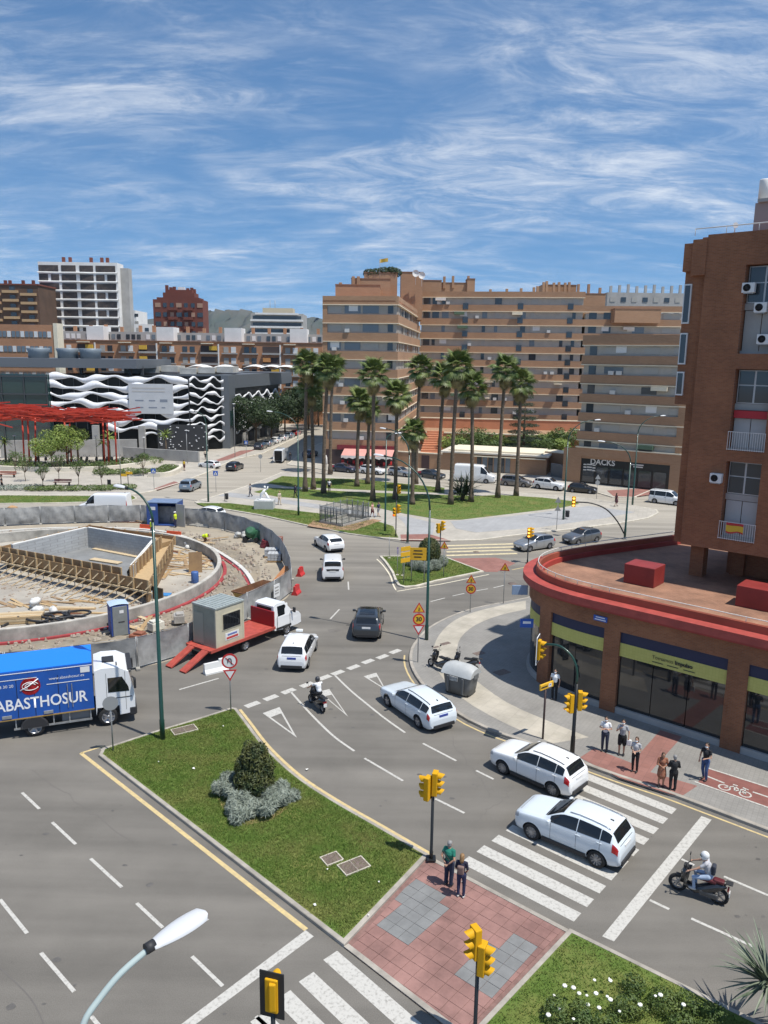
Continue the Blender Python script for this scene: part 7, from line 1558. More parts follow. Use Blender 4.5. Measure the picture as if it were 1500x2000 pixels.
# square pool with formwork
FM=thing('pool_formwork',(-25,64,.05),'square block-walled pool inside timber shuttering with raking props','formwork'); ZF=2.05
FL_,FR_,RB_,LB_=Vector((-33.0,62.6,0)),Vector((-17.0,54.0,0)),Vector((-19.0,68.3,0)),Vector((-28.3,72.6,0)); IL,IR,IB,IF=Vector((-31.2,63.2,0)),Vector((-19.4,57.2,0)),Vector((-20.3,66.2,0)),Vector((-27.6,70.2,0))
def wall_ab(a,b,z0,z1,th,name,m,off=0.0): mb=MB(); box_ab(mb,a,b,z0,z1,off-th,off); return mb.build(name,m,FM,world=True)
for a,b in ((IF,IB),(IL,IF),(IB,IR)): 
    d=(b-a).normalized(); wall_ab(a,b,.25,ZF+.12,.25,'block_wall',M_BLOCK); wall_ab(a,b,ZF+.12,ZF+.17,.27,'wall_capping',mat('capping_white',(0.66,0.65,0.61),0.8))
MB().prism([IL,IR,IB,IF],.05,.28).build('pool_floor',mat('pool_floor_grey',(0.20,0.205,0.205),0.9,var=0.15,scale=0.6,space='World'),FM,world=True)
MB().box((-24.2,65.2,.36),(3.2,.7,.06),rz=R(-24)).build('plank',M_TIMB[2],FM,world=True); MB().box((-23.0,67.4,.33),(9.0,.45,.08),rz=R(-30)).build('plank',M_TIMB[2],FM,world=True)
def shutter(a,b,z0,z1,n,out=0.0,ply=M_PLY,stud=.5):
    L=(b-a).length; d=(b-a)/L
    for i in range(n): p,q=a.lerp(b,i/n)+d*.01,a.lerp(b,(i+1)/n)-d*.01; wall_ab(p,q,z0,z1,.06,'ply_sheet',ply,out)
    for i in range(n+1): p=a.lerp(b,i/n); wall_ab(p-d*.07,p+d*.07,z0-.05,z1+.04,.1,'stud',M_TIMB[0],out+.11)
shutter(IL+Vector((-.5,-1.0,0)),IR+Vector((-.3,-1.0,0)),1.25,ZF+.22,13); shutter(IR+Vector((.25,-.8,0)),IB+Vector((.6,.2,0)),1.15,ZF+.22,9)
# gutter deck between the inner and outer forms, outer form and its props
MB().prism([FL_,FR_,IR+Vector((-.3,-1.0,0)),IL+Vector((-.5,-1.0,0))],1.15,1.22).build('gutter_deck',M_TIMB[1],FM,world=True); MB().prism([FR_,RB_,IB+Vector((.6,.2,0)),IR+Vector((.25,-.8,0))],1.15,1.22).build('gutter_deck',M_TIMB[0],FM,world=True); MB().prism([RB_,LB_,IF+Vector((-.1,.4,0)),IB+Vector((.4,.4,0))],1.15,1.6).build('gutter_deck',M_TIMB[1],FM,world=True); MB().prism([LB_,FL_,IL+Vector((-.5,-.5,0)),IF+Vector((-.1,.4,0))],1.15,1.6).build('gutter_deck',M_TIMB[3],FM,world=True)
shutter(FL_,FR_,1.15,1.95,12); shutter(FR_,RB_,1.15,1.85,9); shutter(RB_,LB_,1.2,1.9,7); shutter(LB_,FL_,1.2,1.9,9)
d=(FR_-FL_).normalized(); n_=Vector((d.y,-d.x,0)); wall_ab(FL_-d*3,FR_+d*.4,1.02,1.14,.1,'waling',M_TIMB[2],.18); rnd=random.Random(21)
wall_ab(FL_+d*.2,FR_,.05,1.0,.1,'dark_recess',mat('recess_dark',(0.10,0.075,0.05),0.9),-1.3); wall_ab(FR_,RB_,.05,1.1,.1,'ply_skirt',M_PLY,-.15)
for i in range(21):
    p=FL_.lerp(FR_,i/20); k=rnd.uniform(-.25,.25); MB().bar(p+n_*.35+Vector((0,0,1.35)),p+n_*.05+d*.3+Vector((0,0,1.75)),.09,.07).build('cross_stud',M_TIMB[2],FM,world=True)
    MB().bar(p+n_*(2.0+k)-d*.9+Vector((0,0,.08)),p+n_*.25+Vector((0,0,1.1)),.08,.06).build('raking_prop',M_TIMB[0 if i%3 else 2],FM,world=True); MB().tube([p-n_*.25+Vector((0,0,.05)),p-n_*.25+Vector((0,0,1.12))],.035,6).build('steel_prop',M_STEEL,FM,world=True)
pl_=MB(); g=[]
for i in range(12):
    p=IB.lerp(IR,i/11); g.append([p+Vector((.1+.1*rnd.random(),0,ZF+.22)),p+Vector((-.2-.12*rnd.random(),0,ZF-.15-.3*rnd.random())),p+Vector((-.22,0,1.2-.5*rnd.random()))])
pl_.sheet(g).build('plastic_sheet',mat('white_plastic',(0.66,0.66,0.64),0.4),FM,world=True)
# hoarding panels
pts=[]; acc=0; tot=sum((fl_[i+1]-fl_[i]).length for i in range(len(fl_)-1)); seg=[]; nP=int(tot/3.4)
for i in range(nP+1): seg.append(along(fl_,tot*i/nP)[0])
rnd=random.Random(8)
for i in range(nP):
    a,b=seg[i],seg[i+1]; H_=1.95
    mid=(a+b)/2; 
    T=thing('fence_panel',((a.x+b.x)/2,(a.y+b.y)/2,.0),'grey cloth covered fence panel around the roundabout works','fence panel','fence panels around the roundabout works'); L=(b-a).length; d=(b-a)/L; n_=Vector((d.y,-d.x,0)); gg=[]; mb=MB(); nx=14; ph=rnd.uniform(0,6)
    for j in range(nx+1):
        u=j/nx; col=[]
        for k in range(7):
            v=k/6; bul=.16*math.sin(u*PI)*math.sin(v*PI)*rnd.uniform(.3,1.3)+.055*math.sin(u*19+ph+v*5)*math.sin(v*PI); col.append(a.lerp(b,u)+n_*bul+Vector((0,0,.12+v*(H_-.12-.06*math.sin(u*PI)))))
        gg.append(col)
    mb.sheet(gg).build('cloth',M_CLOTH,T,world=True)
    fr=MB(); 
    for q in (a+d*.04,b-d*.04): fr.tube([q+Vector((0,0,.05)),q+Vector((0,0,H_+.06))],.022,6)
    for z in (.14,H_): fr.tube([a+Vector((0,0,z)),b+Vector((0,0,z))],.018,6)
    fr.build('frame',M_STEEL,T,world=True); MB().bbox(Vector((a.x,a.y,.08)),(.62,.24,.14),.03,rz=math.atan2(n_.y,n_.x)).build('concrete_foot',M_CONC2,T,world=True)
# concrete barriers along the back
def jersey(c,rz,m,label,name='concrete_barrier',L=2.0,s=1.0,group=None,cat='barrier'):
    mb=MB(); pr=((-.28,0),(-.28,.12),(-.13,.36),(-.09,.8),(.09,.8),(.13,.36),(.28,.12),(.28,0)); g=[[Vector((x,p[0]*s,p[1]*s)) for p in pr] for x in (-L/2,L/2)]; mb.sheet(g,False)
    for r_ in g: o=len(mb.v); mb.v+=r_; mb.f.append([o+i for i in range(8)]); mb.sm.append(False)
    o=mb.build(name,m,None); o.location=c; o.rotation_euler=(0,0,rz); return tag(o,label,cat,group)
for x in (98,137,172,210,250,285): 
    p=G(x,1016,.03); jersey((p.x,p.y,.03),R(5),M_CONC2,'grey concrete barrier standing before the far fence panels',L=2.4,s=1.15,group='concrete barriers at the back of the site')
p=G(390,1028,.03); jersey((p.x,p.y,.03),R(-25),M_CONC2,'dirty concrete barrier beside the blue container',L=2.6,s=1.1)
M_RPL=mat('barrier_red_plastic',(0.52,0.035,0.035),0.45); M_WPL=mat('barrier_white_plastic',(0.72,0.72,0.70),0.45)
for (x,y),lb in (((587,1124),'upper red plastic road barrier outside the fence'),((579,1160),'lower red plastic road barrier outside the fence')): p=G(x,y); o=jersey((p.x,p.y,0),R(75),M_RPL,lb,'plastic_barrier',L=.9,s=.85); MB().bbox((0,0,.72),(.4,.16,.1),.04).build('cap',M_RPL,o)
for (x,y),a,lb in (((423,1312),35,'white plastic road barrier lying behind the no turning back sign'),((541,1196),20,'white plastic road barrier behind the recovery truck cab')): p=G(x,y); o=jersey((p.x,p.y,0),R(a),M_WPL,lb,'plastic_barrier',L=1.5,s=.8); MB().bbox((.35,0,.7),(.4,.16,.14),.03).build('cap',M_WPL,o)
for (x,y),lb in (((287,1035),'orange plastic barrier lying by the blue container'),((340,1048),'orange plastic barrier lying beside the pool corner')): p=G(x,y,.05); jersey((p.x,p.y,.05),R(-15),mat('barrier_orange',(0.62,0.09,0.03),0.5),lb,'plastic_barrier',L=1.6,s=.7)
# blue container
p=G(318,1027,.03); CT=thing('site_container',(p.x,p.y+1.1,.03),'blue steel site container with one grey door open','container',rz=R(-3)); M_CTB=mat('container_blue',(0.03,0.075,0.26),0.5,var=0.1,scale=2)
mb=MB()
for x in (-1.6,1.6): mb.box((x,0,1.25),(.08,2.3,2.5))
mb.box((0,1.15,1.25),(3.2,.08,2.5)); mb.box((0,0,.06),(3.2,2.3,.1)); mb.build('body',M_CTB,CT); MB().box((0,0,2.52),(3.3,2.4,.08)).build('roof',mat('container_roof',(0.16,0.22,0.34),0.5,var=0.15,scale=2),CT); MB().box((-1.0,-1.16,1.25),(1.2,.06,2.4)).build('door_closed',M_CTB,CT); MB().box((2.15,-1.45,1.25),(1.2,.06,2.4),rz=R(-25)).build('door_open',M_GREYW,CT); MB().box((-1.0,-1.2,1.9),(.7,.02,.35)).build('notice_plate',M_PLATE,CT)
# portable toilet
p=(G(215,1212,.05)+G(262,1243,.05))/2; d=(G(262,1243,.05)-G(240,1250,.05)); TO=thing('portable_toilet',(-17.2,48.0,.05),'blue portable toilet with grey door and pale roof','toilet',rz=R(30)); M_TOB=mat('toilet_blue',(0.025,0.06,0.24),0.5)
MB().box((0,0,1.1),(1.12,1.12,2.1)).build('shell',M_TOB,TO); MB().bbox((0,0,.07),(1.2,1.2,.14),.03).build('base',M_BLACKP,TO); MB().bbox((0,-.57,1.1),(.92,.06,1.95),.02).build('door',mat('toilet_door',(0.20,0.215,0.21),0.6,var=0.08,scale=3),TO); MB().bbox((.08,-.61,1.05),(.4,.03,.05),.01).build('door_bar',M_BLACKP,TO); MB().box((.1,-.61,1.72),(.26,.012,.2)).build('notice_plate',M_PLATE,TO)
mb=MB(); g=[[Vector((x,y,2.15+.16*(1-(x/.62)**2)*(1-(y/.62)**2*.5))) for y in (-.6,-.3,0,.3,.6)] for x in (-.6,-.3,0,.3,.6)]; mb.sheet(g); mb.build('roof',mat('toilet_roof',(0.42,0.52,0.62),0.5),TO)
for sx in (-1,1):
    for z in (.6,1.0,1.4,1.8): MB().box((sx*.565,0,z),(.02,.9,.03)).build('side_rib',M_TOB,TO)
# skip
p=(G(515,1192)+G(560,1165))/2; SKP=thing('rubble_skip',(-9.4,55.2,.03),'open yellow rubble skip standing inside the fence','skip',rz=R(58)); mb=MB(); M_SKI=mat('skip_rust',(0.16,0.075,0.035),0.8,var=0.3,scale=2); bot=[(-1.1,-.7,.1),(1.1,-.7,.1),(1.1,.7,.1),(-1.1,.7,.1)]; top=[(-1.75,-.85,1.15),(1.75,-.85,1.15),(1.75,.85,1.15),(-1.75,.85,1.15)]; mb.add([Vector(p) for p in bot+top],[[3,2,1,0],[0,1,5,4],[1,2,6,5],[2,3,7,6],[3,0,4,7]]); mb.build('hopper',mat('skip_yellow',(0.38,0.27,0.08),0.7,var=0.3,scale=2),SKP); mb=MB(); mb.add([Vector((p[0]*.96,p[1]*.95,p[2]+.03)) for p in bot+top],[[0,1,2,3],[4,5,1,0],[5,6,2,1],[6,7,3,2],[7,4,0,3]]); mb.build('lining',M_SKI,SKP)
rm=MB(); q=[Vector(p) for p in top]
for i in range(4): rm.bar(q[i],q[(i+1)%4],.08)
rm.build('rim',M_SKI,SKP)
# notice on the fence
p=Vector((-8.05,54.4,0)); dn=(Vector((-7.2,56.2,0))-Vector((-8.8,52.9,0))).normalized(); o=MB().box((0,0,0),(.75,.03,.95)).build('site_notice',M_SWH); o.location=(p.x+.28,p.y-.10,1.25); o.rotation_euler=(0,0,math.atan2(dn.y,dn.x)); tag(o,'white notice board hung on the curved fence beside the skip','notice')
for z in (.25,.0,-.2): MB().box((0,-.02,z),(.5,.012,.1)).build('print_line',M_GREYW,o)
# chevron board
p=G(372,1270); o=MB().bbox((0,0,0),(.75,.05,.75),.01).build('chevron_board',M_SWH); o.location=(p.x-.15,p.y-.35,1.05); o.rotation_euler=(0,0,R(20)); tag(o,'white board with red chevron by the truck ramps','sign')
MB().tube([(0,.05,-1.05),(0,.05,.3)],.03,6).build('post',M_STEEL,o)
mb=MB(); mb.add([(-.3,-.03,.33),(-.05,-.03,.33),(.22,-.03,0),(-.05,-.03,-.33),(-.3,-.03,-.33),(-.03,-.03,0)],[[0,5,2,1],[5,4,3,2]]); mb.build('chevron',M_SRED,o); MB().ball((-.55,-.05,.15),(.12,.12,.14)).build('warning_lamp',M_TY,o)
# loose timber, rubble, sacks, hoses
rnd=random.Random(33)
def scatter_plank(x,y,z,L,w,th,rz,tilt=0.0,i=0):
    o=MB().box((0,0,th/2),(L,w,th)).build('timber_plank',M_TIMB[i%4]); o.location=(x,y,z); o.rotation_euler=(0,tilt,rz); return tag(o,'loose timber plank lying inside the roundabout works','plank','loose planks on the site')
k=0
for (cx_,cy_,sx,sy_,n) in ((235,1215,60,20,14),(60,1195,55,18,14),(350,1095,45,28,46),(390,1080,25,25,30),(130,1180,60,14,9),(60,1010,60,4,8),(230,1018,60,4,8)):
    for i in range(n):
        q=G(cx_+rnd.uniform(-sx,sx),cy_+rnd.uniform(-sy_,sy_),.06)
        dc=(q-SC_).length
        if inside(q,[FL_,FR_,RB_,LB_]) or 14.2<dc<15.9: continue
        scatter_plank(q.x,q.y,.06 if dc<14.3 else .22,rnd.uniform(1.2,3.6),rnd.choice((.12,.2,.3)),.05,rnd.gauss(R(-28),.6),rnd.uniform(-.03,.03),rnd.randrange(4)); k+=1
for i,(x,y,lb) in enumerate(((20,1215,'long stack of pale timber boards beside the black drainage hoses'),)):
    p=G(x,y,.06); t=thing('timber_stack',(p.x,p.y,.06),lb,'timber')
    for a in range(3):
        for b in range(4): MB().box((0,-.45+.3*b,.1+.17*a),(4.2,.27,.15)).build('board',M_TIMB[2 if (a+b)%2 else 0],t)
    t.rotation_euler=(0,0,R(12))
p=G(382,1118,.05); t=tag(MB().box((0,0,.8),(1.1,.1,1.9)).build('shuttering_panel',M_PLY),'upright plywood shuttering panel leaning near the blue drum','panel'); t.location=(p.x,p.y,.02); t.rotation_euler=(R(-12),0,R(10))
p=G(381,1138,.05); t=thing('plastic_drum',(p.x,p.y,.05),'blue plastic drum standing inside the basin wall','drum'); MB().lathe([(.28,0),(.3,.05),(.3,.85),(.27,.92),(.001,.93)],seg=16).build('drum',mat('drum_blue',(0.06,0.13,0.34),0.5),t); MB().lathe([(.31,.3),(.32,.33),(.31,.36)],seg=16,cap=False).build('hoop',mat('drum_blue',(0.06,0.13,0.34),0.5),t)
def sackpile(px_,n,m,label,s=.35,name='rubble_sack',cat='sack',seed=1,z=.05):
    r=random.Random(seed); p=G(*px_,z); t=thing(name,(p.x,p.y,z),label,cat)
    for i in range(n): mb=MB(); q=Vector((r.gauss(0,s*1.3),r.gauss(0,s),s*.5+(.0 if i<n*.6 else s*.7))); mb.ball(q,(s*r.uniform(.8,1.3),s*r.uniform(.6,1.0),s*r.uniform(.5,.8)),9,6,jit=.18,rnd=r,rot=Matrix.Rotation(r.uniform(0,3),3,'Z')); mb.build('lump',m,t)
    return t
M_SACK=mat('white_sack',(0.62,0.62,0.60),0.7,var=0.2,scale=4,bump=0.5)
sackpile((70,1196),4,M_SACK,'crumpled white bulk bag on the slab beside the black hoses',.45,seed=2); sackpile((365,1070),3,M_SACK,'white plastic bags among the loose planks',.3,seed=3); sackpile((468,1050),5,mat('bag_grey',(0.42,0.42,0.40),0.7,var=0.3,scale=4),'pale sacks beside the green mixer',.35,seed=4)
sackpile((135,1010),6,mat('stone_brown',(0.22,0.14,0.10),0.9,var=0.3,scale=3),'heap of brown stones before the far barriers',.4,'stone_heap','stones',5); sackpile((20,1005),4,mat('sand_heap_tan',(0.42,0.25,0.12),0.9,var=0.2,scale=3),'heap of orange sand by the far fence',.55,'sand_heap','sand',6)
hz=thing('hose_coil',(*G(150,1218,.06)[:2],.06),'tangle of thick black drainage hoses on the basin slab','hose'); r=random.Random(6)
for c_ in range(7):
    cx_,cy_=r.gauss(0,1.6),r.gauss(0,.5); pts=[Vector((cx_+math.cos(a)*(.9+.15*math.sin(3*a)),cy_+math.sin(a)*.6,.12+.10*c_*.6+.05*math.sin(2*a))) for a in [i*.35 for i in range(20)]]; MB().tube(pts,.085,7).build('hose',mat('hose_black',(0.022,0.022,0.024),0.5),hz)
MB().tube(catmull([Vector(p) for p in ((-1.2,0,.1),(-2.4,-.3,.1),(-3.2,.5,.1),(-4.2,.2,.1),(-4.6,-1.0,.1))],5),.085,7).build('hose',mat('hose_black',(0.022,0.022,0.024),0.5),hz); MB().tube(catmull([Vector(p) for p in ((1.2,.3,.1),(2.4,.9,.1),(3.4,.6,.1),(2.6,.1,.12),(1.5,.3,.15))],5),.085,7).build('hose',mat('hose_black',(0.022,0.022,0.024),0.5),hz)
# mixer, pallets, red pipes, grey bricks on the apron
p=G(490,1058,.05); MX=thing('cement_mixer',(p.x,p.y,.05),'green site mixer with sacks beside the fence','mixer'); MB().lathe([(.15,-.6),(.55,-.25),(.55,.2),(.3,.6)],c=(0,0,.95),seg=14,rot=Matrix.Rotation(R(55),3,'X')).build('drum',mat('mixer_green',(0.03,0.12,0.06),0.6),MX); MB().bbox((.55,.2,.7),(.9,.8,.9),.05).build('engine_box',mat('mixer_green',(0.03,0.12,0.06),0.6),MX)
for x in (-.5,.6): MB().lathe([(.26,-.06),(.26,.06)],c=(x,-.45,.26),seg=14,axis='Y').build('wheel',M_TYRE,MX); MB().lathe([(.26,-.06),(.26,.06)],c=(x,.55,.26),seg=14,axis='Y').build('wheel',M_TYRE,MX)
MB().bar((-.8,0,.45),(1.0,0,.45),.1).build('chassis',M_BLACKP,MX)
p=G(520,1068,.05); t=thing('pipe_bundle',(p.x,p.y,.05),'bundle of dark red conduit coils on the apron','pipes'); M_CON=mat('conduit_red',(0.22,0.03,0.04),0.6)
for i in range(5): pts=[Vector((math.cos(a)*.55+.05*i,math.sin(a)*.55,.1+.14*i)) for a in [j*.5 for j in range(14)]]; MB().tube(pts,.07,6).build('coil',M_CON,t)
MB().bbox((.95,.2,.5),(1.2,.9,.9),.06).build('crate',mat('crate_brown',(0.24,0.10,0.07),0.7,var=0.2,scale=2),t)
p=G(550,1096,.05)
for i,(dx,dy,lb) in enumerate(((0,0,'front pallet of pale grey paving blocks by the fence'),(-.5,1.5,'rear pallet of pale grey paving blocks by the fence'))):
    t=thing('block_pallet',(p.x+dx-.6,p.y+dy,.05),lb,'pallet'); MB().box((0,0,.07),(1.25,1.0,.13)).build('pallet',M_TIMB[1],t)
    for a in range(3):
        for b in range(4): MB().bbox((-.45+.3*b,0,.25+.22*a),(.28,.95,.2),.02).build('block',mat('block_grey',(0.42,0.43,0.44),0.85,var=0.12,scale=3),t)
p=G(556,1132,.05); t=thing('plank_bundle',(p.x-.2,p.y,.05),'bundle of orange brown boards leaning behind the fence near the skip','timber',rz=R(65))
for i in range(5): MB().bar((-.9,-.3+.14*i,.1),(.9,-.3+.14*i,.9),.12,.05).build('board',mat('board_orange',(0.42,0.19,0.08),0.8),t)
# rebar bundles, buckets and more sacks
for i,(x,y,a) in enumerate(((330,1075,-35),(400,1100,60),(110,1200,10),(40,1012,4),(250,1020,-4))):
    q=G(x,y,.06); t=thing('rebar_bundle',(q.x,q.y,.06),'bundle of rusty reinforcing bars lying on the site','rebar','rebar bundles on the site',rz=R(a))
    for j in range(9): MB().tube([(-1.8+.1*j,-.25+.06*j,.03+.02*(j%2)),(1.8-.05*j,-.2+.05*j,.04)],.016,5).build('bar',mat('rebar_rust',(0.17,0.07,0.035),0.8),t)
for i,(x,y,c_) in enumerate(((55,1010,(0.05,0.1,0.35)),(150,1012,(0.6,0.6,0.55)),(190,1012,(0.45,0.35,0.08)),(118,1012,(0.05,0.2,0.1)),(305,1230,(0.6,0.58,0.5)),(350,1215,(0.35,0.33,0.3)),(270,1255,(0.25,0.09,0.05)))):
    q=G(x,y,.2 if y>1100 else .06); t=thing('material_crate',(q.x,q.y,.2 if y>1100 else .06),['blue crate by the far barriers','white crate by the far barriers','ochre crate by the far barriers','green crate by the far barriers','white bucket heap near the toilet','grey block near the toilet','red brick heap near the toilet'][i],'crate',rz=i); m=mat('crate_%d'%i,c_,0.7,var=.2,scale=3); MB().bbox((0,0,.3),(.9,.7,.55),.05).build('box',m,t); MB().bbox((.1,.05,.64),(.6,.5,.14),.04).build('load',m,t)
# small rubble
rb=MB(); r=random.Random(12)
for i in range(2600):
    a=r.uniform(0,2*PI); rr=r.choice((r.uniform(15.4,19.3),r.uniform(2,14.3))); q=SC_+Vector((math.cos(a)*rr,math.sin(a)*rr,0))
    if inside(q,[FL_,FR_,RB_,LB_]) or not inside(q,site): continue
    s_=r.uniform(.04,.22); rb.box((q.x,q.y,.06+(.16 if rr>15 else 0)),(s_*1.4,s_,s_*.8),rz=r.uniform(0,3),taper=.6)
stuff(rb.build('rubble',mat('rubble_pale',(0.46,0.42,0.35),0.9,col2=(0.28,0.2,0.15),scale=1.2,space='World'),SITE))
for i in range(9): a=R(-150+16*i); q=SC_+Vector((math.cos(a)*11.5,math.sin(a)*11.5,.05)); t=tag(MB().tube([(0,0,0),(0,0,.55)],.08,8).build('pipe_stub',M_BLACKP),'short dark pipe stub standing in the basin slab','pipe','pipe stubs in the basin slab'); t.location=q
p=G(318,1162,.05); t=tag(MB().bbox((0,0,.05),(1.2,.7,.06),.02).build('blue_sheet',mat('sheet_blue',(0.05,0.22,0.5),0.6)),'blue plastic sheet lying on the basin wall foot','sheet'); t.location=(p.x,p.y,.05)
# white statue on plinth, fenced box in the park
p=G(515,995,.125); SA=thing('statue',(p.x,p.y+.8,.13),'white abstract figure sculpture on a pale square plinth','statue'); MB().bbox((0,0,.75),(3.2,2.6,1.5),.03).build('plinth',mat('plinth_pale',(0.44,0.45,0.44),0.8,var=0.06,scale=0.8),SA); mb=MB(); M_STAT=mat('statue_white',(0.78,0.78,0.77),0.6)
mb.tube([(-.7,0,1.5),(-.45,0,2.3),(-.2,0,2.9),(.1,.05,3.4)],[.22,.2,.24,.18],10); mb.tube([(.75,0,1.5),(.45,.1,2.1),(.1,0,2.8)],[.28,.22,.2],10); mb.tube([(-.2,0,3.0),(-.6,.1,2.6),(-.75,.1,2.1)],[.14,.12,.1],8); mb.tube([(.1,.05,3.2),(.5,.1,3.5),(.55,.1,3.9)],[.14,.12,.09],8); mb.ball((.05,.05,3.75),(.2,.22,.26)); mb.ball((0,0,1.55),(1.2,.7,.18)); mb.build('figure',M_STAT,SA); SA.scale=(.72,.72,.68)
fb=[G(625,1021,.13),G(668,1029,.13),G(720,1015,.13)]; fb.append(fb[0]+fb[2]-fb[1]); FB=thing('mesh_enclosure',(fb[1]+fb[3])/2,'square grey mesh fence enclosure on bare earth in the park','enclosure'); M_MESH=mat('grey_mesh',(0.12,0.135,0.14),0.6,var=0.1,scale=2)
for i in range(4):
    a,b=fb[i],fb[(i+1)%4]; mb=MB(); box_ab(mb,a,b,.13,.4,-.12,.12); mb.build('plinth_kerb',M_CONC2,FB,world=True)
    for j in range(4):
        p_,q_=a.lerp(b,j/4),a.lerp(b,(j+1)/4); mb=MB(); L=(q_-p_).length; d=(q_-p_).normalized(); nb_=int(L/.12)
        for k_ in range(nb_): c_=p_+d*(k_+.5)*L/nb_; mb.bar(Vector((c_.x,c_.y,.42)),Vector((c_.x,c_.y,2.0)),.055,.03)
        for z in (.45,.95,1.5,2.0): mb.bar(Vector((p_.x,p_.y,z)),Vector((q_.x,q_.y,z)),.04)
        mb.build('mesh_panel',M_MESH,FB,world=True); MB().tube([Vector((p_.x,p_.y,.13)),Vector((p_.x,p_.y,2.2))],.05,6).build('post',M_MESH,FB,world=True)
MB().prism([fb[0].lerp(fb[2],.08),fb[1].lerp(fb[3],.08),fb[2].lerp(fb[0],.08),fb[3].lerp(fb[1],.08)],.13,.2).build('slab',M_CONC2,FB,world=True)
p=fb[1].lerp(fb[2],.25); o=MB().box((0,-.06,0),(.45,.03,.4)).build('notice',M_SWH,FB); o.location=Vector((p.x,p.y,1.6))-FB.location
# scooter rank, benches and low walls on the plaza
WLa=catmull(px((-60,915),(0,919),(100,922),(200,920),(250,915),(290,909),(308,906)),4); PW=thing('low_wall',WLa[8],'long curved cream seat wall edging the upper planting bed','wall'); ribbon3(WLa,.7,.1,.75).build('wall',mat('cream_wall',(0.62,0.57,0.47),0.85,var=0.08,scale=0.5,space='World'),PW,world=True)
WLb=catmull(px((290,932),(320,932),(340,927),(353,919),(352,915)),4); PW=thing('low_wall',WLb[4],'short curved cream seat wall edging the rounded planting bed','wall'); ribbon3(WLb,.6,.1,.7).build('wall',MATS['cream_wall'],PW,world=True)
rs=scooter('motor_scooter','parked scooter in the rank before the ramp wall',big=False,group='scooter rank on the plaza'); KM=kid_map(); n0=0
for i in range(17):
    q=G(20+i*16.5+(i%3)*3,905-(i>14)*2,.125); o=rs if i==0 else copy_tree_fast(rs,KM); o.location=(q.x,q.y,.125); o.rotation_euler=(R(8),0,R(95+(i*37)%25))
for (x,y,c_) in ((122,948,(0.12,0.03,0.03)),(15,932,(0.30,0.07,0.03))):
    q=G(x,y,.125); t=thing('park_bench',(q.x,q.y,.125),'dark red slatted bench on the plaza' if c_[0]<.2 else 'orange slatted bench on the plaza','bench'); m=mat('bench_%d'%x,c_,0.6)
    for i in range(3): MB().box((0,-.16+.16*i,.45),(2.4,.13,.05)).build('slat',m,t)
    for i in range(2): MB().box((0,.28,.62+.17*i),(2.4,.04,.13)).build('back_slat',m,t)
    for sx in (-.95,.95): MB().box((sx,0,.22),(.08,.45,.44)).build('leg',M_BLACKP,t)
for (x,y,h,lb) in ((237,955,9,'slender pale plaza mast beside the hedge'),(190,905,4.5,'dark plaza lamp with white globe by the sculpture'),(283,908,4.5,'dark plaza lamp with white globe before the dark panel'),(366,905,5.5,'tall plaza lamp near the shopping centre corner'),(32,905,4.5,'dark plaza lamp with white globe before the green glass hall'),(459,893,9.5,'thin grey mast before the shopping centre corner')):
    q=G(x,y,.125); t=thing('plaza_lamp',(q.x,q.y,.125),lb,'lamp'); MB().tube([(0,0,0),(0,0,h)],[.06,.045],8).build('pole',M_POLEG if h>5 else M_BLACKP,t); MB().lathe([(.05,h-.02),(.3,h+.05),(.3,h+.1),(.04,h+.16)],seg=12).build('lantern',M_LAMPW,t)
for x,y,lb in ((251,955,'yellow direction sign with two boards at the plaza corner'),): q=G(x,y,.125); t=thing('direction_sign',(q.x,q.y,.125),lb,'direction sign'); MB().tube([(0,0,0),(0,0,2.4)],.05,6).build('post',M_BLACKP,t); MB().bbox((.2,-.06,2.2),(.9,.05,.35),.01).build('board',M_BOARD,t); MB().bbox((-.5,-.06,1.9),(.8,.05,.35),.01).build('board',M_BOARD,t)
# ================================================================== PLANTS
def leafmat(n,c,c2,sc=1.2,rough=0.6): return mat(n,c,rough,col2=c2,scale=sc,space='World',detail=3,lo=0.35,hi=0.65)
def leaves(centers,n,size,seed,shape=(1,.45),up=.25):
    """centers: list of (pos, radius vec). Leaf-sized quads through each clump's volume"""
    r=random.Random(seed); V=[]; F=[]; tot=sum(c[1][0]*c[1][1]*c[1][2] for c in centers)
    for c,rad in centers:
        k=int(n*rad[0]*rad[1]*rad[2]/tot)
        for _ in range(k):
            while True:
                u=Vector((r.uniform(-1,1),r.uniform(-1,1),r.uniform(-1,1)))
                if .25<u.length<1: break
            rr=u.length**.45; u.normalize(); p=Vector(c)+Vector((u.x*rad[0],u.y*rad[1],u.z*rad[2]))*rr
            nn=(u+Vector((r.gauss(0,.6),r.gauss(0,.6),r.gauss(up,.6)))).normalized(); a=nn.orthogonal().normalized(); a=(Matrix.Rotation(r.uniform(0,6.3),3,nn)@a); b=nn.cross(a); s=size*r.uniform(.6,1.3); o=len(V)
            V+=[p-a*s*shape[0]*.5,p+b*s*shape[1]*.5,p+a*s*shape[0]*.5+nn*s*.12,p-b*s*shape[1]*.5]; F.append((o,o+1,o+2,o+3))
    me=bpy.data.meshes.new('foliage'); me.from_pydata([tuple(v) for v in V],[],F); me.update(); return me
def bush(loc,clumps,n,size,seed,label,m,cat='bush',name='bush',shape=(1,.45),stem=True,group=None):
    T=thing(name,loc,label,cat,group); link('foliage',leaves([(Vector(c),r) for c,r in clumps],n,size,seed,shape),m,T)
    st=MB(); r=random.Random(seed)
    for c,rr in clumps: st.tube([(c[0]*.3,c[1]*.3,0),(c[0]*.8,c[1]*.8,c[2]*.7),(c[0],c[1],c[2])],[.05,.035,.015],6)
    st.build('stem',M_BARK,T); return T
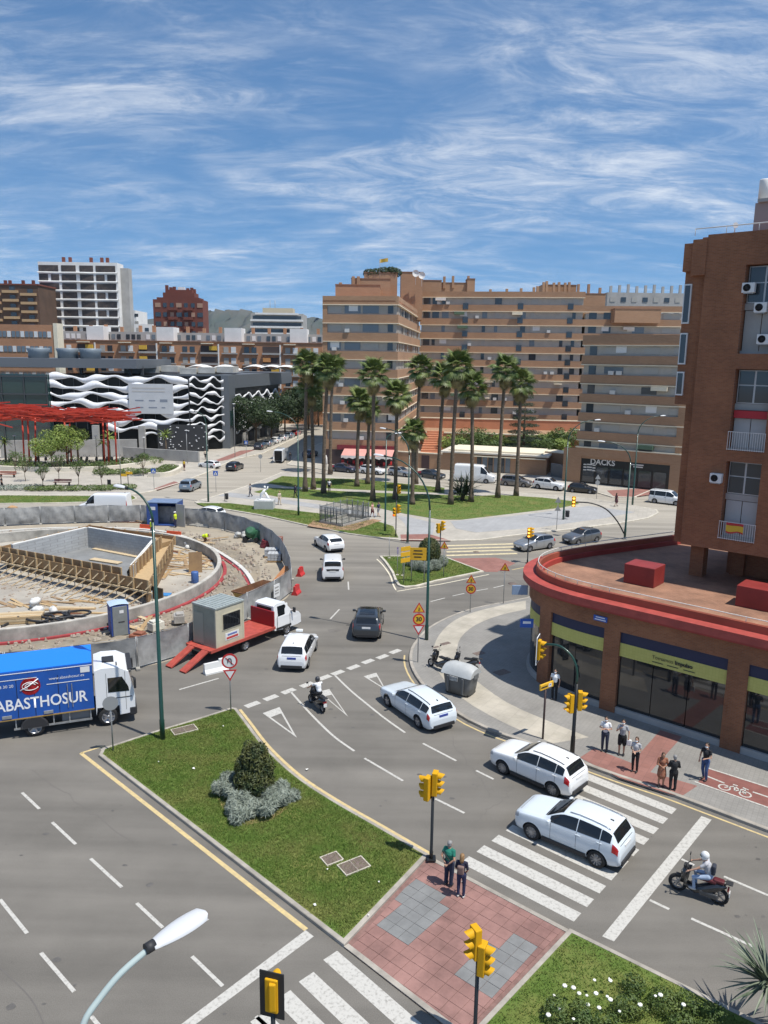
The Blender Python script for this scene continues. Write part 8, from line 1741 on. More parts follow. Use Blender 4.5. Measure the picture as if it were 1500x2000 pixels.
M_BARK=mat('bark',(0.13,0.095,0.065),0.9,var=0.3,scale=4,bump=0.6,bscale=14)
L_DARK=leafmat('leaf_dark_bronze',(0.022,0.042,0.010),(0.085,0.088,0.018),2.0); L_SILV=leafmat('leaf_silver',(0.17,0.20,0.155),(0.30,0.335,0.275),2.0); L_ROSE=leafmat('leaf_rose',(0.045,0.085,0.014),(0.11,0.15,0.03),1.6); L_TREE=leafmat('leaf_tree',(0.045,0.085,0.014),(0.10,0.15,0.03)); L_LIGHT=leafmat('leaf_light',(0.13,0.20,0.03),(0.24,0.30,0.06)); L_FICUS=leafmat('leaf_ficus',(0.014,0.032,0.008),(0.04,0.07,0.016)); L_HEDGE=leafmat('leaf_hedge',(0.07,0.12,0.022),(0.14,0.18,0.05)); L_PINE=leafmat('leaf_conifer',(0.015,0.035,0.016),(0.035,0.06,0.025))
# median shrubs
B0_=G(497,1556,.12); bush(B0_,[((0,0,.8),(.85,.8,.8)),((.25,0,1.35),(.6,.55,.6)),((-.28,.1,1.3),(.55,.5,.6)),((.05,0,1.75),(.6,.55,.6)),((.15,-.1,2.15),(.35,.35,.42)),((-.2,.1,2.1),(.3,.3,.38)),((.3,.2,1.9),(.28,.28,.4))],8000,.15,1,'dark bronze green upright shrub in the middle of the median lawn',L_DARK,shape=(1,.4))
for i,(x,y,rx,rz,lb) in enumerate(((436,1548,.52,.50,'silver grey shrub left of the bronze shrub'),(478,1590,.70,.58,'largest silver grey shrub in front of the bronze shrub'),(533,1573,.62,.52,'silver grey shrub right of the bronze shrub'))):
    c=G(x,y,.12); rq=random.Random(i+70); bush(c,[((rq.gauss(0,rx*.5),rq.gauss(0,rx*.42),rz*rq.uniform(.35,.95)),(rx*rq.uniform(.4,.6),rx*rq.uniform(.4,.6),rz*rq.uniform(.4,.62))) for _ in range(13)],7500,.30,10+i,lb,L_SILV,shape=(1,.11))
flat('dry_grass',[G(x,y,.12) for x,y in ((425,1560),(440,1590),(480,1612),(530,1602),(560,1580),(540,1560))],.124,mat('dry_grass',(0.30,0.23,0.10),0.95,var=0.3,scale=3,space='World'),LAWN_A)
# roses
rc=[]; r=random.Random(4)
for i in range(26): q=G(r.uniform(1085,1420),1900+r.uniform(25,150),.12)
c0=G(1240,1975,.12); RO=thing('rose_bush',c0,'sprawling green rose bed with white blooms on the near lawn','rose bush')
cl_=[]
for i in range(22):
    q=G(r.uniform(1075,1400),r.uniform(1935,2075),.12)
    if q.x*.0+1: cl_.append((q-c0+Vector((0,0,.28)),(r.uniform(.3,.5),r.uniform(.3,.5),r.uniform(.25,.4))))
link('foliage',leaves(cl_,16000,.085,7),L_ROSE,RO); M_BLOOM=mat('rose_white',(0.78,0.77,0.70),0.6)
for i,(x,y) in enumerate(((1103,1925),(1120,1929),(1131,1940),(1146,1944),(1164,1940),(1186,1946),(1192,1952),(1192,1915),(1280,1945),(1092,1970),(1170,1968),(1148,1962),(1335,1962),(1071,1982),(1161,1914),(1082,1944),(1290,1943),(1210,1975),(1250,1962),(1120,1990))):
    q=G(x,y,.62); mb=MB(); rr=r.uniform(.035,.06)
    for k in range(6): a=k*1.05; mb.ball((math.cos(a)*rr*.6,math.sin(a)*rr*.6,0),(rr*.7,rr*.7,rr*.5),6,4)
    mb.build('bloom',M_BLOOM,RO,loc=q-c0)
# sword-leaved plant at the right margin
yc=Vector((10.5,17.95,1.95)); YU=thing('sword_palm',(yc.x+.25,yc.y-.25,.0),'spiky grey green sword leaved palm beside the rose bed','palm'); MB().tube([(0,0,0),(-.1,.1,1.0),(-.25,.25,1.7)],[.16,.13,.1],10).build('trunk',M_BARK,YU); r=random.Random(14); L_SW=leafmat('leaf_sword',(0.055,0.08,0.045),(0.20,0.23,0.16),1.5,.45)
def blade_mesh(L,w,droop,n=7,fold=.35):
    mb=MB(); g=[]
    for i in range(n+1):
        t=i/n; ww=w*(math.sin(PI*min(1,.18+t*.82))**.8)*(1-t*.25) if t<1 else .002; z=math.sin(t*1.2)*.0-droop*t*t*L; g.append([Vector((t*L,-ww/2,z+ww*fold)),Vector((t*L,0,z)),Vector((t*L,ww/2,z+ww*fold))])
    return mb.sheet(g).mesh('leaf')
bm3=[blade_mesh(1.5,.085,.12),blade_mesh(1.35,.09,.3),blade_mesh(1.2,.08,.05)]
for m_ in bm3: m_.materials.append(L_SW)
for i in range(120):
    o=link('leaf',bm3[i%3],None,YU,loc=(-.25,.25,1.7+r.uniform(-.2,.1))); o.rotation_euler=(0,-r.uniform(-.55,1.25),r.uniform(0,2*PI)); s=r.uniform(.75,1.1); o.scale=(s,s,s)
# topiary and grey mounds on the sign island
c=G(838,1106,.12); bush(c,[((0,0,1.35),(1.0,.95,1.25))],9000,.16,30,'dense dark clipped round bush behind the direction board',L_DARK)
for i,(x,y) in enumerate(((805,1105),(815,1113),(832,1117),(850,1113),(862,1105))): c=G(x,y,.12); bush(c,[((0,0,.45),(.62,.6,.5))],2200,.15,31+i,'rounded silver grey shrub at the foot of the clipped bush',L_SILV,shape=(1,.2),group='grey mounds round the clipped bush')
# fan palms of the park
L_FAN=leafmat('leaf_fan',(0.075,0.125,0.022),(0.185,0.22,0.065),.8,.5); L_FANY=leafmat('leaf_fan_old',(0.20,0.16,0.06),(0.34,0.27,0.12),.8,.7); M_TRUNK=mat('palm_trunk',(0.14,0.105,0.075),0.95,var=0.35,scale=3,bump=0.9,bscale=16,stretch=(1,1,2.5))
def fan_frond(L,r0,seed,droop):
    r=random.Random(seed); mb=MB(); pts=[Vector((L*.55*t,0,.18*math.sin(t*1.6)-droop*.25*t*t)) for t in (0,.33,.66,1)]; mb.tube(pts,[.03,.025,.02,.015],5); c=pts[-1]; n=19
    for i in range(n):
        a=-1.75+3.5*i/(n-1); ll=r0*(1-.28*abs(a)/1.75)*r.uniform(.9,1.05); w=r0*.12; dx,dy=math.cos(a),math.sin(a); o=len(mb.v); px_,py_=-dy,dx; d1=.55*ll; dz1=-droop*.12*ll; dz2=-droop*.62*ll-.10*ll
        mb.add([c,c+Vector((dx*d1+px_*w*.5,dy*d1+py_*w*.5,dz1)),c+Vector((dx*ll,dy*ll,dz2)),c+Vector((dx*d1-px_*w*.5,dy*d1-py_*w*.5,dz1+.03))],[[0,1,2,3]])
    return mb.mesh('frond')
FR=[fan_frond(1.9,1.15,1,.5),fan_frond(1.8,1.1,2,.9),fan_frond(2.0,1.2,3,.3)]; FRO=[fan_frond(1.6,.95,4,1.3),fan_frond(1.5,.9,5,1.6)]
for m_ in FR: m_.materials.append(L_FAN)
for m_ in FRO: m_.materials.append(L_FANY)
def fan_palm(base,H,label,seed,lean=0.0,s=1.0,r0=.27):
    r=random.Random(seed); b=G(*base,z=.14) if not isinstance(base,Vector) else base; T=thing('fan_palm',b,label,'palm tree','fan palms in the park'); a=r.uniform(0,6.3); lx,ly=math.cos(a)*lean,math.sin(a)*lean; tp=Vector((lx,ly,H)); pts=[]; rs=[]
    for i in range(19):
        t=i/18; pts.append(Vector((lx*t*t,ly*t*t,H*t))); rs.append((r0*(1.45-.9*min(1,t*6)) if t<.16 else r0*(.86-.18*t))*(1+.05*(i%2)))
    MB().tube(pts,rs,10).build('trunk',M_TRUNK,T)
    for i in range(44):
        el=-.55+1.9*(i/43); o=link('frond',FR[i%3],None,T,loc=tp+Vector((0,0,.15+.35*i/43))); o.rotation_euler=(r.uniform(-.4,.4),-el+r.uniform(-.12,.12),i*2.39996+r.uniform(-.2,.2)); k=s*r.uniform(.85,1.12); o.scale=(k,k,k)
    for i in range(16): o=link('dead_frond',FRO[i%2],None,T,loc=tp+Vector((0,0,-.15-.45*(i/15)))); o.rotation_euler=(r.uniform(-.5,.5),R(38)+.75*i/15,i*2.39996); k=s*r.uniform(.75,1.0); o.scale=(k,k,k)
    return T
for i,(x,y,t,ln,lb) in enumerate(((596,960,17.0,.5,'tall fan palm at the street end of the park, left of its twin'),(612,955,13.9,.3,'shorter fan palm between the two tall palms at the street end'),(645,925,16.6,.6,'tall leaning fan palm by the kerb in front of the bar'),(632,963,16.4,.6,'tall fan palm standing on the path edge at the street end'),(697,950,12.0,.3,'shorter fan palm right of the leaning palm'),(718,945,11.0,.2,'slim short fan palm before the pink awning'),(728,978,16.0,.2,'tall fan palm with dark trunk behind the mesh enclosure'),(772,975,13.4,.3,'middle sized fan palm with full crown left of the lamp posts'),(812,945,16.6,.4,'tall fan palm beyond the three headed traffic light'),(805,985,9.2,.2,'lowest fan palm of the park among the lamp posts'),(855,960,15.6,.5,'slanting fan palm left of the dark low palm bush'),(880,985,17.0,.6,'tall fan palm immediately left of the low palm bush'),(920,980,14.6,.4,'fan palm with the widest crown, right of the low palm bush'),(972,972,16.8,.3,'tall lone fan palm on the right part of the lawn'),(1008,968,15.0,.4,'last fan palm at the right end of the lawn'))):
    fan_palm((x,y),t-.5,lb,100+i,ln,1.10 if t>11 else .92,r0=.30)
PB=thing('palm_bush',G(903,977,.14),'low dark spiky palm bush between two palm trunks','palm'); r=random.Random(55); L_PB=leafmat('leaf_palm_bush',(0.012,0.026,0.010),(0.035,0.055,0.02),1.0,.5); bmm=[blade_mesh(2.6,.16,.15),blade_mesh(2.3,.15,.35)]
for m_ in bmm: m_.materials.append(L_PB)
for i in range(120): o=link('leaf',bmm[i%2],None,PB,loc=(r.gauss(0,.4),r.gauss(0,.4),.5+r.uniform(0,.8))); o.rotation_euler=(0,-r.uniform(.05,1.45),r.uniform(0,6.3)); s=r.uniform(.7,1.2); o.scale=(s,s,s)
MB().tube([(0,0,0),(0,0,1.2)],[.3,.22],8).build('trunk',M_TRUNK,PB)
# leafy trees
def tree(base,H,R_,label,m,seed,n=5000,size=.3,trunk=.14,group=None,name='street_tree',cz=.66,z=.125):
    r=random.Random(seed); b=G(*base,z=z) if not isinstance(base,Vector) else base; T=thing(name,b,label,'tree',group); cl_=[]; tr=MB(); tr.tube([(0,0,0),(r.gauss(0,.1),r.gauss(0,.1),H*.3),(r.gauss(0,.2),r.gauss(0,.2),H*cz)],[trunk,trunk*.8,trunk*.5],8)
    for i in range(13):
        a=i*2.4; rr=R_*r.uniform(.35,.8); zz=H*(cz+r.uniform(-.16,.24)); c=Vector((math.cos(a)*rr,math.sin(a)*rr,zz)); k=R_*r.uniform(.32,.5); cl_.append((c,(k,k,k*.8))); tr.tube([(0,0,H*.34),(c.x*.5,c.y*.5,H*.5),c],[trunk*.5,trunk*.3,.02],5)
    tr.build('trunk',M_BARK,T); link('crown',leaves(cl_,n,size,seed),m,T); return T
for i in range(7): q=Vector((-26.4+1.75*i,158+9.5*i,.125)); tree(q,10.8+(i%3),5.2,'dark leafy street tree along the shopping centre side street',L_FICUS,200+i,7500,.45,.22,'street trees along the shopping centre',cz=.56)
for i,(x,y,h,rr,lb) in enumerate(((102,918,6.3,3.0,'bright green young tree left of its neighbour on the plaza'),(135,915,6.8,2.8,'bright green young tree above the hedge on the plaza'))): tree((x,y),h,rr,lb,L_LIGHT,220+i,4200,.3,.11)
for i,(x,y,h,rr) in enumerate(((50,940,3.6,1.3),(115,940,3.8,1.2),(154,950,4.0,1.0),(200,952,3.8,1.0),(85,958,3.6,.9),(280,930,3.4,1.0),(32,926,3.4,1.2))): tree((x,y),h,rr,'thin young sapling with sparse crown on the plaza',L_TREE,230+i,500,.22,.05,'saplings on the plaza',cz=.75)
def small_palm(base,H,label,seed): 
    b=G(*base,z=.13); T=thing('feather_palm',b,label,'palm tree','small palms of the plaza'); r=random.Random(seed); MB().tube([(0,0,0),(0,0,H)],[.2,.14],8).build('trunk',M_TRUNK,T)
    for i in range(26): o=link('frond',bmm_l[i%2],None,T,loc=(0,0,H)); o.rotation_euler=(0,-r.uniform(-.3,1.2),i*2.4); s=r.uniform(.7,1.0); o.scale=(s,s,s)
bmm_l=[blade_mesh(1.7,.3,.35,fold=-.2),blade_mesh(1.6,.28,.55,fold=-.2)]
for m_ in bmm_l: m_.materials.append(L_LIGHT)
for i,(x,y,h,lb) in enumerate(((12,905,3.6,'small feather palm before the green glass hall'),(203,905,3.6,'small feather palm beside the sculpture posts'),(215,900,4.2,'taller feather palm right of the sculpture posts'),(76,905,3.2,'small feather palm left of the bright green trees'),(153,900,3.4,'small feather palm right of the bright green trees'),(325,892,4.0,'small feather palm before the studded dark panel'))): small_palm((x,y),h,lb,240+i)
# hedges
def hedge(pts_px,h,w,n,label,m,seed,size=.2):
    ln=catmull(px(*pts_px,z=.13),6); c=ln[len(ln)//2]; T=thing('hedge',c,label,'hedge'); cl_=[]; r=random.Random(seed); tot=sum((ln[i+1]-ln[i]).length for i in range(len(ln)-1)); k=max(4,int(tot/(w*.75)))
    for i in range(k+1): p=along(ln,tot*i/k)[0]; cl_.append((p-c+Vector((r.gauss(0,.15),r.gauss(0,w*.1),h*.45)),(w*.62,w*.62,h*.5*r.uniform(.8,1.25))))
    link('foliage',leaves(cl_,n,size,seed),m,T); st=MB(); 
    for c_,rr in cl_[::3]: st.tube([(c_.x,c_.y,0),(c_.x,c_.y,h*.5)],.03,5)
    st.build('stem',M_BARK,T)
hedge(((-80,910),(0,912),(80,915),(160,913),(230,909),(285,904)),1.0,4.2,9000,'long low hedge in the upper planting bed of the plaza',L_HEDGE,301,.3); hedge(((200,926),(250,926),(300,925),(335,918)),.9,2.6,4000,'rounded low hedge inside the short cream wall',L_HEDGE,302,.28); hedge(((60,958),(120,957),(180,957),(250,955)),.7,2.0,4500,'green hedge strip beside the far road',L_HEDGE,303,.24); hedge(((-60,955),(0,956),(65,956)),.7,2.2,2500,'grey green hedge strip near the orange bench',L_SILV,304,.24)
# garden behind the gatehouse
for i,(x,y,Y,h,rr) in enumerate(((885,880,140,4.5,2.6),(915,868,146,6,3.2),(945,872,142,5.0,2.6),(985,878,140,4.2,2.6),(1010,876,144,4.8,2.8),(1050,876,140,4.2,2.6),(1075,868,142,5.2,3.0),(1100,862,138,5.0,2.8),(1060,884,133,3.8,2.2),(1090,885,134,4.2,2.4),(905,895,137,3.8,2.2),(960,893,137,3.4,2.0))):
    p=AT(x,y,Y); tree(Vector((p.x,Y,.1)),max(4,p.z+2.4),rr,'leafy green tree in the raised garden behind the gatehouse',L_TREE if i%3 else L_LIGHT,320+i,2600,.36,.12,'garden trees behind the gatehouse')
p=AT(1022,880,136); AR=thing('conifer',Vector((p.x,136,.1)),'dark tiered conifer standing behind the gatehouse','tree'); MB().tube([(0,0,0),(0,0,14.5)],[.28,.04],8).build('trunk',M_BARK,AR); cl_=[]
for k in range(10):
    z=3.0+k*1.2; rr=3.7*(1-k/11)
    for j in range(7): a=j*.9+k*.4; cl_.append((Vector((math.cos(a)*rr*.6,math.sin(a)*rr*.6,z+.15)),(rr*.42,rr*.42,.28)))
link('crown',leaves(cl_,7000,.4,350,(1,.2)),L_PINE,AR)
# roof garden
for i,(x,y) in enumerate(((722,528),(735,527),(750,524),(765,524),(772,526))): p=AT(x,y,153); bush(Vector((p.x,p.y,p.z-1.6)),[((0,0,1.0),(1.3,1.2,.9))],700,.35,360+i,'leafy roof garden shrub on the topmost terrace of the tan complex',L_FICUS,group='roof garden shrubs')
# ================================================================== PEOPLE
TMPS=bpy.data.scenes.new('workbench')
def voxel(mb,name,m,parent,vox=.012,smooth=3):
    me=mb.mesh('tmp'); ob=bpy.data.objects.new('tmp',me); TMPS.collection.objects.link(ob)
    rm=ob.modifiers.new('r','REMESH'); rm.mode='VOXEL'; rm.voxel_size=vox; rm.use_smooth_shade=True
    if smooth: sm=ob.modifiers.new('s','SMOOTH'); sm.factor=.5; sm.iterations=smooth
    TMPS.view_layers[0].update(); dg=TMPS.view_layers[0].depsgraph; out_me=bpy.data.meshes.new_from_object(ob.evaluated_get(dg)); bpy.data.objects.remove(ob); bpy.data.meshes.remove(me); out_me.materials.clear(); out_me.name=name
    return link(name,out_me,m,parent)
def limb(mb,pts,rs,seg=10):
    pts=[Vector(p) for p in pts]; mb.tube(pts,rs,seg)
    for p,r in zip(pts,rs): mb.ball(p,r*1.0,seg,6)
SKIN=mat('skin',(0.47,0.27,0.18),0.55,var=0.06,scale=6); SKIN2=mat('skin_tan',(0.36,0.19,0.12),0.55,var=0.06,scale=6)
HAIRS={'dark':mat('hair_dark',(0.018,0.013,0.010),0.6,var=0.3,scale=20),'grey':mat('hair_grey',(0.24,0.235,0.23),0.7,var=0.2,scale=20),'brown':mat('hair_brown',(0.075,0.04,0.022),0.6,var=0.3,scale=20),'blond':mat('hair_blond',(0.26,0.15,0.065),0.6,var=0.3,scale=20)}
def cloth(n,c,c2=None,sc=6): return mat('cloth_'+n,c,0.85,col2=c2,scale=sc,bump=0.25,bscale=18) if c2 else mat('cloth_'+n,c,0.85,var=0.12,scale=5,bump=0.25,bscale=14)
M_EYE=mat('eye_dark',(0.02,0.015,0.012),0.3); M_MASK=mat('face_mask_white',(0.70,0.73,0.75),0.8); M_SHOE=mat('shoe_dark',(0.03,0.028,0.028),0.6); M_SHOEW=mat('shoe_pale',(0.5,0.48,0.45),0.7); M_STRAP=mat('strap_black',(0.02,0.02,0.022),0.7)
def hand(mb,w,d,side,k=1.0,curl=.35):
    """palm, four unequal fingers and a thumb leaving the side of the palm"""
    d=Vector(d).normalized(); up=Vector((0,0,1)) if abs(d.z)<.9 else Vector((1,0,0)); across=d.cross(up).normalized(); nrm=across.cross(d).normalized(); w=Vector(w)
    c=w+d*.045*k; mb.ball(c,(.034*k,.034*k,.034*k),8,6); mb.ball(c+d*.02*k+across*.012*k,.024*k,8,5); mb.ball(c+d*.02*k-across*.012*k,.024*k,8,5)
    for i,L in enumerate((.066,.075,.070,.055)):
        o=c+d*.035*k+across*(.030-.020*i)*k; p1=o+d*L*.5*k-nrm*curl*.3*L*k; p2=o+d*L*.9*k-nrm*curl*L*k; limb(mb,[o,p1,p2],[.0095*k,.009*k,.0075*k],6)
    o=c-d*.01*k+across*.03*k*side; limb(mb,[o,o+across*.028*k*side+d*.022*k,o+across*.036*k*side+d*.052*k],[.012*k,.0105*k,.009*k],6)
def person(label,loc,head,J=None,top=None,bottom=None,hair='dark',skin=None,shoes=None,sleeve=.55,legs='long',dress=False,mask=False,helmet=None,vest=None,bag=None,H=1.72,vox=.012,hat=None,build=1.0,longhair=False,yaw=0.0,group=None,belly=0.0,strap=False):
    T=thing('person',loc,label,'person',group,rz=head); k=H/1.72; T.scale=(k,k,k); skin=skin or SKIN; b=build
    P=dict(pel=(0,0,.94),che=(0,0,1.28),nec=(0,0,1.46),hea=(.02,0,1.60),shL=(0,.165,1.39),shR=(0,-.165,1.39),elL=(-.02,.25,1.13),elR=(-.02,-.25,1.13),wrL=(.06,.25,.89),wrR=(.06,-.25,.89),hiL=(0,.09,.92),hiR=(0,-.09,.92),knL=(.02,.10,.50),knR=(.02,-.10,.50),anL=(-.02,.10,.09),anR=(-.02,-.10,.09))
    if J: P.update(J)
    P={a:Vector(v) for a,v in P.items()}; V=P
    body=MB(); limb(body,[V['pel']-Vector((0,0,.03)),(V['pel']+V['che'])/2,V['che'],V['nec']-Vector((0,0,.08))],[.118*b,.108*b,.128*b,.08],12)
    limb(body,[V['shL'],V['che']+Vector((0,0,.10)),V['shR']],[.055,.08,.055],10); limb(body,[V['nec']-Vector((0,0,.06)),V['nec'],V['hea']-Vector((.02,0,.06))],[.062,.055,.052],10)
    hd=V['hea']; R_=Matrix.Rotation(yaw,3,'Z'); body.ball(hd+Vector((0,0,.015)),(.092,.076,.108),14,10,rot=R_); body.ball(hd+R_@Vector((.025,0,-.05)),(.066,.056,.066),12,8)
    body.ball(hd+R_@Vector((.095,0,-.015)),(.018,.013,.022),6,5); body.ball(hd+R_@Vector((.084,0,-.06)),(.012,.026,.009),6,5)
    for s in (-1,1): body.ball(hd+R_@Vector((-.005,s*.078,-.01)),(.02,.011,.028),6,5)
    for s,a in ((1,'L'),(-1,'R')):
        limb(body,[V['sh'+a],V['el'+a],V['wr'+a]],[.05*b,.038*b,.026],10); hand(body,V['wr'+a],V['wr'+a]-V['el'+a],s if True else -s)
        limb(body,[V['hi'+a],V['kn'+a],V['an'+a]],[.085*b,.054*b,.036],10); fd=(Vector((.15,.0,-.05))); body.ball(V['an'+a]+Vector((.05,0,-.05)),(.11,.042,.04),10,6)
    voxel(body,'body',skin,T,vox)
    e=MB()
    for s in (-1,1): e.ball(hd+R_@Vector((.083,s*.032,.018)),(.009,.013,.009),6,4)
    e.build('eyes',M_EYE,T)
    if mask: mk=MB(); mk.ball(hd+R_@Vector((.04,0,-.045)),(.068,.068,.05),12,8,rot=R_); mk.build('face_mask',M_MASK,T)
    if helmet is not None:
        h=MB(); h.ball(hd+Vector((-.01,0,.035)),(.145,.128,.145),16,12); h.ball(hd+Vector((.02,0,-.03)),(.125,.12,.11),14,8); voxel(h,'helmet',helmet,T,vox*.8,2); v=MB(); v.ball(hd+Vector((.05,0,.015)),(.105,.108,.062),14,8); v.build('visor',M_GLASS,T)
    elif hat is not None: h=MB(); h.ball(hd+Vector((-.005,0,.06)),(.115,.10,.085),14,8); h.lathe([(.10,0),(.15,-.01),(.15,.005),(.1,.02)],c=hd+Vector((.02,0,.055)),seg=16); h.build('safety_helmet',hat,T)
    else:
        h=MB(); h.ball(hd+R_@Vector((-.022,0,.045)),(.098,.087,.092),14,8); h.ball(hd+R_@Vector((-.045,0,-.01)),(.072,.08,.085),12,8)
        if longhair: limb(h,[hd+R_@Vector((-.05,0,.02)),hd+R_@Vector((-.07,0,-.10)),hd+R_@Vector((-.065,0,-.2))],[.085,.085,.055],10)
        voxel(h,'hair',HAIRS[hair],T,vox,2)
    sh=MB(); w_=1.09*b
    limb(sh,[V['pel']+Vector((0,0,.03 if not dress else .0)),V['pel']+Vector((belly*.6,0,.1)),(V['pel']+V['che'])/2+Vector((belly,0,0)),V['che'],V['nec']-Vector((0,0,.09))],[.112*w_,.116*w_,.124*w_,.146*w_,.075],12); limb(sh,[V['shL'],V['che']+Vector((0,0,.10)),V['shR']],[.058*w_,.085,.058*w_],10)
    for a in 'LR':
        q=V['sh'+a].lerp(V['el'+a],min(1,sleeve)); pts=[V['sh'+a],q]; rs=[.060*b,.055*b]
        if sleeve>1: pts.append(V['el'+a].lerp(V['wr'+a],sleeve-1)); rs=[.060*b,.050*b,.040]
        limb(sh,pts,rs,10)
    if dress: limb(sh,[V['pel']+Vector((0,0,.1)),V['pel']-Vector((0,0,.12)),(V['knL']+V['knR'])/2+Vector((0,0,.12))],[.15*b,.19*b,.21*b],14)
    voxel(sh,'dress' if dress else 'shirt',top,T,vox)
    if not dress:
        tr=MB(); limb(tr,[V['pel']+Vector((0,0,.06)),V['pel']-Vector((0,0,.05))],[.126*b,.138*b],12)
        for a in 'LR':
            if legs=='long': limb(tr,[V['hi'+a],V['kn'+a],V['an'+a]+Vector((0,0,.02))],[.102*b,.072*b,.056*b],10)
            else: limb(tr,[V['hi'+a],V['kn'+a]+Vector((0,0,.04))],[.105*b,.092*b],10)
        voxel(tr,'trousers' if legs=='long' else 'shorts',bottom,T,vox)
    so=MB()
    for a in 'LR': so.ball(V['an'+a]+Vector((.05,0,-.045)),(.135,.05,.046),12,6)
    so.build('shoes',shoes or M_SHOE,T)
    if vest is not None: ve=MB(); limb(ve,[V['pel']+Vector((0,0,.02)),(V['pel']+V['che'])/2,V['che'],V['nec']-Vector((0,0,.12))],[.17*b,.17*b,.185*b,.11],12); voxel(ve,'hi_vis_vest',vest,T,vox)
    if bag: 
        c,d,m=bag; bg_=MB(); bg_.bbox(c,d,min(d)*.4); voxel(bg_,'bag',m,T,vox,3)
    if strap: st=MB(); pts=[V['che']+Vector((-.165*b,.16,.10)),V['che']+Vector((-.185*b,0,-.03)),V['pel']+Vector((-.165*b,-.14,.16))]; st.tube(catmull(pts,4),.018,6); st.build('strap',M_STRAP,T)
    return T
def at_px(p,z=0.13): q=G(*p,z=z); return (q.x,q.y,z)
def toward(p,q): a,b=G(*p),G(*q); return math.atan2((b-a).y,(b-a).x)
HB=toward((876,1729),(1000,1640))
person('man in green polo shirt with hands behind his back beside the median light',at_px((876,1729),.055),HB+.15,dict(elL=(-.10,.25,1.14),elR=(-.10,-.25,1.14),wrL=(-.19,.06,.96),wrR=(-.19,-.06,.95)),cloth('green',(0.015,0.17,0.12)),cloth('navy_jeans',(0.02,0.028,0.06)),'grey',H=1.72,build=1.14,sleeve=.5,strap=True,belly=.015)
person('woman with small brown backpack standing next to the man in green',at_px((900,1751),.055),HB+.45,dict(elL=(-.01,.22,1.12),elR=(-.01,-.22,1.12),wrL=(.12,.16,.98),wrR=(.12,-.16,.98)),cloth('navy',(0.018,0.018,0.04)),cloth('navy_trousers',(0.022,0.026,0.07)),'blond',H=1.62,build=.93,sleeve=.8,longhair=True,bag=((-.19,0,1.20),(.13,.25,.33),cloth('backpack',(0.20,0.13,0.11))),shoes=M_SHOEW)
cam_a=math.atan2(-1,-.35)
person('man in white shirt with folded arms waiting on the red paving',at_px((1180,1467)),R(-115),dict(elL=(.03,.26,1.16),elR=(.03,-.26,1.16),wrL=(.21,-.08,1.16),wrR=(.21,.08,1.20)),cloth('white',(0.72,0.73,0.74)),cloth('dark_jeans',(0.03,0.04,0.07)),'dark',H=1.74,sleeve=.5,mask=True,belly=.015)
person('man in grey shirt and black shorts holding a white bag',at_px((1213,1474)),R(-110),dict(elL=(.02,.27,1.15),wrL=(.10,.27,.92),elR=(.06,-.26,1.16),wrR=(.17,-.10,1.36)),cloth('grey_tee',(0.36,0.37,0.39),(0.22,0.23,0.25),9),cloth('black',(0.012,0.012,0.014)),'dark',H=1.76,legs='short',sleeve=.6,mask=True,bag=((.10,.30,.70),(.10,.22,.30),cloth('bag_white',(0.7,0.7,0.68))))
person('woman in pale top and black trousers waiting alone on the red paving',at_px((1239,1507)),R(-125),dict(elL=(.03,.23,1.13),elR=(.03,-.22,1.12),wrL=(.18,.02,1.08),wrR=(.20,-.04,1.06)),cloth('pale_top',(0.55,0.54,0.54),(0.30,0.30,0.32),7),cloth('black',(0.012,0.012,0.014)),'brown',H=1.66,build=.92,sleeve=.5,longhair=True,mask=True,strap=True)
person('woman in brown patterned dress reading beside the person in black',at_px((1290,1537)),R(-100),dict(hea=(.05,0,1.58),elL=(.05,.22,1.14),elR=(.05,-.22,1.14),wrL=(.24,.05,1.14),wrR=(.24,-.06,1.12)),cloth('dress_brown',(0.20,0.055,0.03),(0.34,0.16,0.09),16),None,'brown',H=1.63,build=.98,dress=True,sleeve=1.5,longhair=True,skin=SKIN2,shoes=M_SHOE)
person('person in black jacket and dark trousers beside the woman in the dress',at_px((1313,1543)),R(80),dict(elL=(.04,.24,1.14),elR=(.04,-.24,1.14),wrL=(.2,.12,1.05),wrR=(.2,-.12,1.05)),cloth('black_jacket',(0.014,0.015,0.017)),cloth('black',(0.012,0.012,0.014)),'grey',H=1.62,build=1.06,sleeve=1.85)
person('man in black t-shirt and blue jeans standing at the cycle lane',at_px((1375,1523)),R(-140),dict(elL=(.06,.24,1.14),wrL=(.24,.10,1.10),elR=(-.02,-.26,1.13),wrR=(.05,-.26,.88),knL=(.08,.10,.50),anL=(.02,.10,.09),anR=(-.12,-.10,.09)),cloth('black_tee',(0.015,0.016,0.02)),cloth('blue_jeans',(0.045,0.085,0.20)),'dark',H=1.75,build=.96,sleeve=.5,mask=True)
person('person in white shirt with mask standing in the shaded shop doorway',at_px((1082,1366)),R(-120),None,cloth('white',(0.72,0.73,0.74)),cloth('black',(0.012,0.012,0.014)),'dark',H=1.74,sleeve=.5,mask=True)
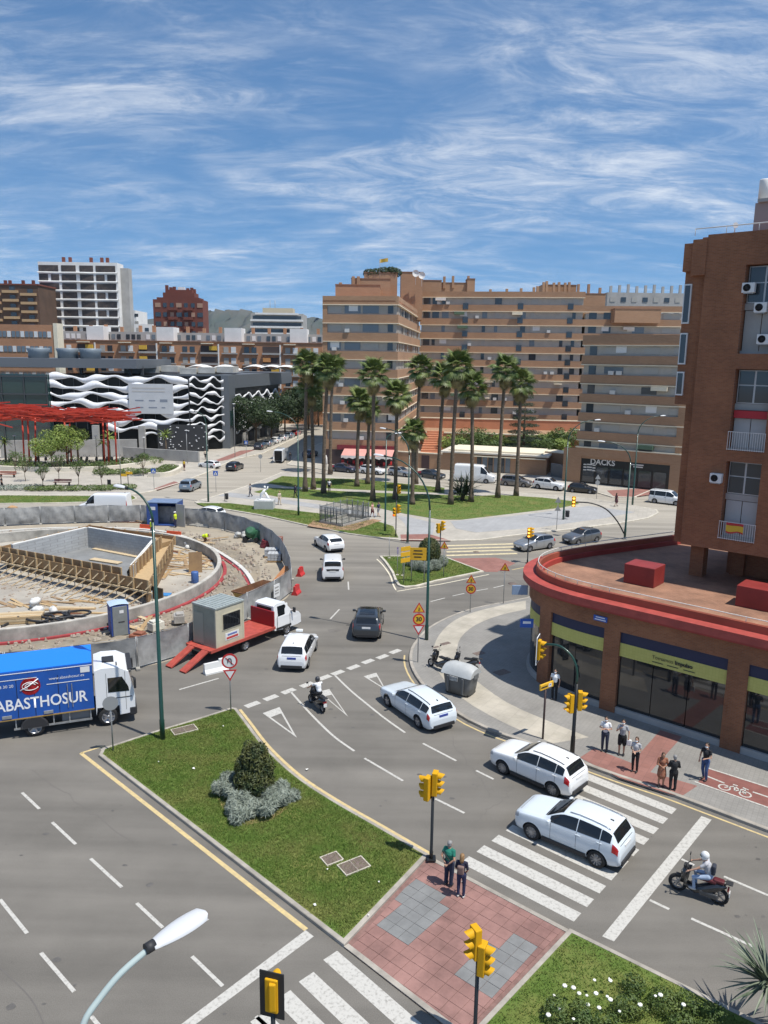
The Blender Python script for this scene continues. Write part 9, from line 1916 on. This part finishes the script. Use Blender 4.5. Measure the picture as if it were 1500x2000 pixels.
# riders
def rider(label,sc,top,bottom,helmet,sk=SKIN,**kw):
    L=sc.location; T=person(label,(L.x,L.y,L.z),sc.rotation_euler.z,dict(pel=(-.30,0,.97),che=(-.20,0,1.30),nec=(-.15,0,1.47),hea=(-.10,0,1.60),shL=(-.18,.19,1.42),shR=(-.18,-.19,1.42),elL=(.08,.29,1.22),elR=(.08,-.29,1.22),wrL=(.29,.33,1.10),wrR=(.29,-.33,1.10),hiL=(-.28,.10,.93),hiR=(-.28,-.10,.93),knL=(.16,.19,.82),knR=(.16,-.19,.82),anL=(.12,.17,.42),anR=(.12,-.17,.42)),top,bottom,helmet=helmet,H=1.72,skin=sk,**kw); return T
rider('scooter rider in grey t-shirt and white helmet with a dark rucksack',SC1,cloth('rider_grey',(0.42,0.42,0.44)),cloth('pale_jeans',(0.34,0.42,0.55)),mat('helmet_white',(0.72,0.72,0.71),0.3,coat=.6),sleeve=.5,bag=((-.42,0,1.22),(.14,.26,.36),cloth('rucksack',(0.03,0.035,0.05))),shoes=M_SHOEW)
rider('scooter rider in white t-shirt and dark helmet at the give way line',SC2,cloth('white',(0.72,0.73,0.74)),cloth('black',(0.012,0.012,0.014)),mat('helmet_dark',(0.03,0.03,0.035),0.3,coat=.6),sleeve=.45)
# people further off
FAR=dict(vox=.02)
def walk(ph=1): return dict(knL=(.12*ph,.09,.52),anL=(.18*ph,.09,.09),knR=(-.02*ph,-.09,.50),anR=(-.26*ph,-.09,.12),elL=(-.10*ph,.23,1.14),wrL=(-.06*ph,.24,.92),elR=(.08*ph,-.23,1.14),wrR=(.2*ph,-.22,.95))
person('person in grey top and jeans walking on the grey park path',at_px((489,970)),R(200),walk(),cloth('grey_tee',(0.36,0.37,0.39)),cloth('dark_jeans',(0.03,0.04,0.07)),'dark',**FAR)
person('person in cream clothes walking past the white statue',at_px((546,986)),R(-60),walk(),cloth('cream',(0.55,0.47,0.36)),cloth('cream',(0.55,0.47,0.36)),'blond',sleeve=1.8,**FAR)
person('person in dark clothes walking on the upper park path',at_px((577,972)),R(60),walk(-1),cloth('navy',(0.018,0.018,0.04)),cloth('black',(0.012,0.012,0.014)),'dark',sleeve=1.8,**FAR)
person('person in white top and black trousers under the tall palms',at_px((643,961),.15),R(-90),None,cloth('white',(0.72,0.73,0.74)),cloth('black',(0.012,0.012,0.014)),'dark',**FAR)
person('jogger in pink vest and dark shorts beside the mesh enclosure',at_px((727,1010)),R(-40),walk(),cloth('pink',(0.62,0.35,0.30)),cloth('maroon',(0.08,0.015,0.02)),'dark',legs='short',sleeve=.2,skin=SKIN,**FAR)
person('person in dark blue shirt walking behind the jogger',at_px((739,1009)),R(-40),walk(-1),cloth('dkblue',(0.03,0.035,0.08)),cloth('grey_short',(0.2,0.2,0.22)),'dark',legs='short',**FAR)
person('woman in dark dress walking across the paved corner',at_px((1203,989)),R(10),walk(),cloth('plum',(0.09,0.03,0.04)),None,'brown',dress=True,longhair=True,**FAR)
person('man in yellow shirt standing at the plaza corner',at_px((360,919)),R(60),None,cloth('yellow',(0.62,0.42,0.03)),cloth('maroon',(0.08,0.015,0.02)),'dark',legs='short',**FAR)
person('person in pale clothes on the side street pavement by the shopping centre',at_px((401,897)),R(80),walk(),cloth('cream',(0.55,0.47,0.36)),cloth('black',(0.012,0.012,0.014)),'brown',**FAR)
person('man in dark jacket unloading beside the open delivery van',at_px((567,902),0.0),R(120),None,cloth('black_jacket',(0.014,0.015,0.017)),cloth('dark_jeans',(0.03,0.04,0.07)),'dark',sleeve=1.8,**FAR)
person('person in black walking past the orange bench',at_px((4,955)),R(0),walk(),cloth('black',(0.012,0.012,0.014)),cloth('black',(0.012,0.012,0.014)),'dark',**FAR)
M_HV=mat('hi_vis',(0.62,0.78,0.02),0.7); M_HAT=mat('hat_white',(0.72,0.72,0.68),0.4)
person('site worker in yellow vest and navy trousers at the open container door',at_px((343,1030),.04),R(170),None,M_HV,cloth('navy_trousers',(0.022,0.026,0.07)),'dark',hat=M_HAT,vest=M_HV,**FAR)
person('site worker in yellow vest walking beside the pool formwork',at_px((297,1046),.05),R(200),walk(),cloth('navy',(0.018,0.018,0.04)),cloth('navy_trousers',(0.022,0.026,0.07)),'dark',hat=M_HAT,vest=M_HV,**FAR)
person('site worker in yellow vest bending over the new kerb',at_px((400,1062),.05),R(-20),dict(pel=(-.12,0,.72),che=(.20,0,.86),nec=(.34,0,.90),hea=(.46,0,.88),shL=(.28,.18,.88),shR=(.28,-.18,.88),elL=(.36,.2,.62),elR=(.36,-.2,.62),wrL=(.48,.12,.38),wrR=(.48,-.12,.38),hiL=(-.12,.09,.70),hiR=(-.12,-.09,.70),knL=(.10,.13,.42),knR=(.10,-.13,.42)),M_HV,cloth('work_brown',(0.16,0.08,0.05)),'dark',vest=M_HV,**FAR)

bpy.data.scenes.remove(TMPS)

# ================================================================== AIR
hz_=MB(); hz_.box((0,2900,150),(9000,6400,302)); o=stuff(hz_.build('haze',None)); mh=bpy.data.materials.new('haze_air'); mh.use_nodes=True; t=mh.node_tree; t.nodes.clear()
ho=N(t,'ShaderNodeOutputMaterial'); hv=N(t,'ShaderNodeVolumePrincipled'); hv.inputs['Density'].default_value=0.000038; hv.inputs['Color'].default_value=(0.66,0.82,1.0,1); hv.inputs['Anisotropy'].default_value=0.1; t.links.new(hv.outputs[0],ho.inputs['Volume']); o.data.materials.append(mh)
